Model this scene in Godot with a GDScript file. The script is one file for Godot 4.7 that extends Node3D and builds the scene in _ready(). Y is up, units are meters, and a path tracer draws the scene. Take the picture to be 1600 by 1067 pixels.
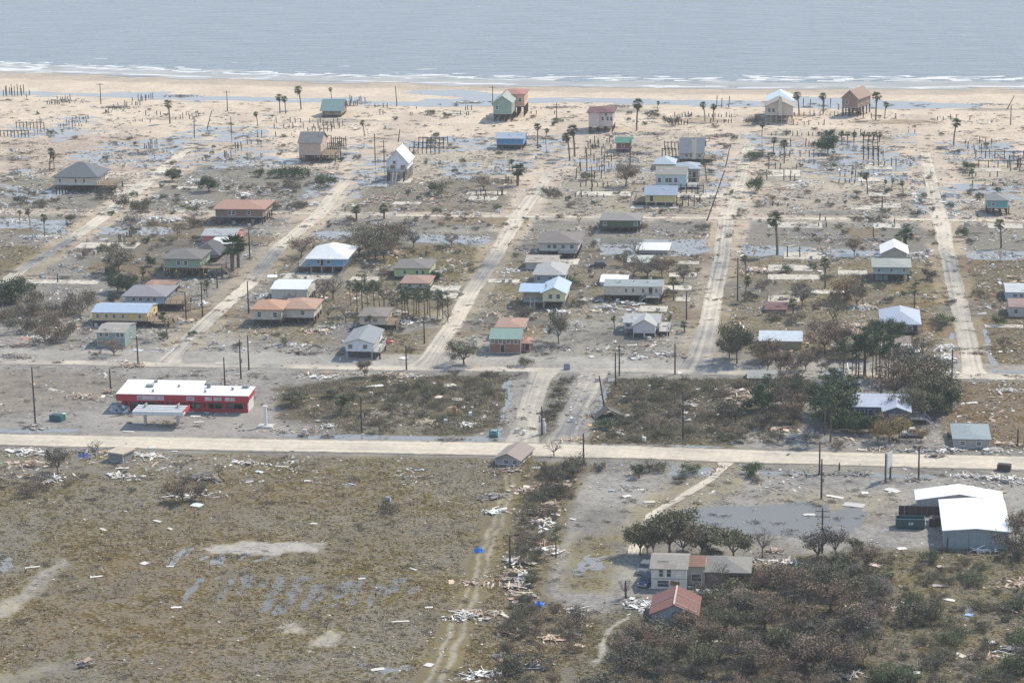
extends Node3D

# ---------------------------------------------------------------- camera geometry
const EYE := Vector3(0, 150, 0)
const FOCAL := 3960.0            # focal length in pixels of the 1600 x 1067 photograph
var look := Basis.from_euler(Vector3(deg_to_rad(-14.232), deg_to_rad(7.299), deg_to_rad(-0.966)))
var rng := RandomNumberGenerator.new()
var names := {}
var mats := {}
var shapes := {}
var marks := []                  # landmarks that labels refer to
var waiting := []                # things whose label is written at the end

func gp(px: float, py: float, y := 0.0) -> Vector3:      # where a sight line meets the height y
	var d := look * Vector3((px - 800.0) / FOCAL, -(py - 533.5) / FOCAL, -1.0)
	return EYE + d * ((y - EYE.y) / d.y)

func scale_at(p: Vector3) -> float:                       # pixels per metre at a place
	return FOCAL / -(look.inverse() * (p - EYE)).z

func rnd(a: float, b: float) -> float:
	return rng.randf_range(a, b)

# ---------------------------------------------------------------- mesh building
class MB:
	var v := PackedVector3Array()
	var n := PackedVector3Array()
	var c := PackedColorArray()
	var uv := PackedVector2Array()
	var col := Color.WHITE
	var f := Transform3D()
	func tri(a: Vector3, b: Vector3, d: Vector3, nn := Vector3.ZERO):      # counter-clockwise seen from outside
		a = f * a; b = f * b; d = f * d
		if nn == Vector3.ZERO:
			nn = (b - a).cross(d - a).normalized()
		v.append(a); v.append(d); v.append(b)
		for i in 3:
			n.append(nn); c.append(col)
	func quad(a, b, d, e):
		tri(a, b, d); tri(a, d, e)
	func box(at: Vector3, s: Vector3, turn := Basis()):
		var p := []
		for i in 8:
			p.append(at + turn * Vector3((s.x if i & 1 else -s.x) * 0.5, (s.y if i & 2 else -s.y) * 0.5, (s.z if i & 4 else -s.z) * 0.5))
		quad(p[4], p[5], p[7], p[6]); quad(p[1], p[0], p[2], p[3])
		quad(p[5], p[1], p[3], p[7]); quad(p[0], p[4], p[6], p[2])
		quad(p[6], p[7], p[3], p[2]); quad(p[0], p[1], p[5], p[4])
	func tube(a: Vector3, b: Vector3, r0: float, r1: float, sides := 5, cap := false):
		var d := (b - a).normalized()
		var x := d.cross(Vector3.UP if absf(d.y) < 0.95 else Vector3.RIGHT).normalized()
		var z := d.cross(x)
		for i in sides:
			var t0 := TAU * i / sides
			var t1 := TAU * (i + 1) / sides
			var u0 := x * cos(t0) + z * sin(t0)
			var u1 := x * cos(t1) + z * sin(t1)
			if r1 > 0.002:
				quad(a + u1 * r0, a + u0 * r0, b + u0 * r1, b + u1 * r1)
			else:
				tri(a + u1 * r0, a + u0 * r0, b)
			if cap:
				tri(b, b + u1 * r1, b + u0 * r1)
	func mesh() -> ArrayMesh:
		var arr := []
		arr.resize(Mesh.ARRAY_MAX)
		arr[Mesh.ARRAY_VERTEX] = v
		arr[Mesh.ARRAY_NORMAL] = n
		arr[Mesh.ARRAY_COLOR] = c
		if uv.size() == v.size():
			arr[Mesh.ARRAY_TEX_UV] = uv
		var m := ArrayMesh.new()
		if v.size():
			m.add_surface_from_arrays(Mesh.PRIMITIVE_TRIANGLES, arr)
		return m

func L(r: float, g: float, b: float) -> Color:            # a real-world (linear) base colour
	return Color(r, g, b)

func jig(c: Color, a := 0.12) -> Color:
	var k := 1.0 + rnd(-a, a)
	return Color(c.r * k * (1.0 + rnd(-a, a) * 0.25), c.g * k, c.b * k * (1.0 + rnd(-a, a) * 0.25))

# ---------------------------------------------------------------- nodes
func numbered(called: String) -> String:
	var k: int = names.get(called, 0)
	names[called] = k + 1
	return called if k == 0 else "%s_%03d" % [called, k]

func part(called: String, mesh: Mesh, m: Material, parent: Node) -> MeshInstance3D:
	var o := MeshInstance3D.new()
	o.name = called
	o.mesh = mesh
	o.material_override = m
	parent.add_child(o, true)
	return o

func tag(o: Node3D, label: String, category: String, group := "", kind := ""):
	if label: o.set_meta("label", label)
	if category: o.set_meta("category", category)
	if group: o.set_meta("group", group)
	if kind: o.set_meta("kind", kind)

func base(called: String, at: Vector3, turn := 0.0) -> Node3D:
	var o := Node3D.new()
	o.name = numbered(called)
	o.position = at
	o.rotation.y = turn
	add_child(o)
	return o

func single(called: String, mesh: Mesh, m: Material, at := Vector3.ZERO, turn := 0.0) -> MeshInstance3D:
	var o := MeshInstance3D.new()
	o.name = numbered(called)
	o.mesh = mesh
	o.material_override = m
	o.position = at
	o.rotation.y = turn
	add_child(o)
	return o

func setting(called: String, mesh: Mesh, m: Material, label: String) -> MeshInstance3D:
	var o := single(called, mesh, m)
	tag(o, label, "", "", "structure")
	return o

# labels that say where a thing stands: nearest landmark, side of it, and rank there
func later(o: Variant, how: String, category: String, group := ""):
	waiting.append([o, how, category, group])

func mark(called: String, p: Vector3, half := 5.0):
	marks.append([called, p, half])

func ordinal(i: int) -> String:
	var low := ["", "second ", "third ", "fourth ", "fifth ", "sixth ", "seventh ", "eighth ", "ninth ", "tenth ", "eleventh ", "twelfth ", "thirteenth ", "fourteenth ", "fifteenth ", "sixteenth ", "seventeenth ", "eighteenth ", "nineteenth ", "twentieth "]
	if i < 20:
		return low[i]
	var tens: String = {2: "twenty", 3: "thirty", 4: "forty", 5: "fifty", 6: "sixty", 7: "seventy"}[(i + 1) / 10]
	if (i + 1) % 10 == 0:
		return tens.trim_suffix("y") + "ieth "
	return tens + "-" + ["", "first ", "second ", "third ", "fourth ", "fifth ", "sixth ", "seventh ", "eighth ", "ninth "][(i + 1) % 10]

func write_labels():
	var sets := {}
	for w in waiting:
		var p: Vector3 = w[0][0].position if w[0] is Array else w[0].position
		var best = null
		var bd := 1e9
		for m in marks:
			var d: float = Vector2(p.x - m[1].x, (p.z - m[1].z) * 0.8).length() - m[2] * 0.6
			if d < bd:
				bd = d; best = m
		var dx: float = p.x - best[1].x
		var dz: float = p.z - best[1].z
		var side := ""
		if absf(dx) > absf(dz):
			side = "right of" if dx > 0 else "left of"
		else:
			side = "in front of" if dz > 0 else "behind"
		var key: String = w[1] + "|" + side + "|" + best[0]
		if not sets.has(key): sets[key] = []
		sets[key].append([Vector2(dx, dz).length(), w, side, best[0]])
	for key in sets:
		var l: Array = sets[key]
		l.sort_custom(func(a, b): return a[0] < b[0])
		for i in l.size():
			var w = l[i][1]
			var t: String = "%s %s %s" % [w[1], l[i][2], l[i][3]]
			if l.size() > 1:
				t = "%s, %snearest %s %s" % [w[1], ordinal(i), l[i][2], l[i][3]]
			for o in (w[0] if w[0] is Array else [w[0]]):
				tag(o, t, w[2], w[3])

# ---------------------------------------------------------------- materials
func noise_image(size: int, freq: float, octaves: int, sd: int, kind := FastNoiseLite.TYPE_SIMPLEX_SMOOTH) -> Image:
	var f := FastNoiseLite.new()
	f.seed = sd
	f.noise_type = kind
	f.frequency = freq
	f.fractal_octaves = octaves
	return f.get_seamless_image(size, size)

func grain(lo: float, hi: float, freq: float, sd: int) -> ImageTexture:    # grey wear that multiplies a colour
	var im := noise_image(256, freq, 4, sd)
	im.convert(Image.FORMAT_RGB8)
	var d := im.get_data()
	for i in range(0, d.size(), 3):
		var k := lerpf(lo, hi, d[i] / 255.0)
		d[i] = int(255.0 * k); d[i + 1] = int(253.0 * k); d[i + 2] = int(249.0 * k)
	return ImageTexture.create_from_image(Image.create_from_data(256, 256, false, Image.FORMAT_RGB8, d))

func make_material(key: String, rough: float, tex: Texture2D, size: float, world := true) -> StandardMaterial3D:
	var m := StandardMaterial3D.new()
	m.resource_name = key
	m.vertex_color_use_as_albedo = true
	m.roughness = rough
	if tex:
		m.albedo_texture = tex
		m.uv1_triplanar = true
		m.uv1_world_triplanar = world
		m.uv1_scale = Vector3.ONE / size
	mats[key] = m
	return m

func make_materials():
	var g1 := grain(0.87, 1.0, 0.02, 3)
	var g2 := grain(0.55, 1.0, 0.03, 7)
	make_material("paint", 0.75, g1, 7.0)
	make_material("roof", 0.85, g1, 5.0)
	make_material("metal", 0.42, grain(0.9, 1.0, 0.02, 13), 9.0)
	make_material("wood", 0.9, g2, 3.0)
	make_material("concrete", 0.9, grain(0.76, 1.0, 0.03, 17), 9.0)
	make_material("road", 0.95, g1, 11.0)
	make_material("debris", 0.85, null, 1.0)
	var leaf := make_material("leaf", 0.7, null, 1.0)
	leaf.backlight_enabled = true
	leaf.backlight = Color(0.35, 0.38, 0.2)
	make_material("twig", 0.95, null, 1.0)
	make_material("grass", 0.95, null, 1.0)
	var glass := make_material("glass", 0.08, null, 1.0)
	glass.metallic_specular = 0.6
	make_material("foam", 0.9, null, 1.0)
	var rip := noise_image(512, 0.012, 4, 21).duplicate()
	rip.bump_map_to_normal_map(6.0)
	var ripple := ImageTexture.create_from_image(rip)
	var water := StandardMaterial3D.new()
	water.albedo_color = L(0.20, 0.195, 0.175).linear_to_srgb()
	water.roughness = 0.07
	water.normal_enabled = true
	water.normal_texture = ripple
	water.normal_scale = 0.05
	water.uv1_triplanar = true
	water.uv1_world_triplanar = true
	water.uv1_scale = Vector3.ONE / 12.0
	mats["water"] = water
	var sea := water.duplicate()
	sea.albedo_color = L(0.165, 0.195, 0.205).linear_to_srgb()
	sea.roughness = 0.26
	sea.normal_scale = 0.5
	sea.albedo_texture = grain(0.88, 1.0, 0.012, 23)
	sea.uv1_scale = Vector3(1.0 / 150.0, 1.0 / 40.0, 1.0 / 46.0)
	var furrow := water.duplicate()
	furrow.albedo_color = L(0.15, 0.145, 0.13).linear_to_srgb()
	furrow.roughness = 0.34
	mats["furrow"] = furrow
	mats["sea"] = sea
	var shallows := sea.duplicate()
	shallows.albedo_color = L(0.36, 0.36, 0.33).linear_to_srgb()
	shallows.roughness = 0.4
	mats["shallows"] = shallows

func _ready():
	rng.seed = 20080917
	# ---- camera
	var cam := Camera3D.new()
	cam.name = "camera"
	cam.fov = rad_to_deg(2.0 * atan(533.5 / FOCAL))
	cam.near = 1.0
	cam.far = 20000.0
	cam.transform = Transform3D(look, EYE)
	add_child(cam)
	cam.current = true
	# ---- sky, air and sun
	var env := Environment.new()
	env.background_mode = Environment.BG_SKY
	var sky := ProceduralSkyMaterial.new()
	sky.sky_top_color = Color(0.50, 0.60, 0.74)
	sky.sky_horizon_color = Color(0.84, 0.88, 0.92)
	sky.sky_curve = 0.16
	sky.ground_bottom_color = Color(0.42, 0.40, 0.36)
	sky.ground_horizon_color = Color(0.78, 0.83, 0.88)
	sky.sky_energy_multiplier = 1.15
	sky.ground_energy_multiplier = 1.3
	sky.sun_angle_max = 25.0
	var s := Sky.new()
	s.sky_material = sky
	env.sky = s
	env.tonemap_mode = Environment.TONE_MAPPER_LINEAR
	env.tonemap_exposure = 1.28
	env.fog_enabled = true
	env.fog_density = 0.000115
	env.fog_light_color = Color(0.92, 0.94, 0.96)
	env.sdfgi_enabled = true
	env.ssao_enabled = true
	env.ssil_enabled = true
	var we := WorldEnvironment.new()
	we.name = "world_environment"
	we.environment = env
	add_child(we)
	var sun := DirectionalLight3D.new()
	sun.name = "sun"
	sun.light_energy = 1.35
	sun.light_color = Color(1.0, 0.955, 0.88)
	sun.light_angular_distance = 0.5
	sun.shadow_enabled = true
	var to_sun := Vector3(0.50, 0.76, -0.48).normalized()
	sun.transform = Transform3D(Basis.looking_at(-to_sun, Vector3.UP), Vector3(0, 300, 0))
	add_child(sun)
	# ---- the place
	make_materials()
	build_ground()
	build_sea()
	build_water()
	build_roads()
	build_houses()
	build_vehicles()
	build_poles()
	build_plants()
	build_pilings()
	build_wreckage()
	build_turf()
	build_scrub()
	build_litter()
	write_labels()

# ---------------------------------------------------------------- the ground: one sheet whose colours are soil, sand, turf and silt
const SAND := Color(0.525, 0.435, 0.335)
const WETSAND := Color(0.32, 0.262, 0.205)
const SILT := Color(0.215, 0.200, 0.178)
const PALE := Color(0.32, 0.30, 0.265)
const TAN := Color(0.195, 0.152, 0.082)
const OLIVE := Color(0.152, 0.127, 0.068)
const BROWN := Color(0.18, 0.13, 0.08)
const MARSH := Color(0.105, 0.093, 0.066)
const REG := [Rect2(-255, -740, 315, 384), Rect2(-375, -1066, 475, 326)]     # the two textured stretches (x, z)
const LOW := 1024
const FINE := 2048
var maps := []               # low maps while painting
var ground_image := []       # finished pictures, read again when turf is scattered

func world_points(s: Array) -> PackedVector2Array:
	var out := PackedVector2Array()
	for i in range(0, s.size(), 2):
		var p := gp(s[i], s[i + 1])
		out.append(Vector2(p.x, p.z))
	return out

func stroke_points(s: Array) -> PackedVector2Array:      # x, y, half width in metres
	var a := PackedVector2Array()
	var b := PackedVector2Array()
	var pts := []
	for i in range(0, s.size(), 3):
		var p := gp(s[i], s[i + 1])
		pts.append(Vector3(p.x, p.z, s[i + 2]))
	for i in pts.size():
		var d := Vector2(pts[mini(i + 1, pts.size() - 1)].x - pts[maxi(i - 1, 0)].x, pts[mini(i + 1, pts.size() - 1)].y - pts[maxi(i - 1, 0)].y).normalized()
		var q: Vector2 = Vector2(-d.y, d.x) * pts[i].z
		a.append(Vector2(pts[i].x, pts[i].y) + q)
		b.append(Vector2(pts[i].x, pts[i].y) - q)
	b.reverse()
	a.append_array(b)
	return a

func paint(poly: PackedVector2Array, col: Color, turf: float, soft: float, strength := 1.0):
	# alpha of the low map holds how much turf grows there
	for k in 2:
		var r: Rect2 = REG[k]
		var s := Vector2(LOW / r.size.x, LOW / r.size.y)
		var pp := PackedVector2Array()
		var lo := Vector2(1e9, 1e9)
		var hi := Vector2(-1e9, -1e9)
		for p in poly:
			var q := (p - r.position) * s
			pp.append(q)
			lo = lo.min(q); hi = hi.max(q)
		var pad := 2.5 * soft * s.x + 4.0
		var x0 := int(maxf(lo.x - pad, 0)); var y0 := int(maxf(lo.y - pad, 0))
		var x1 := int(minf(hi.x + pad, LOW)); var y1 := int(minf(hi.y + pad, LOW))
		if x1 - x0 < 2 or y1 - y0 < 2:
			continue
		var c := col.linear_to_srgb()
		var t := Image.create_empty(x1 - x0, y1 - y0, false, Image.FORMAT_RGBA8)
		t.fill(Color(c.r, c.g, c.b, 0.0))
		var tt := Image.create_empty(x1 - x0, y1 - y0, false, Image.FORMAT_RGBA8)
		tt.fill(Color(turf, turf, turf, 0.0))
		for y in range(y0, y1):
			var xs := []
			for i in pp.size():
				var a := pp[i]
				var b := pp[(i + 1) % pp.size()]
				if (a.y <= y) != (b.y <= y):
					xs.append(a.x + (b.x - a.x) * (y - a.y) / (b.y - a.y))
			xs.sort()
			for i in range(0, xs.size() - 1, 2):
				var u0 := clampi(int(xs[i]) - x0, 0, x1 - x0)
				var u1 := clampi(int(xs[i + 1]) - x0, 0, x1 - x0)
				if u1 > u0:
					t.fill_rect(Rect2i(u0, y - y0, u1 - u0, 1), Color(c.r, c.g, c.b, strength))
					tt.fill_rect(Rect2i(u0, y - y0, u1 - u0, 1), Color(turf, turf, turf, strength))
		var f := soft * s.x
		if f > 1.0:
			var w := t.get_width(); var h := t.get_height()
			for im in [t, tt]:
				im.resize(maxi(2, int(w / f)), maxi(2, int(h / f)), Image.INTERPOLATE_TRILINEAR if false else Image.INTERPOLATE_BILINEAR)
				im.resize(w, h, Image.INTERPOLATE_CUBIC)
		maps[k][0].blend_rect(t, Rect2i(0, 0, t.get_width(), t.get_height()), Vector2i(x0, y0))
		maps[k][1].blend_rect(tt, Rect2i(0, 0, t.get_width(), t.get_height()), Vector2i(x0, y0))

func area(s: Array, col: Color, turf: float, soft := 6.0, strength := 1.0):
	paint(world_points(s), col, turf, soft, strength)

func trail(s: Array, col: Color, turf := 0.0, soft := 1.0, strength := 1.0):
	paint(stroke_points(s), col, turf, soft, strength)

func grid_noise(k: int, sx: float, sz: float, octaves: int, sd: int) -> PackedByteArray:
	# noise over region k, with features about sx by sz metres
	var r: Rect2 = REG[k]
	var f := FastNoiseLite.new()
	f.seed = sd + k * 50
	f.noise_type = FastNoiseLite.TYPE_SIMPLEX_SMOOTH
	f.fractal_octaves = octaves
	f.frequency = 1.0
	var nx := FINE
	var ny := FINE
	# the picture is made at the grid on which both axes share one frequency, then resized
	var px := r.size.x / sx
	var pz := r.size.y / sz
	var m := maxf(px, pz)
	f.frequency = m / FINE
	nx = maxi(8, int(FINE * px / m)); ny = maxi(8, int(FINE * pz / m))
	var im := f.get_image(nx, ny)
	if nx != FINE or ny != FINE:
		im.resize(FINE, FINE, Image.INTERPOLATE_BILINEAR)
	return im.get_data()

func build_ground():
	for k in 2:
		var a := Image.create_empty(LOW, LOW, false, Image.FORMAT_RGBA8)
		a.fill(Color(SILT.r, SILT.g, SILT.b).linear_to_srgb())
		var b := Image.create_empty(LOW, LOW, false, Image.FORMAT_RGBA8)
		b.fill(Color(0.25, 0.25, 0.25))
		maps.append([a, b])
	paint_ground()
	var mesh := ArrayMesh.new()
	for k in 2:
		var low: Image = maps[k][0]
		var turf: Image = maps[k][1]
		low.resize(FINE, FINE, Image.INTERPOLATE_BILINEAR)
		turf.resize(FINE, FINE, Image.INTERPOLATE_BILINEAR)
		low.convert(Image.FORMAT_RGB8)
		turf.convert(Image.FORMAT_L8)
		var src := low.get_data()
		var tsrc := turf.get_data()
		var w1 := grid_noise(k, 14.0, 14.0, 4, 1)
		var w2 := grid_noise(k, 14.0, 14.0, 4, 2)
		var big := grid_noise(k, 22.0, 22.0, 4, 3)
		var mid := grid_noise(k, 4.5, 4.0, 3, 4)
		var fine := grid_noise(k, 1.1, 1.0, 2, 5)
		var jobs := []
		for part_n in 8:
			var th := Thread.new()
			th.start(shade_rows.bind(src, tsrc, w1, w2, big, mid, fine, part_n * FINE / 8, (part_n + 1) * FINE / 8))
			jobs.append(th)
		var data := PackedByteArray()
		for th in jobs:
			data.append_array(th.wait_to_finish())
		var im := Image.create_from_data(FINE, FINE, false, Image.FORMAT_RGB8, data)
		ground_image.append([im, turf])
		var m := StandardMaterial3D.new()
		m.resource_name = "soil"
		m.albedo_texture = ImageTexture.create_from_image(im)
		m.roughness = 0.95
		m.metallic_specular = 0.25
		m.texture_repeat = false
		var r: Rect2 = REG[k]
		var arr := []
		arr.resize(Mesh.ARRAY_MAX)
		arr[Mesh.ARRAY_VERTEX] = PackedVector3Array([Vector3(r.position.x, 0, r.position.y), Vector3(r.end.x, 0, r.position.y), Vector3(r.end.x, 0, r.end.y), Vector3(r.position.x, 0, r.end.y)])
		arr[Mesh.ARRAY_NORMAL] = PackedVector3Array([Vector3.UP, Vector3.UP, Vector3.UP, Vector3.UP])
		arr[Mesh.ARRAY_TEX_UV] = PackedVector2Array([Vector2(0, 0), Vector2(1, 0), Vector2(1, 1), Vector2(0, 1)])
		arr[Mesh.ARRAY_INDEX] = PackedInt32Array([0, 1, 2, 0, 2, 3])
		mesh.add_surface_from_arrays(Mesh.PRIMITIVE_TRIANGLES, arr)
		mesh.surface_set_material(k, m)
	# the plain land around, in bands that meet the two stretches edge to edge
	var far := MB.new()
	var a: Rect2 = REG[0]
	var b: Rect2 = REG[1]
	var flat := func(x0, z0, x1, z1, c):
		far.col = c
		far.quad(Vector3(x0, 0, z1), Vector3(x1, 0, z1), Vector3(x1, 0, z0), Vector3(x0, 0, z0))
	flat.call(-5000.0, a.end.y, 5000.0, 3000.0, OLIVE)
	flat.call(-5000.0, a.position.y, a.position.x, a.end.y, TAN.lerp(OLIVE, 0.5))
	flat.call(a.end.x, a.position.y, 5000.0, a.end.y, TAN.lerp(SILT, 0.4))
	flat.call(-5000.0, b.position.y, b.position.x, b.end.y, SAND.lerp(SILT, 0.35))
	flat.call(b.end.x, b.position.y, 5000.0, b.end.y, SAND.lerp(SILT, 0.35))
	flat.call(-5000.0, b.position.y - 300.0, 5000.0, b.position.y, WETSAND)
	var fm := far.mesh()
	mesh.add_surface_from_arrays(Mesh.PRIMITIVE_TRIANGLES, fm.surface_get_arrays(0))
	var m := make_material("land", 0.95, grain(0.45, 1.0, 0.02, 31), 60.0)
	mesh.surface_set_material(2, m)
	var o := MeshInstance3D.new()
	o.name = numbered("ground")
	o.mesh = mesh
	add_child(o)
	tag(o, "flat storm-scoured land of silt, sand and dead turf down to the beach", "", "", "structure")

func shade_rows(src: PackedByteArray, tsrc: PackedByteArray, w1: PackedByteArray, w2: PackedByteArray, big: PackedByteArray, mid: PackedByteArray, fine: PackedByteArray, y0: int, y1: int) -> PackedByteArray:
	var out := PackedByteArray()
	out.resize((y1 - y0) * FINE * 3)
	var o := 0
	for y in range(y0, y1):
		for x in FINE:
			var i := y * FINE + x
			var sx := clampi(x + ((w1[i] - 128) * 5 >> 7), 0, FINE - 1)
			var sy := clampi(y + ((w2[i] - 128) * 6 >> 7), 0, FINE - 1)
			var j := sy * FINE + sx
			var t := tsrc[j]
			j *= 3
			var r := src[j]
			var g := src[j + 1]
			var b := src[j + 2]
			# wear of the bare soil, and clumps of turf against silt where turf grows
			var k := 252 + (((big[i] - 128) * 46 + (mid[i] - 128) * 52 + (fine[i] - 128) * 74) * mini(256, 84 + t * 3) >> 15)
			var q := ((mid[i] - 128) * 3 + (fine[i] - 128) * 5 + (big[i] - 128) * 2) * t >> 9
			if q > 8:
				var a := mini(q - 8, 96)
				r -= r * a >> 8; g -= g * a * 17 >> 12; b -= b * a * 5 >> 10
				b -= b * a >> 9
			elif q < -18:
				var a := mini((-18 - q) * 2, 130)
				r += (158 - r) * a >> 8; g += (152 - g) * a >> 8; b += (142 - b) * a >> 8
			out[o] = clampi(r * k >> 8, 0, 255)
			out[o + 1] = clampi(g * k >> 8, 0, 255)
			out[o + 2] = clampi(b * k >> 8, 0, 255)
			o += 3
	return out

func paint_ground():
	# sand of the beach, thinning inland
	area([-300, 40, 1900, 40, 1900, 330, 1480, 345, 1440, 330, 1150, 335, 1100, 330, 830, 335, 560, 335, 300, 345, -300, 400], SAND.lerp(SILT, 0.62), 0.25, 14)
	area([-300, 20, 1900, 20, 1900, 262, 1650, 262, 1300, 250, 1100, 240, 900, 215, 750, 232, 500, 262, 330, 262, 160, 275, -300, 300], SAND.lerp(WETSAND, 0.25), 0.05, 12)
	area([-300, 20, 1900, 20, 1900, 195, 1500, 200, 1200, 205, 950, 200, 700, 212, 450, 215, 200, 195, -300, 195], SAND, 0.0, 10)
	area([-300, 60, 1900, 60, 1900, 146, 1200, 148, 800, 142, 400, 134, 0, 122, -300, 114], WETSAND.lerp(SAND, 0.45), 0.0, 5)
	area([0, 215, 180, 210, 420, 225, 400, 262, 130, 270, 0, 268], SAND.lerp(WETSAND, 0.7), 0.1, 8)
	for s in [[1150, 200, 1440, 205, 1445, 300, 1165, 310], [930, 205, 1110, 205, 1100, 260, 930, 262], [560, 225, 800, 225, 830, 280, 600, 290], [1480, 220, 1600, 220, 1600, 300, 1490, 300]]:
		area(s, SAND.lerp(SILT, 0.45), 0.2, 8, 0.7)
	# silt and dead turf of the town blocks
	area([0, 270, 220, 280, 260, 250, 560, 275, 500, 332, 190, 330, 100, 380, 0, 420], SILT, 0.5, 7)
	area([560, 285, 840, 275, 805, 332, 520, 332], SILT.lerp(BROWN, 0.35), 0.5, 6)
	area([870, 285, 1130, 300, 1130, 335, 830, 335], SILT.lerp(SAND, 0.3), 0.4, 6)
	area([0, 345, 1600, 352, 1600, 400, 0, 372], SILT, 0.45, 5)
	area([-40, 385, 110, 385, 20, 432, -40, 432], OLIVE.lerp(TAN, 0.4), 0.8, 3)
	area([125, 425, 215, 352, 350, 350, 300, 420, 260, 440], BROWN.lerp(SILT, 0.3), 0.6, 4)
	area([425, 400, 480, 372, 770, 388, 735, 430, 700, 500, 560, 500, 440, 505], TAN.lerp(SILT, 0.3), 0.8, 6)
	area([620, 380, 765, 390, 730, 440, 610, 420], TAN.lerp(OLIVE, 0.5), 0.9, 5)
	area([300, 470, 440, 500, 520, 570, 300, 572], SILT.lerp(PALE, 0.3), 0.35, 5)
	area([350, 500, 480, 500, 530, 540, 360, 540], TAN.lerp(SILT, 0.45), 0.6, 5)
	area([595, 525, 690, 510, 660, 560, 590, 566], TAN.lerp(SILT, 0.25), 0.8, 3)
	area([785, 395, 1100, 388, 1080, 500, 880, 500, 760, 500], TAN.lerp(SILT, 0.45), 0.75, 5)
	area([870, 500, 1075, 500, 1070, 572, 690, 572, 720, 535], SILT.lerp(PALE, 0.35), 0.25, 4)
	area([1140, 400, 1475, 405, 1510, 560, 1190, 560, 1140, 520], TAN.lerp(SILT, 0.35), 0.8, 5)
	area([1380, 430, 1480, 425, 1500, 520, 1390, 500], TAN, 0.8, 4)
	area([1488, 400, 1700, 400, 1700, 580, 1530, 580], BROWN.lerp(OLIVE, 0.5), 0.9, 3)
	area([1500, 410, 1700, 408, 1700, 450, 1500, 450], OLIVE, 0.9, 3)
	area([1470, 596, 1700, 598, 1700, 705, 1480, 690], BROWN, 0.75, 3)
	# bare silt along the middle street and round the store
	area([-100, 500, 250, 515, 600, 562, 600, 590, 440, 600, 430, 690, -100, 690], SILT.lerp(PALE, 0.25), 0.1, 4)
	area([-100, 580, 180, 578, 200, 600, 100, 640, -100, 650], SILT.lerp(BROWN, 0.3), 0.1, 4)
	area([130, 640, 440, 640, 450, 680, 130, 682], PALE.lerp(SILT, 0.5), 0.0, 3)
	# dead marsh between the middle street and the highway
	area([428, 605, 560, 588, 800, 585, 785, 668, 720, 682, 540, 676, 440, 650], (MARSH * 0.8).lerp(TAN, 0.3), 0.45, 2)
	area([520, 650, 640, 630, 700, 660, 640, 680, 520, 672], SILT.lerp(OLIVE, 0.3), 0.8, 3)
	area([955, 592, 1270, 592, 1240, 690, 925, 692], (MARSH * 0.8).lerp(BROWN, 0.2), 0.45, 2)
	area([925, 670, 1150, 690, 1140, 702, 925, 694], OLIVE, 0.9, 2)
	area([1150, 660, 1480, 680, 1480, 702, 1150, 700], PALE.lerp(SILT, 0.7), 0.1, 2)
	area([800, 590, 955, 590, 920, 690, 785, 690], SILT.lerp(PALE, 0.3), 0.05, 2)
	area([858, 596, 890, 592, 868, 690, 846, 690], MARSH.lerp(SILT, 0.4), 0.8, 1.5)
	# the field in front of the highway
	area([-200, 712, 780, 718, 800, 740, 770, 800, 700, 1090, -200, 1120], TAN.lerp(OLIVE, 0.35), 1.0, 4)
	area([-200, 705, 400, 712, 420, 730, 60, 745, -200, 745], SILT.lerp(TAN, 0.3), 0.6, 3)
	area([400, 714, 780, 718, 770, 735, 400, 732], OLIVE.lerp(SILT, 0.3), 0.8, 2)
	for s in [[80, 900, 260, 890, 300, 960, 120, 980], [560, 860, 740, 840, 720, 900, 600, 905], [260, 960, 420, 965, 420, 1060, 300, 1070], [80, 740, 330, 735, 300, 800, 40, 830], [330, 800, 560, 790, 760, 800, 740, 850, 420, 840], [620, 720, 780, 725, 770, 800, 640, 780], [-50, 800, 60, 790, 90, 880, -50, 930], [470, 930, 690, 930, 680, 1080, 420, 1080], [60, 1000, 200, 990, 240, 1080, 40, 1080]]:
		area(s, SILT, 0.9, 9, 0.5)
	for s in [[120, 850, 360, 850, 330, 1000, 60, 1000], [380, 745, 620, 750, 560, 800, 330, 800], [150, 1000, 400, 960, 380, 1060, 180, 1060]]:
		area(s, BROWN.lerp(TAN, 0.5), 0.8, 9, 0.7)
	area([310, 855, 380, 845, 510, 850, 500, 862, 400, 867, 330, 866], PALE, 0.1, 1.5)
	trail([-10, 965, 2.6, 40, 930, 2.2, 75, 895, 1.8, 100, 875, 1.5], PALE, 0.1, 1.5, 0.8)
	trail([-20, 1068, 5, 60, 1050, 3, 120, 1035, 1], PALE.lerp(OLIVE, 0.4), 0.2, 3, 0.8)
	for s in [[445, 970, 2.0, 458, 990, 2.0], [505, 1008, 1.8, 520, 985, 1.6]]:
		trail(s, PALE, 0.1, 1.2, 0.8)
	# hedge line and the track beside it
	area([790, 712, 935, 732, 905, 790, 850, 930, 940, 960, 880, 1090, 690, 1090, 790, 800], OLIVE.lerp(BROWN, 0.4), 1.0, 3)
	trail([802, 738, 2.4, 785, 800, 2.4, 765, 850, 2.6, 738, 930, 2.8, 704, 1010, 3.0, 672, 1085, 3.2], (OLIVE * 1.1).lerp(TAN, 0.3), 0.3, 1.0)
	for dx in [-9, 9]:
		trail([800 + dx * 0.6, 742, 0.35, 784 + dx * 0.6, 800, 0.35, 764 + dx * 0.7, 850, 0.35, 737 + dx * 0.8, 930, 0.4, 704 + dx, 1010, 0.45, 670 + dx, 1088, 0.5], PALE, 0.0, 0.4, 0.65)
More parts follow.
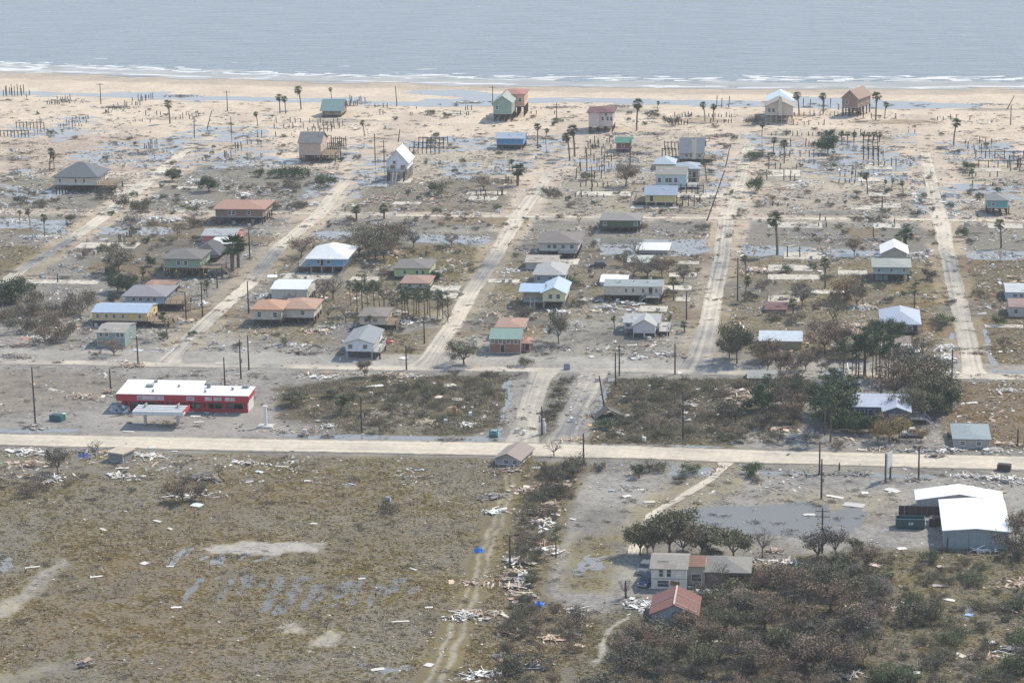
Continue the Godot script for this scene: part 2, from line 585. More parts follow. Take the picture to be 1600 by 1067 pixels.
	# yard of the workshop and the flooded lot
	area([915, 735, 1300, 742, 1640, 745, 1640, 860, 1360, 858, 1250, 860, 1120, 800, 1000, 850, 985, 930, 930, 965, 845, 935, 880, 820], SILT.lerp(PALE, 0.45), 0.12, 3)
	area([900, 790, 1000, 790, 960, 870, 880, 870], SILT, 0.3, 4)
	trail([1140, 722, 7, 1100, 765, 7, 1030, 800, 6, 985, 850, 5], TAN.lerp(PALE, 0.4), 0.3, 3, 0.8)
	area([900, 840, 980, 835, 970, 920, 860, 930], TAN.lerp(OLIVE, 0.4), 0.7, 4, 0.6)
	area([1180, 790, 1310, 780, 1380, 815, 1240, 830], TAN.lerp(SILT, 0.5), 0.3, 3, 0.6)
	area([1180, 770, 1400, 765, 1420, 810, 1330, 812, 1190, 795], TAN.lerp(PALE, 0.55), 0.3, 4, 0.6)
	# thickets
	area([940, 960, 1010, 950, 1250, 868, 1420, 855, 1700, 850, 1700, 1100, 870, 1100], MARSH.lerp(OLIVE, 0.5), 1.0, 4)
	area([1340, 870, 1560, 870, 1600, 930, 1460, 960, 1400, 920], OLIVE.lerp(TAN, 0.3), 0.9, 4)
	area([1440, 960, 1600, 980, 1600, 1040, 1440, 1010], TAN.lerp(OLIVE, 0.5), 0.9, 4)
	for s in [[930, 1040, 0.6, 955, 985, 0.5, 985, 960, 0.5]]:
		trail(s, PALE, 0.0, 0.6)
	# turned sand beside the streets, and faint wheel tracks
	for x in [-218.0, -154.0, -92.0, -29.0, 33.0]:
		paint(PackedVector2Array([Vector2(x - 7, -745), Vector2(x + 7, -745), Vector2(x + 9, -860), Vector2(x + 6, -930), Vector2(x - 6, -930), Vector2(x - 9, -860)]), SAND.lerp(WETSAND, 0.35), 0.0, 3.0, 0.85)
		paint(PackedVector2Array([Vector2(x - 6, -745), Vector2(x + 6, -745), Vector2(x + 5, -690), Vector2(x - 5, -690)]), SAND.lerp(WETSAND, 0.2), 0.0, 2.0, 0.8)
		paint(PackedVector2Array([Vector2(x - 5, -745), Vector2(x + 5, -745), Vector2(x + 5, -575), Vector2(x - 5, -575)]), SAND.lerp(TAN, 0.6), 0.0, 1.5, 0.6)
	paint(PackedVector2Array([Vector2(-260, -743), Vector2(70, -743), Vector2(70, -733), Vector2(-260, -733)]), SAND.lerp(WETSAND, 0.5), 0.0, 2.0, 0.8)
	paint(PackedVector2Array([Vector2(-260, -573), Vector2(70, -573), Vector2(70, -560), Vector2(-260, -558)]), PALE, 0.0, 2.0, 0.8)
	for s in [[350, 590, 0.5, 400, 578, 0.5, 420, 575, 0.5], [300, 658, 0.25, 320, 668, 0.25, 330, 676, 0.25], [290, 655, 0.25, 308, 668, 0.25, 318, 676, 0.25]]:
		trail(s, PALE, 0.0, 0.6, 0.7)
	for i in 60:        # bare scars and silted washes anywhere in the blocks
		var p := Vector2(rnd(-250, 55), rnd(-735, -575))
		var q := PackedVector2Array()
		var rx := rnd(4, 13)
		var rz := rnd(3, 12)
		for j in 9:
			q.append(p + Vector2(cos(TAU * j / 9) * rx * rnd(0.6, 1.2), sin(TAU * j / 9) * rz * rnd(0.6, 1.2)))
		paint(q, [PALE, SILT * 0.62, SILT * 0.7, BROWN][rng.randi() % 4], 0.3, 3.0, 0.6)
	for i in 26:
		var p := Vector2(rnd(-340, 80), rnd(-960, -760))
		var q := PackedVector2Array()
		var rx := rnd(5, 18)
		var rz := rnd(3, 10)
		for j in 9:
			q.append(p + Vector2(cos(TAU * j / 9) * rx * rnd(0.6, 1.2), sin(TAU * j / 9) * rz * rnd(0.6, 1.2)))
		paint(q, [WETSAND, SILT * 0.75, SAND, BROWN][rng.randi() % 4], 0.3, 3.0, 0.45)

# ---------------------------------------------------------------- sheets with uneven outlines: water, foam
func sheet(poly: PackedVector2Array, cell: float, soft: float, sx: float, sz: float, amp: float, bias: float, y: float, sd := 1, col := Color.WHITE, turn := 0.0) -> ArrayMesh:
	var f := FastNoiseLite.new()
	f.seed = sd
	f.noise_type = FastNoiseLite.TYPE_SIMPLEX_SMOOTH
	f.frequency = 1.0
	f.fractal_octaves = 3
	var lo := poly[0]
	var hi := poly[0]
	for p in poly:
		lo = lo.min(p); hi = hi.max(p)
	lo -= Vector2(cell, cell); hi += Vector2(cell, cell) * 2.0
	var nx := int((hi.x - lo.x) / cell) + 1
	var nz := int((hi.y - lo.y) / cell) + 1
	var val := PackedFloat32Array()
	val.resize(nx * nz)
	for j in nz:
		for i in nx:
			var p := lo + Vector2(i, j) * cell
			var d := 1e9
			for k in poly.size():
				var q := Geometry2D.get_closest_point_to_segment(p, poly[k], poly[(k + 1) % poly.size()])
				d = minf(d, p.distance_squared_to(q))
			d = sqrt(d)
			if not Geometry2D.is_point_in_polygon(p, poly):
				d = -d
			var s := p.rotated(turn)
			val[j * nx + i] = clampf(d / soft, -3.0, 1.0) + amp * f.get_noise_2d(s.x / sx, s.y / sz) - bias
	var m := MB.new()
	m.col = col
	for j in nz - 1:
		for i in nx - 1:
			var a := val[j * nx + i]; var b := val[j * nx + i + 1]
			var c := val[(j + 1) * nx + i + 1]; var d := val[(j + 1) * nx + i]
			if a <= 0 and b <= 0 and c <= 0 and d <= 0:
				continue
			var vs := [a, b, c, d]
			var ps := [lo + Vector2(i, j) * cell, lo + Vector2(i + 1, j) * cell, lo + Vector2(i + 1, j + 1) * cell, lo + Vector2(i, j + 1) * cell]
			var ring := []
			for k in 4:
				var k2 := (k + 1) % 4
				if vs[k] > 0:
					ring.append(ps[k])
				if (vs[k] > 0) != (vs[k2] > 0):
					ring.append(ps[k].lerp(ps[k2], vs[k] / (vs[k] - vs[k2])))
			for k in range(1, ring.size() - 1):
				m.tri(Vector3(ring[0].x, y, ring[0].y), Vector3(ring[k + 1].x, y, ring[k + 1].y), Vector3(ring[k].x, y, ring[k].y), Vector3.UP)
	return m.mesh()

func pool(called: String, s: Array, label: String, cell := 0.8, soft := 2.5, sx := 7.0, sz := 7.0, amp := 1.6, bias := 0.3, sd := 1, turn := 0.0):
	var m := sheet(world_points(s), cell, soft, sx, sz, amp, bias, 0.03, sd, Color.WHITE, turn)
	if m.get_surface_count():
		setting(called, m, mats.furrow if called == "flooded_lot" else mats.water, label)

func build_sea():
	# shoreline through the photograph's waterline, then out to the horizon
	var shore := [-700, 88, -300, 100, 0, 111, 150, 117, 400, 124, 600, 128, 800, 133, 1000, 136, 1200, 138, 1600, 137, 2000, 137]
	var f := FastNoiseLite.new()
	f.seed = 5
	f.frequency = 0.02
	var sm := MB.new()
	var line := []
	var w := world_points(shore)
	for i in w.size() - 1:
		for k in 24:
			var p := w[i].lerp(w[i + 1], k / 24.0)
			line.append(p + Vector2(0, 7.0 * f.get_noise_1d(p.x) + 1.5 * f.get_noise_1d(p.x * 7.0)))
	line.append(w[-1])
	line[0] = Vector2(-5000, line[0].y - 400)
	line[-1] = Vector2(5000, line[-1].y + 100)
	var rows := [0.0, 6.0, 20.0, 60.0, 160.0, 400.0, 1200.0, 9000.0]
	for i in line.size() - 1:
		for r in rows.size() - 1:
			var a := Vector3(line[i].x, 0.05, line[i].y - rows[r])
			var b := Vector3(line[i + 1].x, 0.05, line[i + 1].y - rows[r])
			var c := Vector3(line[i + 1].x, 0.05, lerpf(line[i + 1].y, -1000, 1.0 if rows[r + 1] > 5000 else 0.0) - rows[r + 1])
			var d := Vector3(line[i].x, 0.05, lerpf(line[i].y, -1000, 1.0 if rows[r + 1] > 5000 else 0.0) - rows[r + 1])
			sm.tri(a, b, c, Vector3.UP); sm.tri(a, c, d, Vector3.UP)
	setting("sea", sm.mesh(), mats.sea, "grey-blue sea with low swell beyond the beach")
	var near := sheet(world_points([-300, 88, 0, 99, 250, 108, 420, 115, 640, 120, 820, 124, 1000, 127, 1250, 128, 1700, 126, 1900, 126, 1900, 139, 1250, 140, 1000, 138, 820, 136, 640, 132, 420, 127, 250, 121, 0, 113, -300, 104]), 1.6, 8.0, 40.0, 5.0, 1.2, 0.1, 0.07, 19)
	setting("shallows", near, mats.shallows, "pale churned shallows between the breakers and the beach")
	# swell: long low ridges running along the shore
	var foam_bands := [
		[[-300, 76, 0, 84, 300, 94, 640, 105, 1000, 111, 1400, 112, 1800, 110, 1800, 114, 1400, 116, 1000, 115, 640, 110, 300, 99, 0, 89, -300, 82], 24.0, 1.7, 2.6, 1.7, 15, "broken caps of the farthest breaker line"],
		[[-100, 88, 0, 94, 250, 103, 420, 110, 640, 117, 640, 124, 420, 120, 250, 113, 0, 107, -100, 102], 13.0, 2.2, 2.7, 1.05, 11, "white surf of the outer breaker on the left"],
		[[600, 112, 800, 117, 1000, 118, 1180, 122, 1180, 130, 1000, 128, 800, 126, 600, 121], 18.0, 2.2, 2.7, 1.0, 12, "white surf of the outer breaker in the middle"],
		[[1150, 116, 1400, 118, 1700, 117, 1700, 128, 1400, 129, 1150, 128], 16.0, 2.2, 2.7, 1.0, 13, "white surf of the outer breaker on the right"],
		[[-100, 96, 0, 105, 250, 115, 420, 121, 640, 126, 820, 130, 1000, 133, 1250, 135, 1700, 133, 1700, 137.5, 1250, 139, 1000, 137, 820, 134.5, 640, 130.5, 420, 125.5, 250, 120, 0, 112, -100, 103], 26.0, 1.3, 2.3, 0.75, 14, "thin white swash along the waterline"],
	]
	for b in foam_bands:
		var m := sheet(world_points(b[0]), 1.3, 5.0, b[1], b[2], b[3], b[4], 0.09, b[5], L(0.55, 0.56, 0.55))
		setting("surf", m, mats.foam, b[6])

func build_water():
	pool("tidal_lagoon", [-100, 140, 150, 145, 230, 143, 330, 150, 460, 152, 560, 153, 560, 162, 420, 160, 300, 158, 180, 152, 0, 150, -100, 150], "long shallow lagoon behind the beach on the left", 1.2, 5, 26, 5, 1.8, 0.15, 3)
	pool("tidal_lagoon", [640, 141, 720, 140, 790, 148, 800, 160, 880, 160, 1000, 164, 1190, 168, 1190, 158, 1000, 155, 830, 152, 780, 166, 620, 166, 540, 160, 690, 156, 730, 152, 650, 148], "long shallow lagoon behind the beach in the middle", 1.2, 4, 30, 6, 1.3, 0.0, 4)
	pool("tidal_lagoon", [1220, 150, 1340, 155, 1430, 158, 1540, 164, 1540, 170, 1340, 169, 1220, 168], "long shallow lagoon behind the beach on the right", 1.2, 4, 30, 6, 1.3, 0.0, 5)
	# standing water among the wrecked beach lots
	for s in [[[0, 198, 100, 195, 180, 202, 100, 222, 0, 216], 6], [[90, 180, 150, 182, 150, 196, 90, 196], 7], [[150, 225, 290, 210, 330, 235, 280, 262, 180, 262, 90, 250], 8], [[280, 192, 420, 200, 420, 225, 330, 225, 270, 212], 9], [[400, 225, 470, 250, 470, 262, 330, 268, 300, 250], 10],
		[[520, 225, 580, 225, 580, 252, 510, 250], 11], [[640, 212, 780, 215, 780, 235, 690, 240, 630, 228], 12], [[670, 255, 830, 250, 850, 272, 700, 282], 13], [[560, 250, 620, 245, 610, 295, 545, 300], 14], [[815, 215, 880, 212, 880, 240, 810, 262, 830, 230], 15],
		[[880, 250, 1010, 245, 1020, 270, 880, 268], 16], [[1110, 225, 1150, 225, 1140, 310, 1100, 300], 17], [[1250, 222, 1390, 222, 1440, 250, 1440, 285, 1340, 285, 1250, 270], 18], [[1400, 205, 1440, 205, 1430, 225, 1400, 222], 19], [[1470, 222, 1600, 225, 1600, 262, 1470, 250], 20], [[0, 262, 60, 266, 50, 275, 0, 275], 21], [[0, 288, 140, 300, 130, 318, 0, 312], 22], [[1160, 205, 1250, 212, 1250, 240, 1160, 250], 24], [[1430, 280, 1600, 290, 1600, 310, 1480, 310], 25]]:
		pool("flood_pool", s[0], "patchy flood water standing in the sand of a wrecked beach lot", 0.8, 5, 15, 6.5, 2.7, 0.72, s[1])
	# the canal behind the second row of blocks
	pool("canal", [-60, 338, 105, 345, 105, 366, 60, 360, -60, 356], "grey canal water at the far left", 0.8, 2, 12, 6, 1.2, 0.2, 31)
	pool("canal", [150, 356, 262, 354, 268, 368, 160, 366], "grey canal water between the two left streets", 0.8, 2, 12, 6, 1.2, 0.2, 32)
	pool("canal", [488, 362, 560, 360, 600, 362, 600, 372, 520, 374, 488, 370], "grey canal water behind the white hip-roofed blue house", 0.8, 2, 12, 6, 1.2, 0.2, 33)
	pool("canal", [625, 366, 770, 370, 760, 384, 640, 380], "grey canal water left of the middle street", 0.8, 2, 12, 6, 1.2, 0.2, 34)
	pool("canal", [930, 373, 1100, 374, 1115, 392, 1080, 400, 940, 398], "broad dark canal water behind the flat white roofs", 0.8, 2, 12, 6, 1.0, 0.1, 35)
	pool("canal", [1155, 383, 1300, 388, 1430, 394, 1425, 403, 1160, 399], "grey canal water behind the white metal roof", 0.8, 2, 12, 6, 1.0, 0.1, 36)
	pool("canal", [1510, 392, 1700, 392, 1700, 407, 1520, 406], "grey canal water at the far right", 0.8, 2, 12, 6, 1.0, 0.1, 37)
	# ditches
	pool("ditch_water", [420, 679, 560, 680, 700, 682, 790, 684, 785, 691, 640, 691, 480, 688], "ditch water beside the highway right of the store", 0.5, 1.2, 14, 3, 1.0, 0.1, 41)
	pool("ditch_water", [-20, 668, 60, 669, 130, 671, 100, 677, -20, 677], "sheet of water beside the highway at far left", 0.5, 1.2, 14, 3, 1.0, 0.1, 42)
	pool("ditch_water", [940, 692, 1080, 695, 1140, 700, 1080, 701, 940, 697], "thin ditch water beside the highway in the middle", 0.4, 1, 10, 2, 1.0, 0.1, 43)
	pool("ditch_water", [1150, 734, 1290, 737, 1470, 742, 1470, 750, 1290, 744, 1150, 742], "shallow water in front of the highway on the right", 0.5, 1.5, 10, 3, 1.6, 0.3, 44)
	pool("ditch_water", [790, 590, 806, 588, 795, 640, 775, 690, 768, 690, 782, 640], "ditch water left of the middle access road", 0.5, 1.2, 3, 10, 1.4, 0.2, 45)
	pool("ditch_water", [950, 592, 962, 590, 945, 640, 930, 650, 938, 620], "ditch water right of the middle access road", 0.5, 1.2, 3, 10, 1.0, 0.1, 46)
	pool("ditch_water", [1534, 515, 1541, 515, 1562, 582, 1550, 584], "ditch water along the right-hand street", 0.5, 1, 3, 10, 1.0, 0.1, 47)
	pool("ditch_water", [1482, 520, 1492, 520, 1494, 560, 1484, 560], "ditch pools left of the right-hand street", 0.5, 1, 3, 8, 1.6, 0.3, 48)
	pool("ditch_water", [1560, 582, 1700, 586, 1700, 581, 1560, 578], "ditch water along the middle street at far right", 0.5, 1, 9, 2, 1.0, 0.1, 49)
	for s in [[[1462, 300, 1500, 300, 1502, 345, 1470, 345], 51, "right of the far-right street"], [[1430, 295, 1452, 295, 1455, 345, 1425, 345], 52, "left of the far-right street"], [[485, 272, 535, 272, 515, 310, 470, 310], 53, "left of the second street"], [[552, 280, 580, 280, 560, 310, 540, 310], 54, "right of the second street"], [[1155, 315, 1165, 315, 1165, 338, 1155, 338], 55, "right of the fourth street"]]:
		pool("flood_pool", s[0], "flood water pooled " + s[2], 0.6, 2, 4, 6, 2.4, 0.5, s[1])
	# flooded lot and furrows
	pool("flooded_lot", [1050, 800, 1110, 788, 1240, 785, 1330, 790, 1375, 800, 1360, 822, 1300, 850, 1230, 842, 1150, 836, 1090, 822], "broad sheet of flood water in the lot before the workshop", 0.6, 3, 12, 10, 1.3, 0.3, 61)
	var fr := [[283, 944, 316, 904, 1.1], [335, 905, 342, 902, 0.9], [333, 950, 366, 900, 0.9], [374, 930, 392, 897, 1.6], [405, 918, 420, 902, 1.2], [408, 958, 442, 902, 1.5], [436, 958, 476, 900, 1.7], [470, 955, 500, 912, 1.2], [516, 950, 545, 906, 1.8], [546, 948, 568, 898, 1.2], [574, 948, 600, 910, 1.3], [604, 930, 628, 902, 2.2], [640, 932, 648, 915, 1.0], [425, 962, 450, 935, 1.0], [490, 950, 512, 915, 0.8]]
	for q in fr:
		var a := gp(q[0], q[1])
		var b := gp(q[2], q[3])
		var n: Vector2 = Vector2(b.z - a.z, a.x - b.x).normalized() * (q[4] * 0.75 + 0.35)
		var st := PackedVector2Array([Vector2(a.x, a.z) - n * 0.7, Vector2(a.x, a.z) + n * 0.7, Vector2(b.x, b.z) + n, Vector2(b.x, b.z) - n])
		setting("furrow_water", sheet(st, 0.3, 0.8, 1.6, 5.0, 1.5, 0.5, 0.03, int(q[0])), mats.furrow, "flood water lying in a furrow of the field")
	pool("furrow_water", [255, 880, 290, 850, 300, 855, 275, 890], "narrow furrow of water in the field", 0.35, 1.5, 1.7, 14, 1.5, 0.4, 63)
	pool("puddle", [300, 865, 380, 862, 420, 880, 320, 885], "small puddles in the field beside the pale silt patch", 0.4, 3, 3, 5, 3.0, 0.9, 64)
	pool("puddle", [905, 870, 950, 868, 950, 890, 895, 900], "puddle on the grass left of the tan house", 0.4, 2, 4, 6, 1.5, 0.4, 65)
	pool("puddle", [0, 870, 28, 868, 30, 892, 0, 895], "puddle at the left edge of the field", 0.4, 2, 4, 6, 1.8, 0.4, 66)
	pool("puddle", [560, 1040, 640, 1030, 640, 1055, 560, 1060], "faint puddles low in the field", 0.4, 3, 4, 5, 3.0, 0.8, 67)
	pool("puddle", [1050, 730, 1110, 728, 1110, 745, 1040, 745], "puddle round the shrubs by the highway", 0.4, 2, 5, 4, 1.6, 0.3, 68)
	pool("puddle", [1500, 955, 1530, 950, 1525, 970, 1500, 970], "blue puddle in the thicket at right", 0.4, 1.5, 4, 5, 1.6, 0.3, 69)

# ---------------------------------------------------------------- roads
func road(called: String, label: String, s: Array, y := 0.05):      # x, y in the photograph, half width in metres, cover 0 asphalt .. 1 sand
	var pts := []
	for i in range(0, s.size(), 4):
		var p := gp(s[i], s[i + 1])
		pts.append([Vector2(p.x, p.z), s[i + 2] * 0.78, s[i + 3]])
	var f := FastNoiseLite.new()
	f.seed = int(s[0]) + 9
	f.frequency = 0.12
	f.fractal_octaves = 3
	var line := []
	for i in pts.size() - 1:
		var n := maxi(1, int(pts[i][0].distance_to(pts[i + 1][0]) / 0.8))
		for k in n:
			var t := float(k) / n
			line.append([pts[i][0].lerp(pts[i + 1][0], t), lerpf(pts[i][1], pts[i + 1][1], t), lerpf(pts[i][2], pts[i + 1][2], t)])
	line.append(pts[-1])
	var across := 22
	var rows := []
	for i in line.size():
		var d: Vector2 = (line[mini(i + 3, line.size() - 1)][0] - line[maxi(i - 3, 0)][0]).normalized()
		var q := Vector2(-d.y, d.x)
		var row := []
		for k in across + 1:
			var u := k * 2.0 / across - 1.0
			var e := 0.0
			if k == 0 or k == across:
				e = f.get_noise_2d(i * 0.35, k * 90.0) * 0.8 + f.get_noise_2d(i * 2.5, k * 90.0) * 0.3
			var p: Vector2 = line[i][0] + q * (u * line[i][1] + e * signf(u))
			var sandy: float = line[i][2] + (f.get_noise_2d(p.x * 0.5, p.y * 0.5) * 0.45 + f.get_noise_2d(u * 26.0, i * 0.05) * 0.3) * (0.7 if called == "highway" else 1.0)
			if absf(u) > 0.82:
				sandy += 0.25
			var trackdip := 0.16 * exp(-pow((absf(u) - 0.42) * 9.0, 2.0)) + (0.1 * exp(-pow((absf(u) - 0.16) * 14.0, 2.0)) if called == "highway" else 0.0)
			sandy = clampf(sandy - trackdip, 0.0, 1.0)
			var c := Color(0.15, 0.155, 0.165).lerp(Color(0.61, 0.545, 0.44), sandy)
			var rim := minf(1.0 - absf(u), 0.2) / 0.2
			if rim < 0.99:
				var g: Color = ground_at(p)[0]
				c = Color(g.r, g.g, g.b).lerp(c, clampf(rim + f.get_noise_2d(p.x * 3.0, p.y * 3.0) * 0.5, 0.0, 1.0) if rim > 0.01 else 0.0)
			row.append([Vector3(p.x, y, p.y), c])
		rows.append(row)
	var m := MB.new()
	for i in rows.size() - 1:
		for k in across:
			for t in [[[i, k], [i + 1, k + 1], [i, k + 1]], [[i, k], [i + 1, k], [i + 1, k + 1]]]:
				for e in t:
					m.v.append(rows[e[0]][e[1]][0])
					m.n.append(Vector3.UP)
					m.c.append(rows[e[0]][e[1]][1])
	setting(called, m.mesh(), mats.road, label)

func build_roads():
	road("highway", "wide sand-covered highway crossing the whole view", [-260, 681, 5.2, 0.95, 0, 687, 5.4, 0.92, 100, 689, 5.8, 0.9, 400, 695.5, 6.0, 0.92, 800, 702, 6.3, 0.92, 1000, 707, 6.2, 0.9, 1200, 714, 6.0, 0.92, 1400, 719, 6.2, 0.9, 1600, 724, 6.4, 0.88, 1800, 729, 6.0, 0.9], 0.07)
	road("street", "sandy cross street behind the store", [-200, 564, 2.4, 0.4, 40, 566, 2.6, 0.55, 130, 567, 2.6, 0.75, 260, 570, 2.8, 0.7, 420, 572, 2.6, 0.5, 560, 575, 2.7, 0.75, 800, 577, 2.8, 0.65, 1000, 580, 2.6, 0.55, 1180, 583, 2.7, 0.5, 1280, 585, 2.6, 0.65, 1490, 588, 3.0, 0.85, 1600, 589.5, 3.0, 0.9, 1800, 592, 3.0, 0.9], 0.058)
	road("street", "narrow sandy cross street nearest the beach", [150, 329, 1.6, 0.6, 420, 333, 1.8, 0.85, 700, 337.5, 2.2, 0.95, 900, 339.5, 2.0, 0.9, 1130, 341, 2.0, 0.85, 1400, 343, 2.3, 0.85, 1600, 345, 2.2, 0.85, 1800, 347, 2.2, 0.8], 0.058)
	road("street", "leftmost side street, grey asphalt with sandy edges", [-20, 466, 2.8, 0.5, 20, 430, 2.9, 0.8, 60, 405, 2.9, 0.25, 105, 378, 2.9, 0.2, 125, 364, 3.2, 0.9, 165, 336, 3.6, 1.0, 225, 288, 3.6, 1.0, 262, 258, 3.2, 1.0, 300, 226, 2.6, 0.95])
	road("street", "second side street from the left, rising from the store", [258, 570, 4.5, 0.6, 270, 556, 3.1, 0.5, 325, 500, 3.0, 0.6, 355, 474, 3.0, 0.85, 392, 441, 3.0, 0.85, 402, 427, 3.0, 0.2, 428, 395, 3.0, 0.12, 436, 386, 3.1, 0.75, 468, 360, 3.4, 0.95, 500, 334, 3.4, 0.95, 522, 303, 3.0, 0.9, 548, 275, 2.2, 0.8])
	road("street", "middle side street, bright sand with one grey asphalt stretch", [660, 575, 5.5, 0.6, 672, 560, 3.4, 0.5, 690, 532, 3.1, 0.65, 706, 510, 3.1, 0.9, 735, 458, 3.2, 0.95, 744, 445, 3.1, 0.4, 766, 412, 3.1, 0.12, 776, 397, 3.1, 0.3, 782, 385, 3.2, 0.9, 812, 334, 3.6, 0.95, 838, 300, 3.0, 0.85, 860, 270, 2.4, 0.75])
	road("street", "fourth side street, pale sand turning to grey silt", [1085, 578, 5.5, 0.25, 1093, 560, 4.4, 0.3, 1104, 522, 3.6, 0.45, 1110, 495, 3.3, 0.95, 1118, 450, 3.2, 0.85, 1123, 425, 3.2, 0.35, 1129, 400, 3.2, 0.35, 1131, 380, 3.2, 0.6, 1136, 342, 3.6, 0.95, 1146, 315, 3.2, 0.85, 1160, 265, 3.0, 0.8, 1172, 225, 2.6, 0.75])
	road("street", "rightmost side street, rutted pale sand and worn asphalt", [1525, 590, 5.0, 0.9, 1521, 575, 3.2, 0.8, 1512, 530, 3.1, 0.75, 1501, 482, 3.1, 0.7, 1493, 450, 3.0, 0.45, 1484, 405, 3.0, 0.3, 1480, 393, 3.1, 0.65, 1473, 350, 3.4, 0.95, 1463, 322, 3.2, 0.85, 1455, 280, 3.0, 0.85, 1446, 238, 2.4, 0.8])
	road("access_road", "left lane of the divided access road up from the highway", [815, 694, 5.0, 0.75, 822, 670, 3.6, 0.55, 832, 625, 3.3, 0.6, 843, 592, 3.6, 0.6, 850, 581, 5.0, 0.65], 0.054)
	road("access_road", "right lane of the divided access road up from the highway", [872, 696, 5.5, 0.55, 884, 672, 3.4, 0.25, 905, 630, 3.4, 0.35, 922, 598, 3.6, 0.5, 930, 583, 4.5, 0.5], 0.054)
	road("driveway", "narrow sand track curving from the highway to the tan house", [1140, 716, 3.0, 0.85, 1131, 730, 1.4, 0.8, 1112, 748, 1.2, 0.85, 1085, 765, 1.3, 0.8, 1040, 790, 1.2, 0.85, 1018, 806, 1.6, 0.85, 1006, 828, 1.8, 0.9, 998, 848, 2.0, 0.9, 990, 868, 2.0, 0.8], 0.054)
	# floors of houses that are gone, drives, parking
	var slabs := [[115, 380, 210, 388], [165, 289, 212, 305], [20, 438, 105, 443], [90, 438, 150, 444], [274, 292, 312, 295], [592, 279, 640, 286], [612, 316, 655, 320], [728, 300, 790, 304], [730, 307, 775, 313], [440, 428, 515, 436], [545, 433, 590, 439], [1020, 447, 1080, 453], [670, 447, 716, 454], [678, 459, 712, 466], [762, 437, 810, 442], [900, 276, 942, 281], [900, 300, 985, 306], [1055, 302, 1130, 309], [1200, 415, 1270, 423], [1200, 430, 1282, 437], [1310, 423, 1356, 430], [1200, 348, 1285, 356], [1366, 350, 1408, 357], [1545, 350, 1600, 357], [1352, 259, 1395, 265], [1342, 278, 1382, 284], [1358, 302, 1392, 307], [1362, 318, 1408, 325], [1520, 263, 1566, 268], [1200, 266, 1250, 276], [1225, 395, 1284, 405], [1045, 427, 1088, 433], [1054, 409, 1092, 413], [998, 479, 1042, 487], [1200, 463, 1250, 472], [1575, 452, 1600, 462], [1320, 454, 1250, 459], [700, 174, 735, 178], [872, 405, 902, 414], [985, 320, 1060, 326], [1540, 508, 1600, 512], [1055, 465, 1078, 471], [935, 180, 960, 176], [1330, 322, 1362, 328]]
	for s in slabs:
		var a := gp(minf(s[0], s[2]), maxf(s[1], s[3]))
		var b := gp(maxf(s[0], s[2]), minf(s[1], s[3]))
		var m := MB.new()
		m.col = jig(L(0.62, 0.58, 0.50), 0.1)
		var w := maxf(2.0, gp(maxf(s[0], s[2]), maxf(s[1], s[3])).x - a.x)
		var d := clampf(a.z - b.z, 3.0, 26.0)
		m.box(Vector3(w / 2, 0.02, -d / 2), Vector3(w, 0.22, d))
		m.col = jig(L(0.40, 0.36, 0.30), 0.2)
		for i in 5:
			m.box(Vector3(rnd(0.1, 0.9) * w, 0.14, -rnd(0.1, 0.9) * d), Vector3(rnd(0.4, 0.16 * w), rnd(0.02, 0.06), rnd(0.4, 2.0)), Basis(Vector3.UP, rnd(0, 3)))
		var o := single("concrete_pad", m.mesh(), mats.concrete, a, rnd(-0.02, 0.02))
		o.set_meta("kind", "structure")

# ---------------------------------------------------------------- houses
func slab4(m: MB, a: Vector3, b: Vector3, c: Vector3, d: Vector3, th: float):     # a sheet of thickness th whose top runs a b c d counter-clockwise
	var n := (b - a).cross(d - a).normalized() * th
	m.quad(a, b, c, d)
	m.quad(d - n, c - n, b - n, a - n)
	m.quad(a - n, b - n, b, a); m.quad(b - n, c - n, c, b); m.quad(c - n, d - n, d, c); m.quad(d - n, a - n, a, d)

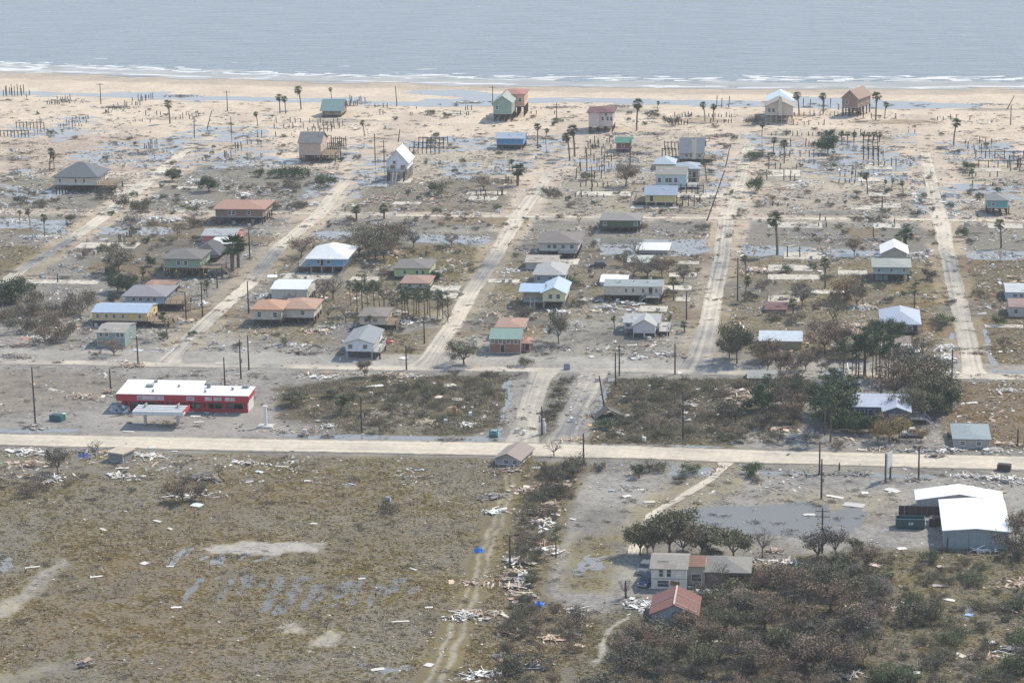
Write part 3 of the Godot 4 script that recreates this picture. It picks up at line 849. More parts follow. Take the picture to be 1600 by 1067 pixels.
func roof_mesh(kind: String, w: float, d: float, rise: float, y: float, ov: float, col: Color) -> ArrayMesh:
	# walls run x -w/2 .. w/2 and z 0 .. -d; y is the wall top
	var m := MB.new()
	m.col = col
	var x := w / 2 + ov
	var zf := ov
	var zb := -d - ov
	var zm := -d / 2
	match kind:
		"gx":
			var e := y + 0.12 - rise * ov / (d / 2)
			var t := y + 0.12 + rise
			slab4(m, Vector3(-x, e, zf), Vector3(x, e, zf), Vector3(x, t, zm), Vector3(-x, t, zm), 0.14)
			m.col = col * 0.985
			slab4(m, Vector3(-x, t, zm - 0.002), Vector3(x, t, zm - 0.002), Vector3(x, e, zb), Vector3(-x, e, zb), 0.14)
		"gz":
			var e := y + 0.12 - rise * ov / (w / 2)
			var t := y + 0.12 + rise
			slab4(m, Vector3(-x, e, zb), Vector3(-x, e, zf), Vector3(-0.001, t, zf), Vector3(-0.001, t, zb), 0.14)
			m.col = col * 0.985
			slab4(m, Vector3(0.001, t, zb), Vector3(0.001, t, zf), Vector3(x, e, zf), Vector3(x, e, zb), 0.14)
		"shed":
			slab4(m, Vector3(-x, y + 0.14, zf), Vector3(x, y + 0.14, zf), Vector3(x, y + rise + 0.14, zb), Vector3(-x, y + rise + 0.14, zb), 0.14)
		"flat":
			m.box(Vector3(0, y + 0.13, zm), Vector3(2 * x, 0.25, d + 2 * ov))
		_:      # hip
			var e := y + 0.02
			var t := y + 0.16 + rise
			var r0: Vector3
			var r1: Vector3
			var k := 0.46
			if w >= d:
				r0 = Vector3(-w / 2 + d * k, t, zm); r1 = Vector3(w / 2 - d * k, t, zm)
			else:
				r0 = Vector3(0, t, -d + w * k); r1 = Vector3(0, t, -w * k)
			var c := [Vector3(-x, e + 0.16, zf), Vector3(x, e + 0.16, zf), Vector3(x, e + 0.16, zb), Vector3(-x, e + 0.16, zb)]
			if w >= d:
				m.quad(c[0], c[1], r1, r0); m.tri(c[1], c[2], r1); m.quad(c[2], c[3], r0, r1); m.tri(c[3], c[0], r0)
			else:
				m.tri(c[0], c[1], r1); m.quad(c[1], c[2], r0, r1); m.tri(c[2], c[3], r0); m.quad(c[3], c[0], r1, r0)
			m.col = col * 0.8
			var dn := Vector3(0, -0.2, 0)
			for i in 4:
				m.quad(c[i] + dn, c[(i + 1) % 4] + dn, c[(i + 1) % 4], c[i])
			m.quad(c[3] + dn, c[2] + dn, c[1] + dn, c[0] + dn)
	return m.mesh()

func window_on(o: Node3D, at: Vector3, turn: float, w: float, h: float, kind := "window"):
	var key := "%s %.1f %.1f" % [kind, w, h]
	if not shapes.has(key):
		var m := MB.new()
		m.col = L(0.66, 0.66, 0.64)
		if kind == "door": m.col = L(0.5, 0.48, 0.44)
		for s in [-1, 1]:
			m.box(Vector3(s * (w / 2 + 0.06), 0, 0.03), Vector3(0.12, h + 0.24, 0.08))
			m.box(Vector3(0, s * (h / 2 + 0.06), 0.03), Vector3(w, 0.12, 0.08))
		if kind == "window":
			m.box(Vector3(0, 0, 0.035), Vector3(w, 0.07, 0.05))
			m.box(Vector3(0, -h / 2 - 0.15, 0.06), Vector3(w + 0.4, 0.07, 0.16))
		var p := MB.new()
		p.col = L(0.045, 0.055, 0.065)
		if kind == "door": p.col = L(0.10, 0.075, 0.06)
		if kind == "boarded": p.col = L(0.50, 0.30, 0.14)
		p.box(Vector3(0, 0, 0.015), Vector3(w, h, 0.03))
		shapes[key] = [m.mesh(), p.mesh()]
	var f := part("door" if kind == "door" else "window", shapes[key][0], mats.paint, o)
	f.position = at
	f.rotation.y = turn
	part("door_leaf" if kind == "door" else ("plywood_board" if kind == "boarded" else "pane"), shapes[key][1], mats.glass if kind == "window" else mats.wood, f)

func unit_post(key: String, col: Color, t: float) -> ArrayMesh:
	if not shapes.has(key):
		var m := MB.new()
		m.col = col
		m.box(Vector3(0, 0.5, 0), Vector3(t, 1, t))
		shapes[key] = m.mesh()
	return shapes[key]

func pile(o: Node3D, x: float, z: float, h: float, light := false):
	var p := part("pile", unit_post("pale pile" if light else "dark pile", L(0.6, 0.58, 0.54) if light else L(0.11, 0.085, 0.065), 0.34), mats.wood, o)
	p.position = Vector3(x, 0, z)
	p.scale = Vector3(1, h, 1)

func deck(o: Node3D, x0: float, x1: float, z0: float, z1: float, y: float, col: Color, stairs := ""):
	# z0 is nearer to the camera
	var m := MB.new()
	m.col = col
	m.box(Vector3((x0 + x1) / 2, y - 0.12, (z0 + z1) / 2), Vector3(x1 - x0, 0.24, z0 - z1))
	part("deck", m.mesh(), mats.wood, o)
	for x in [x0 + 0.2, x1 - 0.2]:
		for z in [z0 - 0.2, z1 + 0.2]:
			pile(o, x, z, y - 0.25)
	var r := MB.new()
	r.col = col * 1.15
	for side in [[Vector3(x0 + 0.06, y, z0 - 0.06), Vector3(x1 - 0.06, y, z0 - 0.06)], [Vector3(x1 - 0.06, y, z0 - 0.06), Vector3(x1 - 0.06, y, z1 + 0.06)], [Vector3(x0 + 0.06, y, z0 - 0.06), Vector3(x0 + 0.06, y, z1 + 0.06)]]:
		var n := maxi(1, int(side[0].distance_to(side[1]) / 1.5))
		for k in n + 1:
			var p: Vector3 = side[0].lerp(side[1], float(k) / n)
			r.box(p + Vector3(0, 0.5, 0), Vector3(0.11, 1.0, 0.11))
		var d: Vector3 = side[1] - side[0]
		for h in [0.45, 0.98]:
			r.box((side[0] + side[1]) / 2 + Vector3(0, h, 0), Vector3(maxf(absf(d.x), 0.07), 0.09, maxf(absf(d.z), 0.07)))
	part("railing", r.mesh(), mats.wood, o)
	if stairs:
		var s := MB.new()
		s.col = col
		var n := int(y / 0.25)
		for k in n:
			var h := y - 0.25 * (k + 1)
			var run := 0.28 * (k + 0.5)
			if stairs == "front":
				s.box(Vector3((x0 + x1) / 2, h, z0 + run), Vector3(1.1, 0.06, 0.3))
			elif stairs == "right":
				s.box(Vector3(x1 + run, h, z0 - 0.7), Vector3(0.3, 0.06, 1.1))
			else:
				s.box(Vector3(x0 - run, h, z0 - 0.7), Vector3(0.3, 0.06, 1.1))
		var e := Vector3.ZERO
		for w in [-0.55, 0.55]:
			var a: Vector3
			var b: Vector3
			if stairs == "front":
				a = Vector3((x0 + x1) / 2 + w, y, z0); b = Vector3((x0 + x1) / 2 + w, 0, z0 + 0.28 * n)
			elif stairs == "right":
				a = Vector3(x1, y, z0 - 0.7 + w); b = Vector3(x1 + 0.28 * n, 0, z0 - 0.7 + w)
			else:
				a = Vector3(x0, y, z0 - 0.7 + w); b = Vector3(x0 - 0.28 * n, 0, z0 - 0.7 + w)
			s.tube(a, b, 0.12, 0.12, 4)
			s.tube(a + Vector3(0, 0.9, 0), b + Vector3(0, 0.9, 0), 0.05, 0.05, 4)
		part("stair", s.mesh(), mats.wood, o)

# x0, x1, ground, wall foot, eave and ridge are read in the photograph; depth in metres
func house(called: String, label: String, short: String, x0: float, x1: float, yg: float, yw: float, ye: float, yr: float, depth: float, roof: String, wallc: Color, roofc: Color, opt := {}) -> Node3D:
	var at := gp((x0 + x1) / 2, yg)
	var s := scale_at(at)
	var el := atan2(EYE.y, Vector2(at.x, at.z).length())
	var vs := s * cos(el)
	var w := (x1 - x0) / s
	var ph := maxf((yg - yw) / vs, 0.0)
	var wh := (yw - ye) / vs
	var top := ph + wh
	var rise: float
	if roof == "gz":
		rise = (ye - yr) / vs
	elif roof == "gx" or roof == "hip":
		rise = (ye - yr - depth * 0.5 * s * sin(el)) / vs
	elif roof == "shed":
		rise = (ye - yr - depth * s * sin(el)) / vs
	else:
		rise = 0.2
	rise = clampf(rise, 0.5, 4.5)
	var gr := (wallc.r + wallc.g + wallc.b) / 3.0
	wallc = Color(clampf(gr + (wallc.r - gr) * 1.12, 0.02, 0.8), clampf(gr + (wallc.g - gr) * 1.12, 0.02, 0.8), clampf(gr + (wallc.b - gr) * 1.12, 0.02, 0.82)) * 1.08
	if opt.has("rise"): rise = opt.rise
	var o := base(called, at, opt.get("turn", 0.0))
	tag(o, label, opt.get("category", "house"), opt.get("group", ""))
	mark(short, at + Vector3(0, 0, -depth / 2), w / 2)
	var rg := (roofc.r + roofc.g + roofc.b) / 3.0
	roofc = roofc.lerp(Color(rg, rg, rg), 0.2)
	# walls
	var m := MB.new()
	m.col = wallc
	m.box(Vector3(0, ph + wh / 2, -depth / 2), Vector3(w, wh, depth))
	if roof == "gx":
		for q in [-1, 1]:
			var a := Vector3(q * w / 2, top, 0); var b := Vector3(q * w / 2, top, -depth); var c := Vector3(q * w / 2, top + rise, -depth / 2)
			if q > 0: m.tri(a, b, c)
			else: m.tri(b, a, c)
	elif roof == "gz":
		for q in [0, 1]:
			var z: float = -depth if q else 0.0
			var a := Vector3(-w / 2, top, z); var b := Vector3(w / 2, top, z); var c := Vector3(0, top + rise, z)
			if q: m.tri(b, a, c)
			else: m.tri(a, b, c)
	elif roof == "shed":
		m.quad(Vector3(-w / 2, top, -depth), Vector3(-w / 2, top, 0), Vector3(-w / 2, top, 0), Vector3(-w / 2, top + rise, -depth))
		m.tri(Vector3(w / 2, top, 0), Vector3(w / 2, top, -depth), Vector3(w / 2, top + rise, -depth))
		m.quad(Vector3(w / 2, top, -depth), Vector3(-w / 2, top, -depth), Vector3(-w / 2, top + rise, -depth), Vector3(w / 2, top + rise, -depth))
	part("wall", m.mesh(), mats.paint, o)
	# corner boards, skirt
	var tr := MB.new()
	tr.col = opt.get("trim", wallc.lerp(Color(0.7, 0.7, 0.68), 0.55))
	for q in [-1, 1]:
		tr.box(Vector3(q * (w / 2 - 0.05), ph + wh / 2, 0.012), Vector3(0.16, wh - 0.02, 0.05))
		tr.box(Vector3(q * (w / 2 + 0.012), ph + wh / 2, -0.1), Vector3(0.05, wh - 0.02, 0.16))
	tr.box(Vector3(0, ph + 0.1, 0.02), Vector3(w - 0.4, 0.2, 0.06))
	part("trim", tr.mesh(), mats.paint, o)
	var ov: float = opt.get("over", 0.45)
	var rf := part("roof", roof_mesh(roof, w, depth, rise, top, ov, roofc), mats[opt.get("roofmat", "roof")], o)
	if (roof == "gx" or roof == "hip") and not opt.has("roofmat"):
		for i in 2 + rng.randi() % 4:
			var k := rnd(0.15, 0.7)
			var slope := atan2(rise, depth / 2)
			var span := w * (1.0 if roof == "gx" else 1.0 - 0.9 * k * minf(1.0, depth / w))
			var pm := box_mesh(Vector3(rnd(0.6, 2.2), 0.03, rnd(0.4, 1.2)), jig(roofc * ([0.72, 0.82, 1.25][rng.randi() % 3] as float), 0.1))
			var pp := part("shingle_patch", pm, mats.roof, rf)
			pp.transform = Transform3D(Basis(Vector3.RIGHT, slope), Vector3(rnd(-0.36, 0.36) * span, top + (0.13 if roof == "gx" else 0.19) + rise * k, -depth / 2 * k))
	if opt.has("vents"):
		for i in int(opt.vents):
			var vm := MB.new()
			vm.col = L(0.3, 0.3, 0.3)
			var t: float = (i + 0.7) / (opt.vents + 0.4)
			vm.tube(Vector3(0, -0.2, 0), Vector3(0, 0.55, 0), 0.14, 0.14, 6, true)
			var v := part("vent_pipe", vm.mesh(), mats.metal, rf)
			v.position = Vector3((t - 0.5) * w * 0.8, top + rise * 0.55, -depth * 0.3)
	# openings
	var wy := ph + wh * 0.55
	var hh := clampf(wh * 0.42, 0.7, 1.3)
	for u in opt.get("win", []):
		window_on(o, Vector3((u - 0.5) * w, wy, 0), 0, opt.get("ww", 0.95), hh)
	for u in opt.get("boarded", []):
		window_on(o, Vector3((u - 0.5) * w, ph + wh * 0.3, 0), 0, 1.5, 1.2, "boarded")
	for u in opt.get("door", []):
		window_on(o, Vector3((u - 0.5) * w, ph + 1.05, 0), 0, 0.9, 1.95, "door")
	for u in opt.get("win2", []):      # a second row, higher
		window_on(o, Vector3((u - 0.5) * w, ph + wh * 0.86, 0), 0, 0.8, 0.9)
	for u in opt.get("side", [0.3, 0.7]):
		window_on(o, Vector3(w / 2, wy, -u * depth), PI / 2, 0.9, hh)
		window_on(o, Vector3(-w / 2, wy, -u * depth), -PI / 2, 0.9, hh)
	# what carries it
	if ph > 0.5:
		var nx := maxi(2, int(round(w / opt.get("step", 2.6))) + 1)
		var nz := maxi(2, int(round(depth / 3.0)) + 1)
		for i in nx:
			for j in nz:
				pile(o, lerpf(-w / 2 + 0.25, w / 2 - 0.25, float(i) / (nx - 1)), lerpf(-0.2, -depth + 0.2, float(j) / (nz - 1)), ph, opt.get("palepiles", false))
		var bm := MB.new()
		bm.col = L(0.2, 0.16, 0.12)
		for j in nz:
			bm.box(Vector3(0, ph - 0.16, lerpf(-0.2, -depth + 0.2, float(j) / (nz - 1))), Vector3(w - 0.1, 0.3, 0.14))
		part("floor_beam", bm.mesh(), mats.wood, o)
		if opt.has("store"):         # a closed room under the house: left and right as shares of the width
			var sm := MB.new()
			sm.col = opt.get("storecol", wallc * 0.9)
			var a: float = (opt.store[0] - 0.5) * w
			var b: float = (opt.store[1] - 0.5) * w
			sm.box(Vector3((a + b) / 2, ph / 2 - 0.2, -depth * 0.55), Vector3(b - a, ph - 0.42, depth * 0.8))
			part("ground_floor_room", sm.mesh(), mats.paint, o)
	if opt.has("chimney"):
		var cm := MB.new()
		cm.col = L(0.66, 0.6, 0.52)
		cm.box(Vector3((opt.chimney - 0.5) * w, ph + (wh + rise + 0.8) / 2, 0.45), Vector3(1.3, wh + rise + 0.8, 0.9))
		cm.col = L(0.2, 0.18, 0.17)
		cm.box(Vector3((opt.chimney - 0.5) * w, ph + wh + rise + 0.95, 0.45), Vector3(0.8, 0.3, 0.5))
		part("chimney", cm.mesh(), mats.paint, o)
	if opt.has("deck"):
		var dk: Array = opt.deck     # side, width, from, to (as shares of the depth), stairs
		if dk[0] == "right":
			deck(o, w / 2 + 0.02, w / 2 + dk[1], -dk[2] * depth, -dk[3] * depth, maxf(ph, 0.6), opt.get("deckcol", L(0.38, 0.29, 0.2)), dk[4])
		elif dk[0] == "left":
			deck(o, -w / 2 - dk[1], -w / 2 - 0.02, -dk[2] * depth, -dk[3] * depth, maxf(ph, 0.6), opt.get("deckcol", L(0.38, 0.29, 0.2)), dk[4])
		else:
			deck(o, (dk[2] - 0.5) * w, (dk[3] - 0.5) * w, dk[1], 0.02, maxf(ph, 0.6), opt.get("deckcol", L(0.38, 0.29, 0.2)), dk[4])
	if opt.has("front_gable"):       # share of the width from, to, how far forward, apex height, colours
		var g: Array = opt.front_gable
		var gw: float = (g[1] - g[0]) * w
		var gx: float = ((g[0] + g[1]) / 2 - 0.5) * w
		var gm := MB.new()
		gm.col = g[4]
		gm.f = Transform3D(Basis(), Vector3(gx, 0, g[2]))
		gm.box(Vector3(0, ph + wh / 2 - 0.01, -g[2] / 2), Vector3(gw, wh - 0.02, g[2]))
		gm.tri(Vector3(-gw / 2, top - 0.02, 0), Vector3(gw / 2, top - 0.02, 0), Vector3(0, top + g[3], 0))
		part("front_wing_wall", gm.mesh(), mats.paint, o)
		var rm := part("front_wing_roof", roof_mesh("gz", gw, g[2] + depth * 0.35, g[3], top, 0.35, roofc * 1.01), mats[opt.get("roofmat", "roof")], o)
		rm.position = Vector3(gx, 0.02, g[2])
		if g.size() > 5:
			for u in g[5]:
				window_on(o, Vector3(gx + (u - 0.5) * gw, wy, g[2]), 0, 0.9, hh)
		if opt.has("garage"):
			part("garage_wall", box_mesh(Vector3(gw, ph, 0.2), g[4]), mats.paint, o).position = Vector3(gx, ph / 2, g[2] - 0.12)
			for u in opt.garage:
				part("garage_opening", box_mesh(Vector3(2.3, ph * 0.8, 0.05), L(0.04, 0.04, 0.045)), mats.paint, o).position = Vector3((u - 0.5) * w, ph * 0.42, g[2])
		if ph > 0.5:
			for q in [-1, 1]:
				pile(o, gx + q * (gw / 2 - 0.25), g[2] - 0.25, ph, opt.get("palepiles", false))
	return o

func build_houses():
	var WHITE := L(0.74, 0.74, 0.72)
	var GREYR := L(0.17, 0.17, 0.18)
	# ---- along the beach
	house("beach_house", "dark grey hip-roofed house on piles with a deck, at far left", "the dark hip-roofed house at left", 85, 152, 300, 289, 277, 253, 13, "hip", L(0.62, 0.58, 0.52), L(0.13, 0.145, 0.165), {"win": [0.12, 0.5, 0.7], "ww": 0.6, "deck": ["right", 6, 0.0, 0.7, "right"], "step": 2.0, "over": 0.9})
	house("beach_cottage", "small brown beach cottage with a teal gable roof and open porch", "the teal-roofed beach cottage", 503, 533, 183, 179, 171.5, 155, 11, "gx", L(0.22, 0.15, 0.12), L(0.17, 0.29, 0.28), {"win": [0.25, 0.75], "over": 0.8, "roofmat": "metal"})
	house("beach_house", "tall windowless tan house with a grey roof on bare piles", "the tan windowless house", 467, 502, 254, 242, 223, 206, 11, "gx", L(0.50, 0.40, 0.34), L(0.16, 0.165, 0.18), {"side": [0.4], "deck": ["right", 5, 0.0, 0.9, ""], "over": 0.4, "step": 2.0})
	house("beach_house", "white steep-gabled house with two boarded windows on tall piles", "the white steep-gabled house", 604, 637, 282, 265, 252, 234, 11, "gz", L(0.80, 0.81, 0.84), L(0.62, 0.68, 0.72), {"boarded": [0.3, 0.8], "win2": [0.38], "palepiles": true, "over": 0.7, "step": 2.2, "deck": ["front", 3.0, 0.1, 0.9, "front"], "deckcol": L(0.6, 0.58, 0.55), "roofmat": "metal"})
	house("beach_house", "peach stucco beach house with a red-brown roof beside the lagoon", "the peach beach house", 786, 820, 182, 166, 148, 142, 12, "hip", L(0.62, 0.42, 0.32), L(0.40, 0.17, 0.13), {"win": [0.8], "rise": 1.0, "step": 3})
	house("beach_house", "sea-green gabled beach house standing on stout brown piles", "the sea-green gabled house", 771, 800, 190, 178, 160, 150, 13, "gz", L(0.26, 0.36, 0.30), L(0.33, 0.38, 0.36), {"win": [0.2], "step": 2.6, "over": 0.5})
	house("beach_villa", "cream two-storey beach villa with a dark red hip roof", "the cream villa with red roof", 920, 958, 206, 197, 176, 167, 11, "hip", L(0.66, 0.58, 0.54), L(0.16, 0.065, 0.07), {"win": [0.1, 0.32, 0.58, 0.78, 0.93], "win2": [0.72], "ww": 0.7, "front_gable": [0.02, 0.45, 1.6, 0.5, L(0.66, 0.58, 0.54)], "over": 0.7})
	house("beach_cottage", "low bright blue cottage with a long blue roof", "the low bright blue cottage", 776, 818, 233, 226, 216, 207, 10, "gx", L(0.13, 0.29, 0.50), L(0.28, 0.37, 0.48), {"over": 0.6, "side": [], "step": 2.5})
	house("wrecked_cottage", "small rust-walled cottage with a bright green roof amid wreckage", "the green-roofed wrecked cottage", 963, 985, 238, 233, 222.5, 214, 8, "gx", L(0.27, 0.13, 0.09), L(0.06, 0.24, 0.17), {"win": [0.5], "over": 0.6})
	house("beach_house", "slate blue-roofed house with a cream chimney on its front", "the house with cream chimney", 1062, 1099, 254, 248, 239, 215, 14, "gx", L(0.45, 0.45, 0.46), L(0.15, 0.185, 0.22), {"win": [0.3, 0.5, 0.85], "chimney": 0.62, "step": 3.0, "over": 0.4, "deck": ["right", 3, 0.0, 0.5, ""]})
	house("house", "yellow cottage with a pale blue roof behind the pale blue house", "the small yellow cottage", 1024, 1054, 266, 262, 257, 245, 9, "hip", L(0.55, 0.52, 0.28), L(0.40, 0.50, 0.60), {"side": []})
	house("house", "blue-grey roofed porch house right behind the pale blue house", "the porch house", 1058, 1092, 285, 278, 264, 254, 9, "hip", L(0.28, 0.26, 0.25), L(0.33, 0.40, 0.48), {"win": [0.3, 0.6], "door": [0.8], "palepiles": true, "over": 0.7})
	house("house", "tall pale blue box house with four windows and tan roof", "the tall pale blue house", 1025, 1073, 296, 292, 273, 260, 9, "gx", L(0.48, 0.60, 0.64), L(0.30, 0.28, 0.26), {"win": [0.12, 0.36, 0.47, 0.65], "over": 0.25, "deck": ["right", 4, 0.1, 0.9, "right"], "deckcol": L(0.6, 0.6, 0.58), "palepiles": true})
	house("house", "yellow house with blue shed roof, dark porch and white posts", "the yellow blue-roofed house", 1009, 1056, 323, 316, 304, 290, 10, "gx", L(0.56, 0.50, 0.25), L(0.26, 0.34, 0.46), {"palepiles": true, "door": [0.2], "deck": ["left", 3.5, 0.1, 0.9, ""], "over": 0.6, "step": 3.4})
	house("beach_house", "teal-hipped white beach house, the farther of two joined gables", "the white teal-hipped house", 1200, 1238, 184, 176, 158, 141, 12, "hip", L(0.60, 0.68, 0.68), L(0.62, 0.76, 0.80), {"palepiles": true, "side": [0.5], "over": 0.8, "roofmat": "metal"})
	house("beach_house", "beige gabled beach house on white piles before the teal-hipped one", "the beige gabled beach house", 1196, 1239, 192, 180, 166, 156, 9, "gz", L(0.56, 0.50, 0.42), L(0.36, 0.32, 0.29), {"palepiles": true, "win": [0.15, 0.3], "over": 0.7, "step": 2.0, "chimney": 0.55})
	house("beach_house", "weathered brown gabled beach house high on thin piles", "the brown gabled beach house", 1315, 1342, 182, 168, 153, 141, 12, "gz", L(0.28, 0.20, 0.16), L(0.36, 0.24, 0.18), {"turn": -0.4, "boarded": [], "win": [0.3], "over": 0.5, "step": 3})
	house("cottage", "small teal cottage with a grey hip roof at far right", "the small teal cottage", 1543, 1575, 336, 325, 314, 303, 8, "hip", L(0.14, 0.33, 0.36), L(0.22, 0.23, 0.24), {"step": 2.4, "over": 0.3, "win": [0.3]})
	# ---- the row behind the sandy street and the canal
	house("house", "brown house with a broad orange tile hip roof", "the orange hip-roofed house", 336, 412, 350, 339, 327, 313, 13, "hip", L(0.24, 0.18, 0.14), L(0.40, 0.215, 0.15), {"win": [0.3, 0.38, 0.7], "step": 2.4, "over": 0.8})
	house("house", "pink house with a pale grey gable roof", "the pink house", 315, 368, 383, 379, 368.5, 358, 10, "gx", L(0.60, 0.22, 0.20), L(0.36, 0.39, 0.41), {"over": 0.3, "win": [], "deck": ["right", 4, 0.0, 0.5, ""]})
	house("house", "white pyramid-roofed pale blue house between pink and dark roofs", "the white pyramid roof", 328, 361, 396, 388, 381, 372, 8, "hip", L(0.42, 0.50, 0.60), L(0.78, 0.80, 0.82), {"over": 0.5, "roofmat": "metal"})
	house("house", "charcoal hip-roofed house half hidden behind the green house", "the charcoal roof", 300, 340, 408, 402, 399, 377, 12, "hip", L(0.35, 0.35, 0.33), L(0.085, 0.09, 0.10), {"over": 0.8})
	house("house", "sage green house with a brown-grey hip roof on tall piles", "the sage green house", 256, 314, 434, 418, 405, 390, 11, "hip", L(0.25, 0.34, 0.27), L(0.17, 0.16, 0.15), {"win": [0.4, 0.6], "step": 2.0, "over": 0.6, "deck": ["right", 6, 0.0, 0.5, "right"]})
	house("house", "blue house with a low white metal hip roof on pillars", "the white hip-roofed blue house", 484, 538, 426, 416, 404, 382, 14, "hip", L(0.20, 0.38, 0.62), L(0.70, 0.74, 0.76), {"palepiles": true, "door": [0.35], "win": [0.25, 0.55], "deck": ["left", 3.2, 0.0, 0.9, "left"], "deckcol": L(0.66, 0.66, 0.64), "over": 1.3, "roofmat": "metal", "step": 3.2})
	house("house", "lime-green house with a grey-brown hip roof", "the lime-green house", 616, 671, 436, 432, 420, 406, 11, "hip", L(0.46, 0.58, 0.30), L(0.19, 0.17, 0.16), {"win": [0.3, 0.65, 0.82], "ww": 0.7, "deck": ["right", 2.5, 0.0, 0.7, "right"], "deckcol": L(0.7, 0.7, 0.68)})
	house("house", "low house with a brick-red hip roof before the lime-green house", "the low red-tiled house", 627, 670, 452, 450, 443, 432, 9, "hip", L(0.55, 0.52, 0.48), L(0.36, 0.215, 0.16), {"over": 0.5, "win": [0.3, 0.7]})
	house("storage_building", "white metal-roofed storage building raised beside the orange-roofed house", "the white metal-roofed building", 424, 480, 475, 467, 452, 440, 11, "gx", L(0.60, 0.58, 0.53), L(0.70, 0.75, 0.78), {"category": "building", "roofmat": "metal", "over": 0.3, "side": [], "step": 3})
	var hh := house("house", "beige house with an orange hip roof and projecting left wing", "the beige orange-roofed house", 440, 491, 506, 496, 483, 467, 10, "hip", L(0.58, 0.54, 0.47), L(0.44, 0.26, 0.18), {"win": [0.65], "over": 0.6, "step": 2.2})
	var w1 := part("wing_wall", box_mesh(Vector3(7.2, 2.5, 6.5), L(0.58, 0.54, 0.47)), mats.paint, hh)
	w1.position = Vector3(-7.2, 2.9, -0.6)
	var w2 := part("wing_roof", roof_mesh("hip", 7.2, 9.0, 1.3, 4.15, 0.6, L(0.44, 0.26, 0.18)), mats.roof, hh)
	w2.position = Vector3(-7.2, 0, 2.65)
	window_on(hh, Vector3(-9.2, 2.9, 2.65), 0, 0.9, 1.1)
	window_on(hh, Vector3(-5.2, 2.9, 2.65), 0, 0.9, 1.1)
	for q in [-10.5, -8.2, -6.2, -3.9]:
		for z in [2.4, -0.6, -3.6]: pile(hh, q, z, 1.65)
	house("house", "small cream house with a flat brown hip roof among pines", "the small cream house", 562, 603, 516, 507, 495, 484, 9, "hip", L(0.60, 0.52, 0.42), L(0.22, 0.19, 0.17), {"win": [0.25, 0.6], "over": 0.5, "deck": ["right", 2.6, 0.0, 0.8, "right"], "step": 2.2})
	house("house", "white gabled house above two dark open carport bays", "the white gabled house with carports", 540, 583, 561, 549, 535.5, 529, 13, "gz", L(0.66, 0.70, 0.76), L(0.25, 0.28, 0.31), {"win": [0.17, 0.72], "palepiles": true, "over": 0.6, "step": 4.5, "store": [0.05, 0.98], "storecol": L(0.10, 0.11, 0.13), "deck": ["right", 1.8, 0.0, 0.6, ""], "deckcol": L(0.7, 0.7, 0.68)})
	# ---- left blocks
	house("house", "pale blue house with a lavender-grey hip roof on dark piles", "the pale blue house at left", 195, 257, 485, 474, 463, 447, 11, "hip", L(0.33, 0.47, 0.62), L(0.24, 0.24, 0.27), {"win": [0.22, 0.4, 0.6, 0.76], "ww": 0.8, "over": 0.9, "deck": ["right", 5, 0.0, 0.8, "right"], "step": 2.0})
	house("house", "rust-brown roofed house showing above the pale blue house", "the rust-brown roof", 225, 268, 462, 456, 450, 441, 9, "gx", L(0.40, 0.42, 0.45), L(0.33, 0.19, 0.14), {"over": 0.4, "front_gable": [0.2, 0.5, 1.0, 1.2, L(0.5, 0.55, 0.6)]})
	house("house", "long yellow house with a blue metal roof and small windows", "the long yellow house", 143, 231, 511, 501, 488.5, 476, 10, "gx", L(0.60, 0.46, 0.25), L(0.33, 0.44, 0.60), {"win": [0.1, 0.26, 0.4, 0.56, 0.87], "ww": 0.7, "roofmat": "metal", "over": 0.3, "deck": ["right", 5.5, 0.0, 0.5, "right"], "deckcol": L(0.45, 0.33, 0.25), "step": 2.4, "store": [0.34, 0.52]})
	house("house", "boxy grey-green two-storey house with a tan flat-gabled roof", "the boxy grey-green house", 151, 196, 543, 542, 520, 507, 10, "gx", L(0.24, 0.31, 0.31), L(0.33, 0.31, 0.28), {"win2": [0.15, 0.35, 0.75, 0.9], "over": 0.2, "side": [0.5]})
	# ---- middle block, right of the middle street
	house("house", "brown-grey hip-roofed house with a white porch, beside the canal", "the brown-grey hip-roofed house", 843, 903, 402, 392, 380, 363, 13, "hip", L(0.56, 0.55, 0.52), L(0.20, 0.175, 0.16), {"win": [0.25, 0.4, 0.62, 0.85], "over": 0.8, "step": 2.3, "deck": ["front", 2.0, 0.5, 0.98, ""], "deckcol": L(0.62, 0.62, 0.6)})
	house("house", "low pale grey house with a drooping beige roof", "the low pale grey house", 822, 870, 422, 421, 410, 399, 9, "gx", L(0.50, 0.49, 0.47), L(0.42, 0.37, 0.32), {"over": 0.4, "side": []})
	house("house", "blue house with a pale grey hip roof behind the light yellow house", "the blue grey-roofed house", 835, 881, 448, 442, 430, 412, 12, "hip", L(0.27, 0.38, 0.50), L(0.38, 0.39, 0.39), {"win": [0.15, 0.55, 0.8], "over": 0.6})
	var lyh := house("house", "light yellow house with a blue gable roof and left deck", "the light yellow house", 848, 883, 482, 471, 457, 449, 12, "gz", L(0.64, 0.63, 0.42), L(0.40, 0.52, 0.68), {"win": [0.35, 0.7], "palepiles": true, "roofmat": "metal", "over": 0.6, "step": 4, "deck": ["left", 5, 0.0, 0.5, "front"], "deckcol": L(0.6, 0.6, 0.56)})
	var ly := part("left_wing_wall", box_mesh(Vector3(5.6, 2.2, 6.0), L(0.62, 0.60, 0.42)), mats.paint, lyh)
	ly.position = Vector3(-5.7, 3.0, -7.2)
	var ly2 := part("left_wing_roof", roof_mesh("gx", 5.8, 9.2, 1.0, 4.0, 0.3, L(0.40, 0.52, 0.68)), mats.metal, lyh)
	ly2.position = Vector3(-5.9, 0, -1.2)
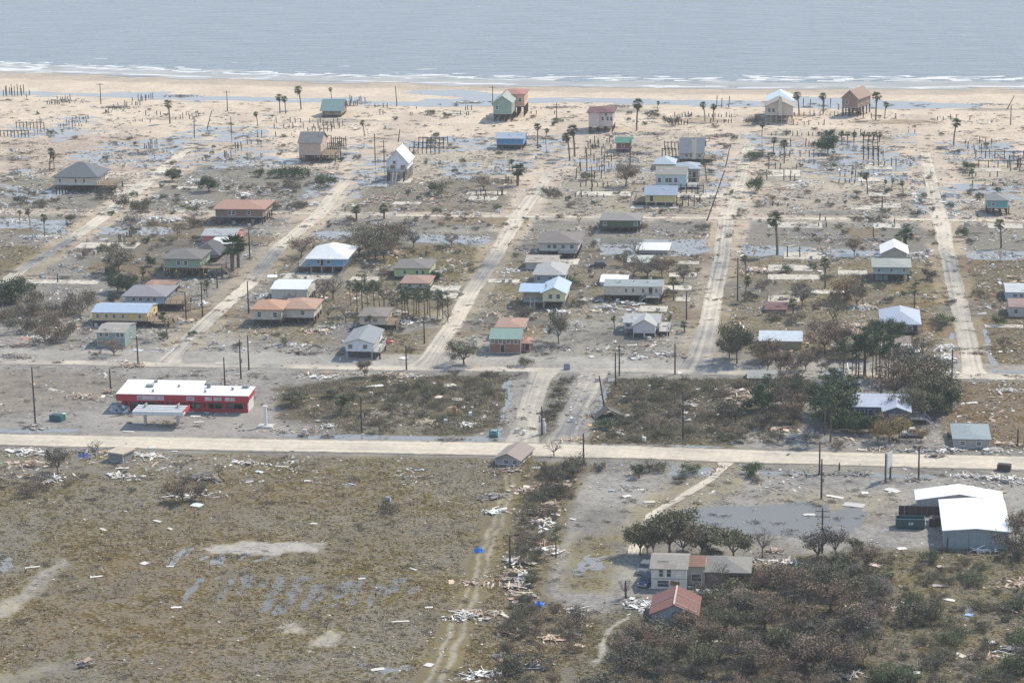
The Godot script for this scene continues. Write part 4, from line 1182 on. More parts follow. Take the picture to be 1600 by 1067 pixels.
	house("house", "dark green flat house with a grey hip roof by the beach street", "the dark green house", 938, 1000, 363, 355, 345, 333, 11, "hip", L(0.085, 0.125, 0.065), L(0.24, 0.23, 0.22), {"win": [0.12, 0.9], "over": 0.3, "step": 2.6, "trim": L(0.08, 0.1, 0.06)})
	house("house", "flat white-roofed house standing beside the canal", "the flat white canal-side roof", 996, 1043, 397, 396, 391, 383, 9, "hip", L(0.42, 0.40, 0.36), L(0.74, 0.74, 0.70), {"over": 0.6, "rise": 0.6, "roofmat": "metal"})
	house("house", "pale green-grey low roof partly hidden by bare trees", "the pale green-grey low roof", 981, 1018, 415, 412, 410, 399, 9, "gx", L(0.42, 0.42, 0.4), L(0.50, 0.54, 0.50), {"over": 0.3, "side": []})
	house("garage", "white flat-topped garage behind the long tan mobile home", "the white flat garage", 938, 980, 447, 446, 441, 431, 9, "gx", L(0.6, 0.6, 0.58), L(0.84, 0.84, 0.82), {"category": "garage", "over": 0.2, "roofmat": "metal", "side": []})
	house("mobile_home", "long tan mobile home with a teal-grey roof and white stair", "the long tan mobile home", 944, 1035, 471, 461, 448, 437, 8, "gx", L(0.56, 0.50, 0.42), L(0.30, 0.36, 0.37), {"category": "mobile home", "win": [0.38, 0.5, 0.67, 0.9], "ww": 0.6, "over": 0.15, "door": [0.8], "vents": 3, "deck": ["front", 2.0, 0.72, 0.98, "left"], "deckcol": L(0.66, 0.66, 0.63), "side": []})
	house("house", "white gabled house with two dark garage openings and white decks", "the white two-garage house", 976, 1030, 522, 514, 504, 490, 9, "gx", L(0.64, 0.62, 0.63), L(0.40, 0.42, 0.42), {"win": [0.1], "over": 0.4, "palepiles": true, "step": 3.2, "store": [0.02, 0.98], "storecol": L(0.42, 0.42, 0.43), "front_gable": [0.28, 0.92, 3.2, 1.5, L(0.66, 0.64, 0.66)], "deck": ["right", 2.6, -0.2, 0.8, ""], "deckcol": L(0.74, 0.74, 0.72), "garage": [0.44, 0.76]})
	house("house", "red-brown brick house with a teal-green metal roof", "the brick teal-roofed house", 765, 814, 553, 552, 530, 513, 9, "gx", L(0.28, 0.16, 0.12), L(0.22, 0.34, 0.29), {"door": [0.42], "win2": [0.1, 0.35, 0.6, 0.85], "over": 0.2, "roofmat": "metal", "side": [0.5]})
	house("house", "terracotta hip roof rising just behind the brick teal-roofed house", "the terracotta roof", 776, 817, 530, 522, 512, 500, 9, "hip", L(0.45, 0.42, 0.38), L(0.40, 0.235, 0.17), {"over": 0.5, "win": [0.4]})
	house("shed", "small open red-brown shed with terracotta roof beside the brick house", "the small red-brown shed", 816, 829, 550, 549, 537, 531, 5, "hip", L(0.22, 0.10, 0.08), L(0.42, 0.22, 0.16), {"category": "shed", "over": 0.4, "side": [], "door": [0.6]})
	# ---- right blocks
	house("house", "small house with a bright white gable roof by the canal", "the bright white gable roof", 1379, 1417, 408, 406, 395, 386, 10, "gz", L(0.45, 0.43, 0.38), L(0.84, 0.84, 0.83), {"over": 0.6, "roofmat": "metal", "side": []})
	house("house", "light blue-green house with a grey hip roof over open piles", "the light blue-green house", 1366, 1421, 440, 428, 418, 407, 10, "hip", L(0.34, 0.46, 0.47), L(0.30, 0.33, 0.31), {"win": [0.15, 0.5, 0.85], "ww": 0.6, "over": 0.6, "store": [0.05, 0.4], "palepiles": false})
	house("house", "blue metal hip-roofed house behind two dark green trees", "the blue metal hip roof", 1379, 1436, 522, 519, 507, 482, 14, "hip", L(0.52, 0.52, 0.50), L(0.38, 0.44, 0.56), {"win": [0.75], "door": [0.9], "over": 0.6, "roofmat": "metal"})
	house("shed", "olive-walled shed with a broad pale blue metal roof", "the olive metal-roofed shed", 1187, 1253, 546, 545, 533, 517, 9, "gx", L(0.34, 0.33, 0.20), L(0.55, 0.63, 0.70), {"category": "shed", "over": 0.2, "roofmat": "metal", "side": []})
	house("house", "low dark red roofed house behind bare trees", "the low dark red roof", 1197, 1229, 489, 488, 484, 477, 8, "gx", L(0.2, 0.13, 0.11), L(0.17, 0.075, 0.075), {"over": 0.3, "side": []})
	house("house", "white-roofed blue house cut off by the right edge", "the white-roofed house at right edge", 1573, 1630, 470, 468, 457, 445, 10, "gx", L(0.42, 0.50, 0.60), L(0.50, 0.54, 0.56), {"win": [0.25, 0.42, 0.75], "over": 0.2})
	house("house", "pinkish-grey two-storey house at the right edge", "the pinkish-grey house at right edge", 1578, 1630, 496, 495, 480, 467, 9, "gx", L(0.46, 0.42, 0.40), L(0.34, 0.22, 0.20), {"win": [0.2, 0.6], "over": 0.2})
	house("house", "brown shingled flat roof below the blue metal hip roof", "the brown shingled roof", 1385, 1423, 540, 540, 538, 529, 8, "gx", L(0.35, 0.33, 0.3), L(0.24, 0.19, 0.17), {"over": 0.2, "rise": 0.5, "side": []})
	house("shed", "white metal-roofed shed below the blue metal hip roof", "the white shed roof", 1409, 1438, 556, 555, 550, 542, 7, "gx", L(0.40, 0.42, 0.42), L(0.68, 0.67, 0.63), {"category": "shed", "over": 0.2, "rise": 0.4, "roofmat": "metal", "side": []})
	house("house", "navy blue store house with a lavender-blue metal roof", "the navy blue-roofed house", 1335, 1421, 664, 656, 636, 625, 10, "gx", L(0.065, 0.12, 0.21), L(0.40, 0.46, 0.60), {"over": 0.4, "roofmat": "metal", "win": [0.15, 0.3, 0.42], "front_gable": [0.52, 1.0, 3.5, 1.0, L(0.09, 0.12, 0.16), [0.35, 0.6]], "deck": ["right", 3.5, 0.1, 0.9, "right"], "deckcol": L(0.55, 0.56, 0.55)})
	house("wrecked_house", "small grey house with a teal hip roof torn open behind", "the torn teal-roofed house", 1491, 1547, 701, 700, 687, 672, 11, "hip", L(0.36, 0.35, 0.32), L(0.24, 0.315, 0.35), {"win": [0.25, 0.7], "over": 0.3})
	house("washed_up_house", "grey gabled house washed onto the shoulder of the sandy highway", "the house washed onto the highway", 773, 813, 728, 727, 717, 708.5, 8.5, "gz", L(0.36, 0.35, 0.34), L(0.32, 0.26, 0.23), {"win": [0.45, 0.8], "over": 0.5, "turn": -0.2})
	house("shed", "overturned grey shed lying by the highway at left", "the overturned grey shed", 166, 194, 722, 722, 709, 705, 4, "flat", L(0.24, 0.24, 0.24), L(0.50, 0.42, 0.32), {"category": "shed", "over": 0.3, "side": [], "turn": -0.35})
	build_store()
	build_workshops()
	build_tan_house()

func box_mesh(s: Vector3, c: Color) -> ArrayMesh:
	var m := MB.new()
	m.col = c
	m.box(Vector3.ZERO, s)
	return m.mesh()

func text_on(o: Node3D, t: String, at: Vector3, h: float, col: Color):
	var tm := TextMesh.new()
	var f := SystemFont.new()
	f.font_names = PackedStringArray(["Droid Sans"])
	tm.font = f
	tm.text = t
	tm.font_size = 64
	tm.pixel_size = h / 64.0
	tm.depth = 0.04
	var m := StandardMaterial3D.new()
	m.albedo_color = col.linear_to_srgb()
	m.roughness = 0.7
	var p := part("lettering", tm, m, o)
	p.position = at

func build_store():
	var a := gp(190, 641)
	var b := gp(391, 640)
	var w := b.x - a.x
	var o := base("roadside_store", a)
	tag(o, "long red roadside store with a flat white roof and broken windows", "store")
	mark("the red store", a + Vector3(w / 2, 0, -8), w / 2)
	var RED := L(0.42, 0.035, 0.05)
	var h := 3.75
	var d1 := 5.6
	var m := MB.new()
	m.col = RED
	# front wall as piers and low sills round the openings, white side and back walls
	m.box(Vector3(w / 2, 0.35, -0.15), Vector3(w, 0.7, 0.3))
	for x in [0.0, 0.045, 0.28, 0.33, 0.43, 0.50, 0.625, 0.66, 0.80, 0.965]:
		m.box(Vector3(x * w + 0.4, 1.75, -0.151), Vector3(0.8 if x != 0.43 else 2.6, 2.1, 0.298))
	m.col = L(0.70, 0.70, 0.69)
	m.box(Vector3(w - 0.15, h / 2, -d1 / 2 - 0.2), Vector3(0.3, h, d1 - 0.3))
	m.box(Vector3(0.15, h / 2, -4.5), Vector3(0.3, h, 8.2))
	m.box(Vector3(w / 2, h / 2, -d1), Vector3(w - 0.7, h, 0.3))
	m.box(Vector3(w * 0.29, h / 2, -8.5), Vector3(w * 0.575, h, 0.3))
	m.box(Vector3(w * 0.575, h / 2, -7.1), Vector3(0.3, h, 2.6))
	part("wall", m.mesh(), mats.paint, o)
	var fm := MB.new()
	fm.col = L(0.05, 0.05, 0.05)
	fm.box(Vector3(w / 2, 0.06, -d1 / 2), Vector3(w - 0.7, 0.1, d1 - 0.4))
	part("shop_floor", fm.mesh(), mats.concrete, o)
	var r := MB.new()
	r.col = L(0.82, 0.83, 0.83)
	slab4(r, Vector3(-0.9, h + 0.32, 1.1), Vector3(w + 0.5, h + 0.32, 1.1), Vector3(w + 0.5, h + 0.6, -d1 - 0.3), Vector3(-0.9, h + 0.6, -d1 - 0.3), 0.2)
	slab4(r, Vector3(-0.9, h + 0.602, -d1 - 0.302), Vector3(w * 0.6, h + 0.602, -d1 - 0.302), Vector3(w * 0.6, h + 0.85, -9.0), Vector3(-0.9, h + 0.85, -9.0), 0.2)
	var roof := part("roof", r.mesh(), mats.metal, o)
	for q in [[0.19, -4.4, 1.6, 0.45], [0.21, -7.4, 0.7, 0.6], [0.66, -4.4, 0.8, 1.0], [0.25, -0.6, 0.45, 0.4], [0.66, -1.0, 0.5, 0.4], [0.42, -4.6, 0.5, 0.4], [0.86, -3.0, 0.5, 0.5], [0.95, -4.8, 1.4, 0.5]]:
		var u := MB.new()
		u.col = L(0.30, 0.31, 0.31)
		u.box(Vector3(0, q[3] / 2, 0), Vector3(q[2], q[3], q[2] * 0.8))
		var ro := part("roof_vent", u.mesh(), mats.metal, roof)
		ro.position = Vector3(q[0] * w, h + 0.5 - q[1] * 0.02, q[1])
	var f := MB.new()
	f.col = RED * 1.05
	f.box(Vector3(w / 2 - 0.2, h - 0.55, 1.0), Vector3(w + 1.3, 1.55, 0.2))
	f.box(Vector3(w + 0.4, h - 0.3, -d1 / 2 + 0.7), Vector3(0.2, 0.9, d1 + 0.4))
	f.box(Vector3(-0.8, h - 0.55, 0.2), Vector3(0.2, 1.55, 1.4))
	part("fascia", f.mesh(), mats.paint, o)
	# what the openings show: dark glazing frames, some panes gone, fallen fittings
	for q in [[0.06, 0.27], [0.515, 0.62], [0.68, 0.795], [0.815, 0.96], [0.34, 0.42]]:
		var n := maxi(2, int((q[1] - q[0]) * w / 1.6))
		var win := part("shop_window", box_mesh(Vector3((q[1] - q[0]) * w, 0.08, 0.12), L(0.35, 0.36, 0.36)), mats.paint, o)
		win.position = Vector3((q[0] + q[1]) / 2 * w, 2.78, -0.15)
		for k in n + 1:
			part("mullion", box_mesh(Vector3(0.07, 2.0, 0.1), L(0.35, 0.36, 0.36)), mats.paint, win).position = Vector3((float(k) / n - 0.5) * (q[1] - q[0]) * w, -1.05, 0)
		for k in n:
			if rng.randf() < 0.5:
				continue
			var p := MB.new()
			p.col = L(0.05, 0.06, 0.07)
			p.box(Vector3(((k + 0.5) / n - 0.5) * (q[1] - q[0]) * w, -1.03, -0.02), Vector3((q[1] - q[0]) * w / n - 0.1, 1.96, 0.03))
			part("pane", p.mesh(), mats.glass, win)
	for i in 14:
		var t := MB.new()
		t.col = [L(0.3, 0.3, 0.3), L(0.5, 0.48, 0.42), L(0.2, 0.24, 0.26)][i % 3]
		t.box(Vector3.ZERO, Vector3(rnd(0.5, 1.8), rnd(0.5, 1.8), rnd(0.4, 0.9)), Basis.from_euler(Vector3(rnd(-0.5, 0.5), rnd(0, 3), rnd(-0.4, 0.4))))
		var sh := part("shop_fitting", t.mesh(), mats.debris, o)
		sh.position = Vector3(rnd(0.45, 0.95) * w, 0.8, rnd(-3.5, -0.8))
	# pale sign boards whose lettering is weathered past reading
	for q in [[0.135, 0.35, 1.05], [0.525, 0.59, 0.95], [0.672, 0.728, 0.85], [0.74, 0.805, 0.85], [0.83, 0.91, 0.85]]:
		var sb := MB.new()
		sb.col = L(0.55, 0.42, 0.46)
		var sw: float = (q[1] - q[0]) * w
		sb.box(Vector3((q[0] + q[1]) / 2 * w, h - 0.5, 1.14), Vector3(sw, q[2], 0.06))
		var board := part("sign_board", sb.mesh(), mats.paint, o)
		var k := 0.0
		var lm := MB.new()
		while k < sw - 1.0:
			lm.col = [L(0.66, 0.60, 0.62), L(0.40, 0.20, 0.25), L(0.36, 0.30, 0.40)][rng.randi() % 3]
			var lw := rnd(0.18, 0.5)
			lm.box(Vector3(q[0] * w + 0.5 + k, h - 0.5 + rnd(-0.08, 0.08), 1.185), Vector3(lw, q[2] * rnd(0.3, 0.62), 0.03))
			k += lw + rnd(0.08, 0.3)
		part("weathered_lettering", lm.mesh(), mats.paint, board)
	# the fuel canopy in front
	var c0 := gp(226.5, 663)
	var c1 := gp(278, 663.5)
	var cw := c1.x - c0.x
	var c := base("fuel_canopy", (c0 + c1) / 2)
	tag(c, "bare ribbed fuel canopy on two posts before the red store", "canopy")
	mark("the fuel canopy", c.position, 4)
	var hc := 3.55
	var cd := 5.6
	for q in [-1, 1]:
		var pm := MB.new()
		pm.col = L(0.55, 0.56, 0.57)
		pm.box(Vector3(q * cw / 2, hc / 2 - 0.3, 0), Vector3(0.55, hc - 0.6, 0.55))
		part("column", pm.mesh(), mats.paint, c)
	var hw := cw / 2 + 1.9
	for k in 8:
		var sm := MB.new()
		sm.col = L(0.62, 0.64, 0.65) if k % 2 == 0 else L(0.42, 0.44, 0.46)
		var z0 := cd / 2 - cd * k / 8.0
		sm.box(Vector3(0, hc + (0.06 if k % 2 == 0 else -0.06), z0 - cd / 16), Vector3(2 * hw, 0.14, cd / 8 - 0.03))
		part("roof_pan", sm.mesh(), mats.metal, c)
	var bm := MB.new()
	bm.col = L(0.66, 0.67, 0.68)
	bm.box(Vector3(0, hc - 0.3, cd / 2 + 0.06), Vector3(2 * hw + 0.2, 0.75, 0.12))
	bm.box(Vector3(-hw - 0.06, hc - 0.3, 0), Vector3(0.12, 0.75, cd))
	for z in [-1.8, 1.8]: bm.box(Vector3(0, hc - 0.4, z), Vector3(2 * hw - 0.1, 0.35, 0.2))
	for q in [-1, 1]: bm.box(Vector3(q * cw / 2, hc - 0.45, 0), Vector3(0.25, 0.3, cd - 0.4))
	part("frame", bm.mesh(), mats.paint, c)
	var rm := MB.new()
	rm.col = RED * 1.15
	rm.box(Vector3(hw + 0.06, hc - 0.2, 0), Vector3(0.14, 0.95, cd))
	rm.col = L(0.75, 0.7, 0.7)
	rm.box(Vector3(hw + 0.15, hc - 0.35, 2.2), Vector3(0.05, 0.45, 1.8))
	part("red_end_panel", rm.mesh(), mats.paint, c)
	for q in [[-1, 1.2], [1, 1.2]]:
		var pi := MB.new()
		pi.col = L(0.3, 0.31, 0.32)
		pi.box(Vector3(q[0] * cw / 2, hc + 0.45, -1.0), Vector3(0.3, 0.7, 1.6))
		part("column_head", pi.mesh(), mats.metal, c)
	# pylon of the missing price sign
	var sg := gp(415, 667)
	var p := base("sign_pylon", sg)
	tag(p, "white sign pylon on a small concrete island right of the store", "sign post")
	var im := MB.new()
	im.col = L(0.62, 0.6, 0.55)
	im.box(Vector3(0, 0.18, 0), Vector3(3.2, 0.36, 2.6))
	part("island", im.mesh(), mats.concrete, p)
	var po := MB.new()
	po.col = L(0.74, 0.74, 0.76)
	po.box(Vector3(0, 2.3, 0), Vector3(0.55, 4.0, 0.45))
	part("post", po.mesh(), mats.paint, p)
	var ca := MB.new()
	ca.col = L(0.78, 0.78, 0.76)
	ca.box(Vector3(0, 4.5, 0), Vector3(0.9, 0.45, 0.6))
	part("cap", ca.mesh(), mats.paint, p)
	# wreck of ice chests and pipes at the left end
	var wr := MB.new()
	for i in 26:
		wr.col = [L(0.3, 0.36, 0.42), L(0.6, 0.6, 0.58), L(0.2, 0.2, 0.22)][i % 3]
		wr.box(Vector3(rnd(-2, 2), rnd(0.1, 1.1), rnd(-1.5, 1.5)), Vector3(rnd(0.2, 1.6), rnd(0.1, 0.7), rnd(0.2, 1.4)), Basis.from_euler(Vector3(rnd(-0.6, 0.6), rnd(0, 3), rnd(-0.6, 0.6))))
	var we := single("wreckage_heap", wr.mesh(), mats.debris, gp(186, 643))
	tag(we, "heap of blue and white wreckage at the store's left end", "wreckage")

func build_workshops():
	# two pale metal workshops at the right
	var specs := [
		["metal_workshop", "farther white metal workshop with a low gable roof, beside the yard", "the farther white workshop", 1434, 1565, 803, 784, 763, 5.8, L(0.46, 0.48, 0.48)],
		["metal_workshop", "nearer white metal workshop with a grey-blue gable wall", "the nearer white workshop", 1476, 1576, 858, 834, 829, 17.7, L(0.30, 0.35, 0.38)]]
	for q in specs:
		var at := gp((q[3] + q[4]) / 2.0, q[5])
		var s := scale_at(at)
		var w: float = (q[4] - q[3]) / s
		var d: float = q[8]
		var h: float = (q[5] - q[6]) / (s * 0.95) if q[0] else 0.0
		h = 2.6 if q[3] == 1434 else 3.4
		var rise := 1.3 if q[3] == 1434 else 0.5
		var o := base(q[0], at)
		tag(o, q[1], "workshop")
		mark(q[2], at + Vector3(0, 0, -d / 2), w / 2)
		var m := MB.new()
		m.col = q[9]
		m.box(Vector3(0, h / 2, -0.1), Vector3(w, h, 0.2))
		m.tri(Vector3(-w / 2, h, 0), Vector3(w / 2, h, 0), Vector3(0, h + rise, 0))
		part("gable_wall", m.mesh(), mats.metal, o)
		var sm := MB.new()
		sm.col = L(0.40, 0.36, 0.35)
		for e in [-1, 1]:
			sm.box(Vector3(e * (w / 2 - 0.1), h / 2, -d / 2 - 0.11), Vector3(0.2, h - 0.02, d - 0.24))
		sm.box(Vector3(0, h / 2, -d + 0.1), Vector3(w - 0.5, h - 0.02, 0.2))
		part("side_wall", sm.mesh(), mats.metal, o)
		# wall ribs
		for k in 9:
			part("wall_rib", box_mesh(Vector3(0.07, h - 0.1, 0.05), (q[9] as Color) * 0.8), mats.metal, o).position = Vector3(lerpf(-w / 2 + 0.6, w / 2 - 0.6, k / 8.0), h / 2, 0.03)
		part("roof", roof_mesh("gz", w, d, rise, h, 0.35, L(0.80, 0.83, 0.85)), mats.metal, o)
		var dm := MB.new()
		dm.col = (q[9] as Color) * 0.72
		dm.box(Vector3(-w * 0.12, 1.4, 0.04), Vector3(0.08, 2.8, 0.06))
		part("door_edge", dm.mesh(), mats.metal, o)

func build_tan_house():
	var at := gp(1044, 920)
	var s := scale_at(at)
	var o := house("house", "two-storey tan house with a broken lower window and brown wings", "the two-storey tan house", 1018, 1073, 921, 920.5, 889, 869, 8, "gx", L(0.66, 0.63, 0.57), L(0.30, 0.275, 0.245), {"over": 0.3, "side": [], "rise": 1.0})
	var w := 55.0 / s
	var bd := MB.new()
	bd.col = L(0.36, 0.345, 0.30)
	bd.box(Vector3(0, 1.95, 0.03), Vector3(w - 0.2, 0.12, 0.06))
	part("belt_board", bd.mesh(), mats.paint, o)
	for x in [-1.35, 0.0]:
		window_on(o, Vector3(x, 3.0, 0), 0, 0.7, 1.35)
	window_on(o, Vector3(-1.0, 1.05, 0), 0, 1.9, 1.1)
	var br := MB.new()
	br.col = L(0.42, 0.2, 0.08)
	br.box(Vector3(0, 0, 0), Vector3(1.5, 0.8, 0.08), Basis(Vector3.BACK, -0.25))
	br.box(Vector3(0.5, 0.05, 0.03), Vector3(0.7, 0.5, 0.06), Basis(Vector3.BACK, 0.5))
	var bp := part("torn_sheathing", br.mesh(), mats.wood, o)
	bp.position = Vector3(1.0, 1.1, 0.06)
	# set-back link and the right wing
	var lk := part("link_wall", box_mesh(Vector3(3.1, 3.4, 5), L(0.44, 0.40, 0.33)), mats.paint, o)
	lk.position = Vector3(w / 2 + 1.57, 1.7, -5.0)
	var lr := part("link_roof", roof_mesh("gx", 3.0, 6, 0.9, 3.4, 0.05, L(0.24, 0.14, 0.105)), mats.roof, o)
	lr.position = Vector3(w / 2 + 1.57, 0.02, -2.2)
	window_on(o, Vector3(w / 2 + 1.6, 1.4, -2.5), 0, 1.6, 1.3)
	var rw := part("wing_wall", box_mesh(Vector3(7.2, 2.6, 7), L(0.27, 0.20, 0.16)), mats.paint, o)
	rw.position = Vector3(w / 2 + 6.9, 1.3, -6.0)
	var rr := part("wing_roof", roof_mesh("hip", 7.6, 8, 1.2, 2.6, 0.4, L(0.23, 0.225, 0.21)), mats.roof, o)
	rr.position = Vector3(w / 2 + 6.9, 0, -2.0)
	var gd := MB.new()
	gd.col = L(0.07, 0.06, 0.055)
	gd.box(Vector3(w / 2 + 8.2, 1.05, -2.47), Vector3(3.2, 1.9, 0.06))
	part("garage_opening", gd.mesh(), mats.paint, o)
	# the red-roofed barn in front
	var b := house("barn", "barn with a rusty red metal roof half sunk in the thicket", "the rusty red barn", 1019, 1088, 978, 978, 959, 946, 8.5, "gz", L(0.33, 0.36, 0.40), L(0.225, 0.085, 0.068), {"category": "barn", "over": 0.5, "side": [], "rise": 1.6})
	var pm := MB.new()
	pm.col = L(0.55, 0.45, 0.38)
	var hw2 := 0.5 * 69.0 / scale_at(b.position)
	# pale torn strips along the roof seams
	var top := (978.0 - 959.0) / (scale_at(b.position) * 0.94)
	for q in [[1.0, -0.6, 0.14], [1.0, -5.0, 0.10], [-1.0, -4.0, 0.10]]:
		var x0: float = q[0] * 0.15
		var x1: float = q[0] * (hw2 + 0.45)
		var ya := top + 0.16 + 1.6
		var yb := top + 0.16 - 1.6 * 0.45 / hw2
		pm.tube(Vector3(x0, ya, q[1]), Vector3(x1, yb, q[1]), q[2], q[2], 4)
	pm.box(Vector3(0, top + 1.82, -4.25), Vector3(0.3, 0.1, 9.2))
	part("seam_strip", pm.mesh(), mats.paint, b.get_node("roof"))

# ---------------------------------------------------------------- trees, palms, shrubs
var kinds := {}              # kind -> list of [trunk mesh, crown mesh]

func leaf_quad(m: MB, p: Vector3, s: float, up := 0.35):
	var n := Vector3(rnd(-1, 1), rnd(-1, 1) + up, rnd(-1, 1)).normalized()
	var x := n.cross(Vector3(rnd(-1, 1), rnd(-1, 1), rnd(-1, 1))).normalized() * s
	var y := n.cross(x) * rnd(0.45, 0.8)
	m.tri(p - x, p + y, p + x)
	m.tri(p - x, p + x, p - y)

func broadleaf(sd: int, spread: float, trunk: float, limbs: int, leaves: int, size: float, clump: float, cols: Array, twigs := 0, multi := 1) -> Array:
	# a tree one metre tall; scaled where it is planted
	rng.seed = sd
	var w := MB.new()
	var bark := L(0.13, 0.105, 0.085)
	w.col = bark
	var tips := []
	for stem in multi:
		var foot := Vector3(rnd(-1, 1), 0, rnd(-1, 1)) * (0.0 if multi == 1 else spread * 0.35)
		foot.y = -0.02
		var lean := Vector3(rnd(-0.12, 0.12), 1, rnd(-0.12, 0.12))
		var fork := foot + lean * trunk
		w.col = jig(bark)
		w.tube(foot, fork, 0.028 if multi == 1 else 0.014, 0.020 if multi == 1 else 0.010, 6)
		for i in maxi(2, limbs / multi):
			var a := TAU * (i + rnd(-0.3, 0.3)) / maxi(2, limbs / multi)
			var r := spread * rnd(0.55, 1.0)
			var e := fork + Vector3(cos(a) * r, rnd(0.25, 0.92) * (1.0 - trunk) * (1.15 - 0.5 * r / spread), sin(a) * r)
			var mid := fork.lerp(e, 0.5) + Vector3(rnd(-0.04, 0.04), rnd(0.0, 0.06), rnd(-0.04, 0.04))
			w.col = jig(bark)
			w.tube(fork, mid, 0.015, 0.010, 5)
			w.tube(mid, e, 0.010, 0.004, 4)
			tips.append(e)
			for k in 4:
				var f := mid.lerp(e, rnd(0.1, 1.0))
				var g := f + Vector3(rnd(-1, 1) * 0.17, rnd(-0.03, 0.2), rnd(-1, 1) * 0.17)
				w.tube(f, g, 0.006, 0.002, 3)
				tips.append(g)
				for t in twigs:
					var h := f.lerp(g, rnd(0.2, 1.0))
					w.tube(h, h + Vector3(rnd(-1, 1) * 0.10, rnd(-0.02, 0.13), rnd(-1, 1) * 0.10), 0.0028, 0.0008, 3)
	var c := MB.new()
	var shade := []
	for t in tips: shade.append(jig(cols[rng.randi() % cols.size()], 0.3))
	for i in leaves:
		var k := rng.randi() % tips.size()
		var p: Vector3 = tips[k] + Vector3(rng.randfn(), rng.randfn() * 0.7, rng.randfn()) * clump
		p.y = clampf(p.y, 0.03, 1.04)
		c.col = jig(shade[k], 0.12)
		leaf_quad(c, p, size * rnd(0.6, 1.3))
	return [w.mesh(), c.mesh()]

func palm(sd: int, live: float, fat: float) -> Array:
	rng.seed = sd
	var w := MB.new()
	w.col = L(0.17, 0.135, 0.105)
	var p := Vector3.ZERO
	var bend := Vector3(rnd(-0.03, 0.03), 0, rnd(-0.03, 0.03))
	for i in 6:
		var q := Vector3(0, (i + 1) * 0.145, 0) + bend * pow((i + 1) / 6.0, 2.0) * 3.0
		w.col = jig(L(0.17, 0.135, 0.105), 0.15)
		w.tube(p, q, 0.03 * fat - i * 0.001, 0.029 * fat - i * 0.001, 6)
		p = q
	var c := MB.new()
	for i in 46:
		var a := rnd(0, TAU)
		var e := rnd(-0.75, 1.25)
		var d := Vector3(cos(a) * cos(e), sin(e), sin(a) * cos(e))
		var s := p + d * 0.03
		var f := s + d * rnd(0.055, 0.085) * fat
		var g := L(0.08, 0.12, 0.042) if rng.randf() < live else L(0.23, 0.18, 0.095)
		c.col = jig(g, 0.3)
		c.tube(s, f, 0.004, 0.003, 3)
		var side := d.cross(Vector3.UP).normalized()
		var down := side.cross(d)
		for k in 9:
			var t := (k - 4) / 4.0
			var dir := (d + side * t * 1.15 + Vector3(0, -0.22 - absf(t) * 0.25, 0)).normalized()
			var tip := f + dir * rnd(0.08, 0.125) * fat
			var wd := (side * cos(t) + down * 0.3).normalized() * 0.017 * fat
			c.tri(f - wd * 0.4, tip, f + wd * 0.4)
			c.tri(f + dir * 0.03 - wd, tip, f + dir * 0.03 + wd)
	var k := MB.new()
	for i in 34:      # the skirt of dead fronds
		var a := rnd(0, TAU)
		var y := rnd(-0.13, 0.01)
		var r0 := 0.018 * fat
		var r1 := rnd(0.035, 0.075) * fat
		var s := p + Vector3(cos(a) * r0, y + 0.03, sin(a) * r0)
		var e := p + Vector3(cos(a) * r1, y - rnd(0.05, 0.12), sin(a) * r1)
		var b := Vector3(-sin(a), 0, cos(a)) * rnd(0.012, 0.024) * fat
		k.col = jig(L(0.22, 0.165, 0.10), 0.3)
		k.tri(s, e - b, e + b)
	return [w.mesh(), c.mesh(), k.mesh()]

func pine(sd: int, lowest: float) -> Array:
	rng.seed = sd
	var w := MB.new()
	w.col = L(0.12, 0.09, 0.07)
	var a := Vector3(0, -0.02, 0)
	var b := Vector3(rnd(-0.02, 0.02), 0.5, rnd(-0.02, 0.02))
	var t := b + Vector3(rnd(-0.02, 0.02), 0.47, rnd(-0.02, 0.02))
	w.tube(a, b, 0.018, 0.013, 6)
	w.tube(b, t, 0.013, 0.004, 5)
	var c := MB.new()
	for i in 24:
		var y := rnd(lowest, 0.97)
		var o := (a.lerp(b, y * 2.0) if y < 0.5 else b.lerp(t, (y - 0.5) / 0.47))
		var an := rnd(0, TAU)
		var r := 0.20 * (1.12 - y) / (1.12 - lowest) + 0.045
		r *= rnd(0.5, 1.1)
		var e := o + Vector3(cos(an) * r, rnd(0.0, 0.07), sin(an) * r)
		w.col = jig(L(0.12, 0.09, 0.07))
		w.tube(o, e, 0.005, 0.002, 3)
		var g := jig(L(0.065, 0.095, 0.036), 0.3)
		for k in 34:
			c.col = jig(g, 0.25)
			var q := o.lerp(e, rnd(0.45, 1.1)) + Vector3(rng.randfn(), rng.randfn() * 0.7, rng.randfn()) * 0.026
			leaf_quad(c, q, rnd(0.010, 0.022), 0.8)
	return [w.mesh(), c.mesh()]

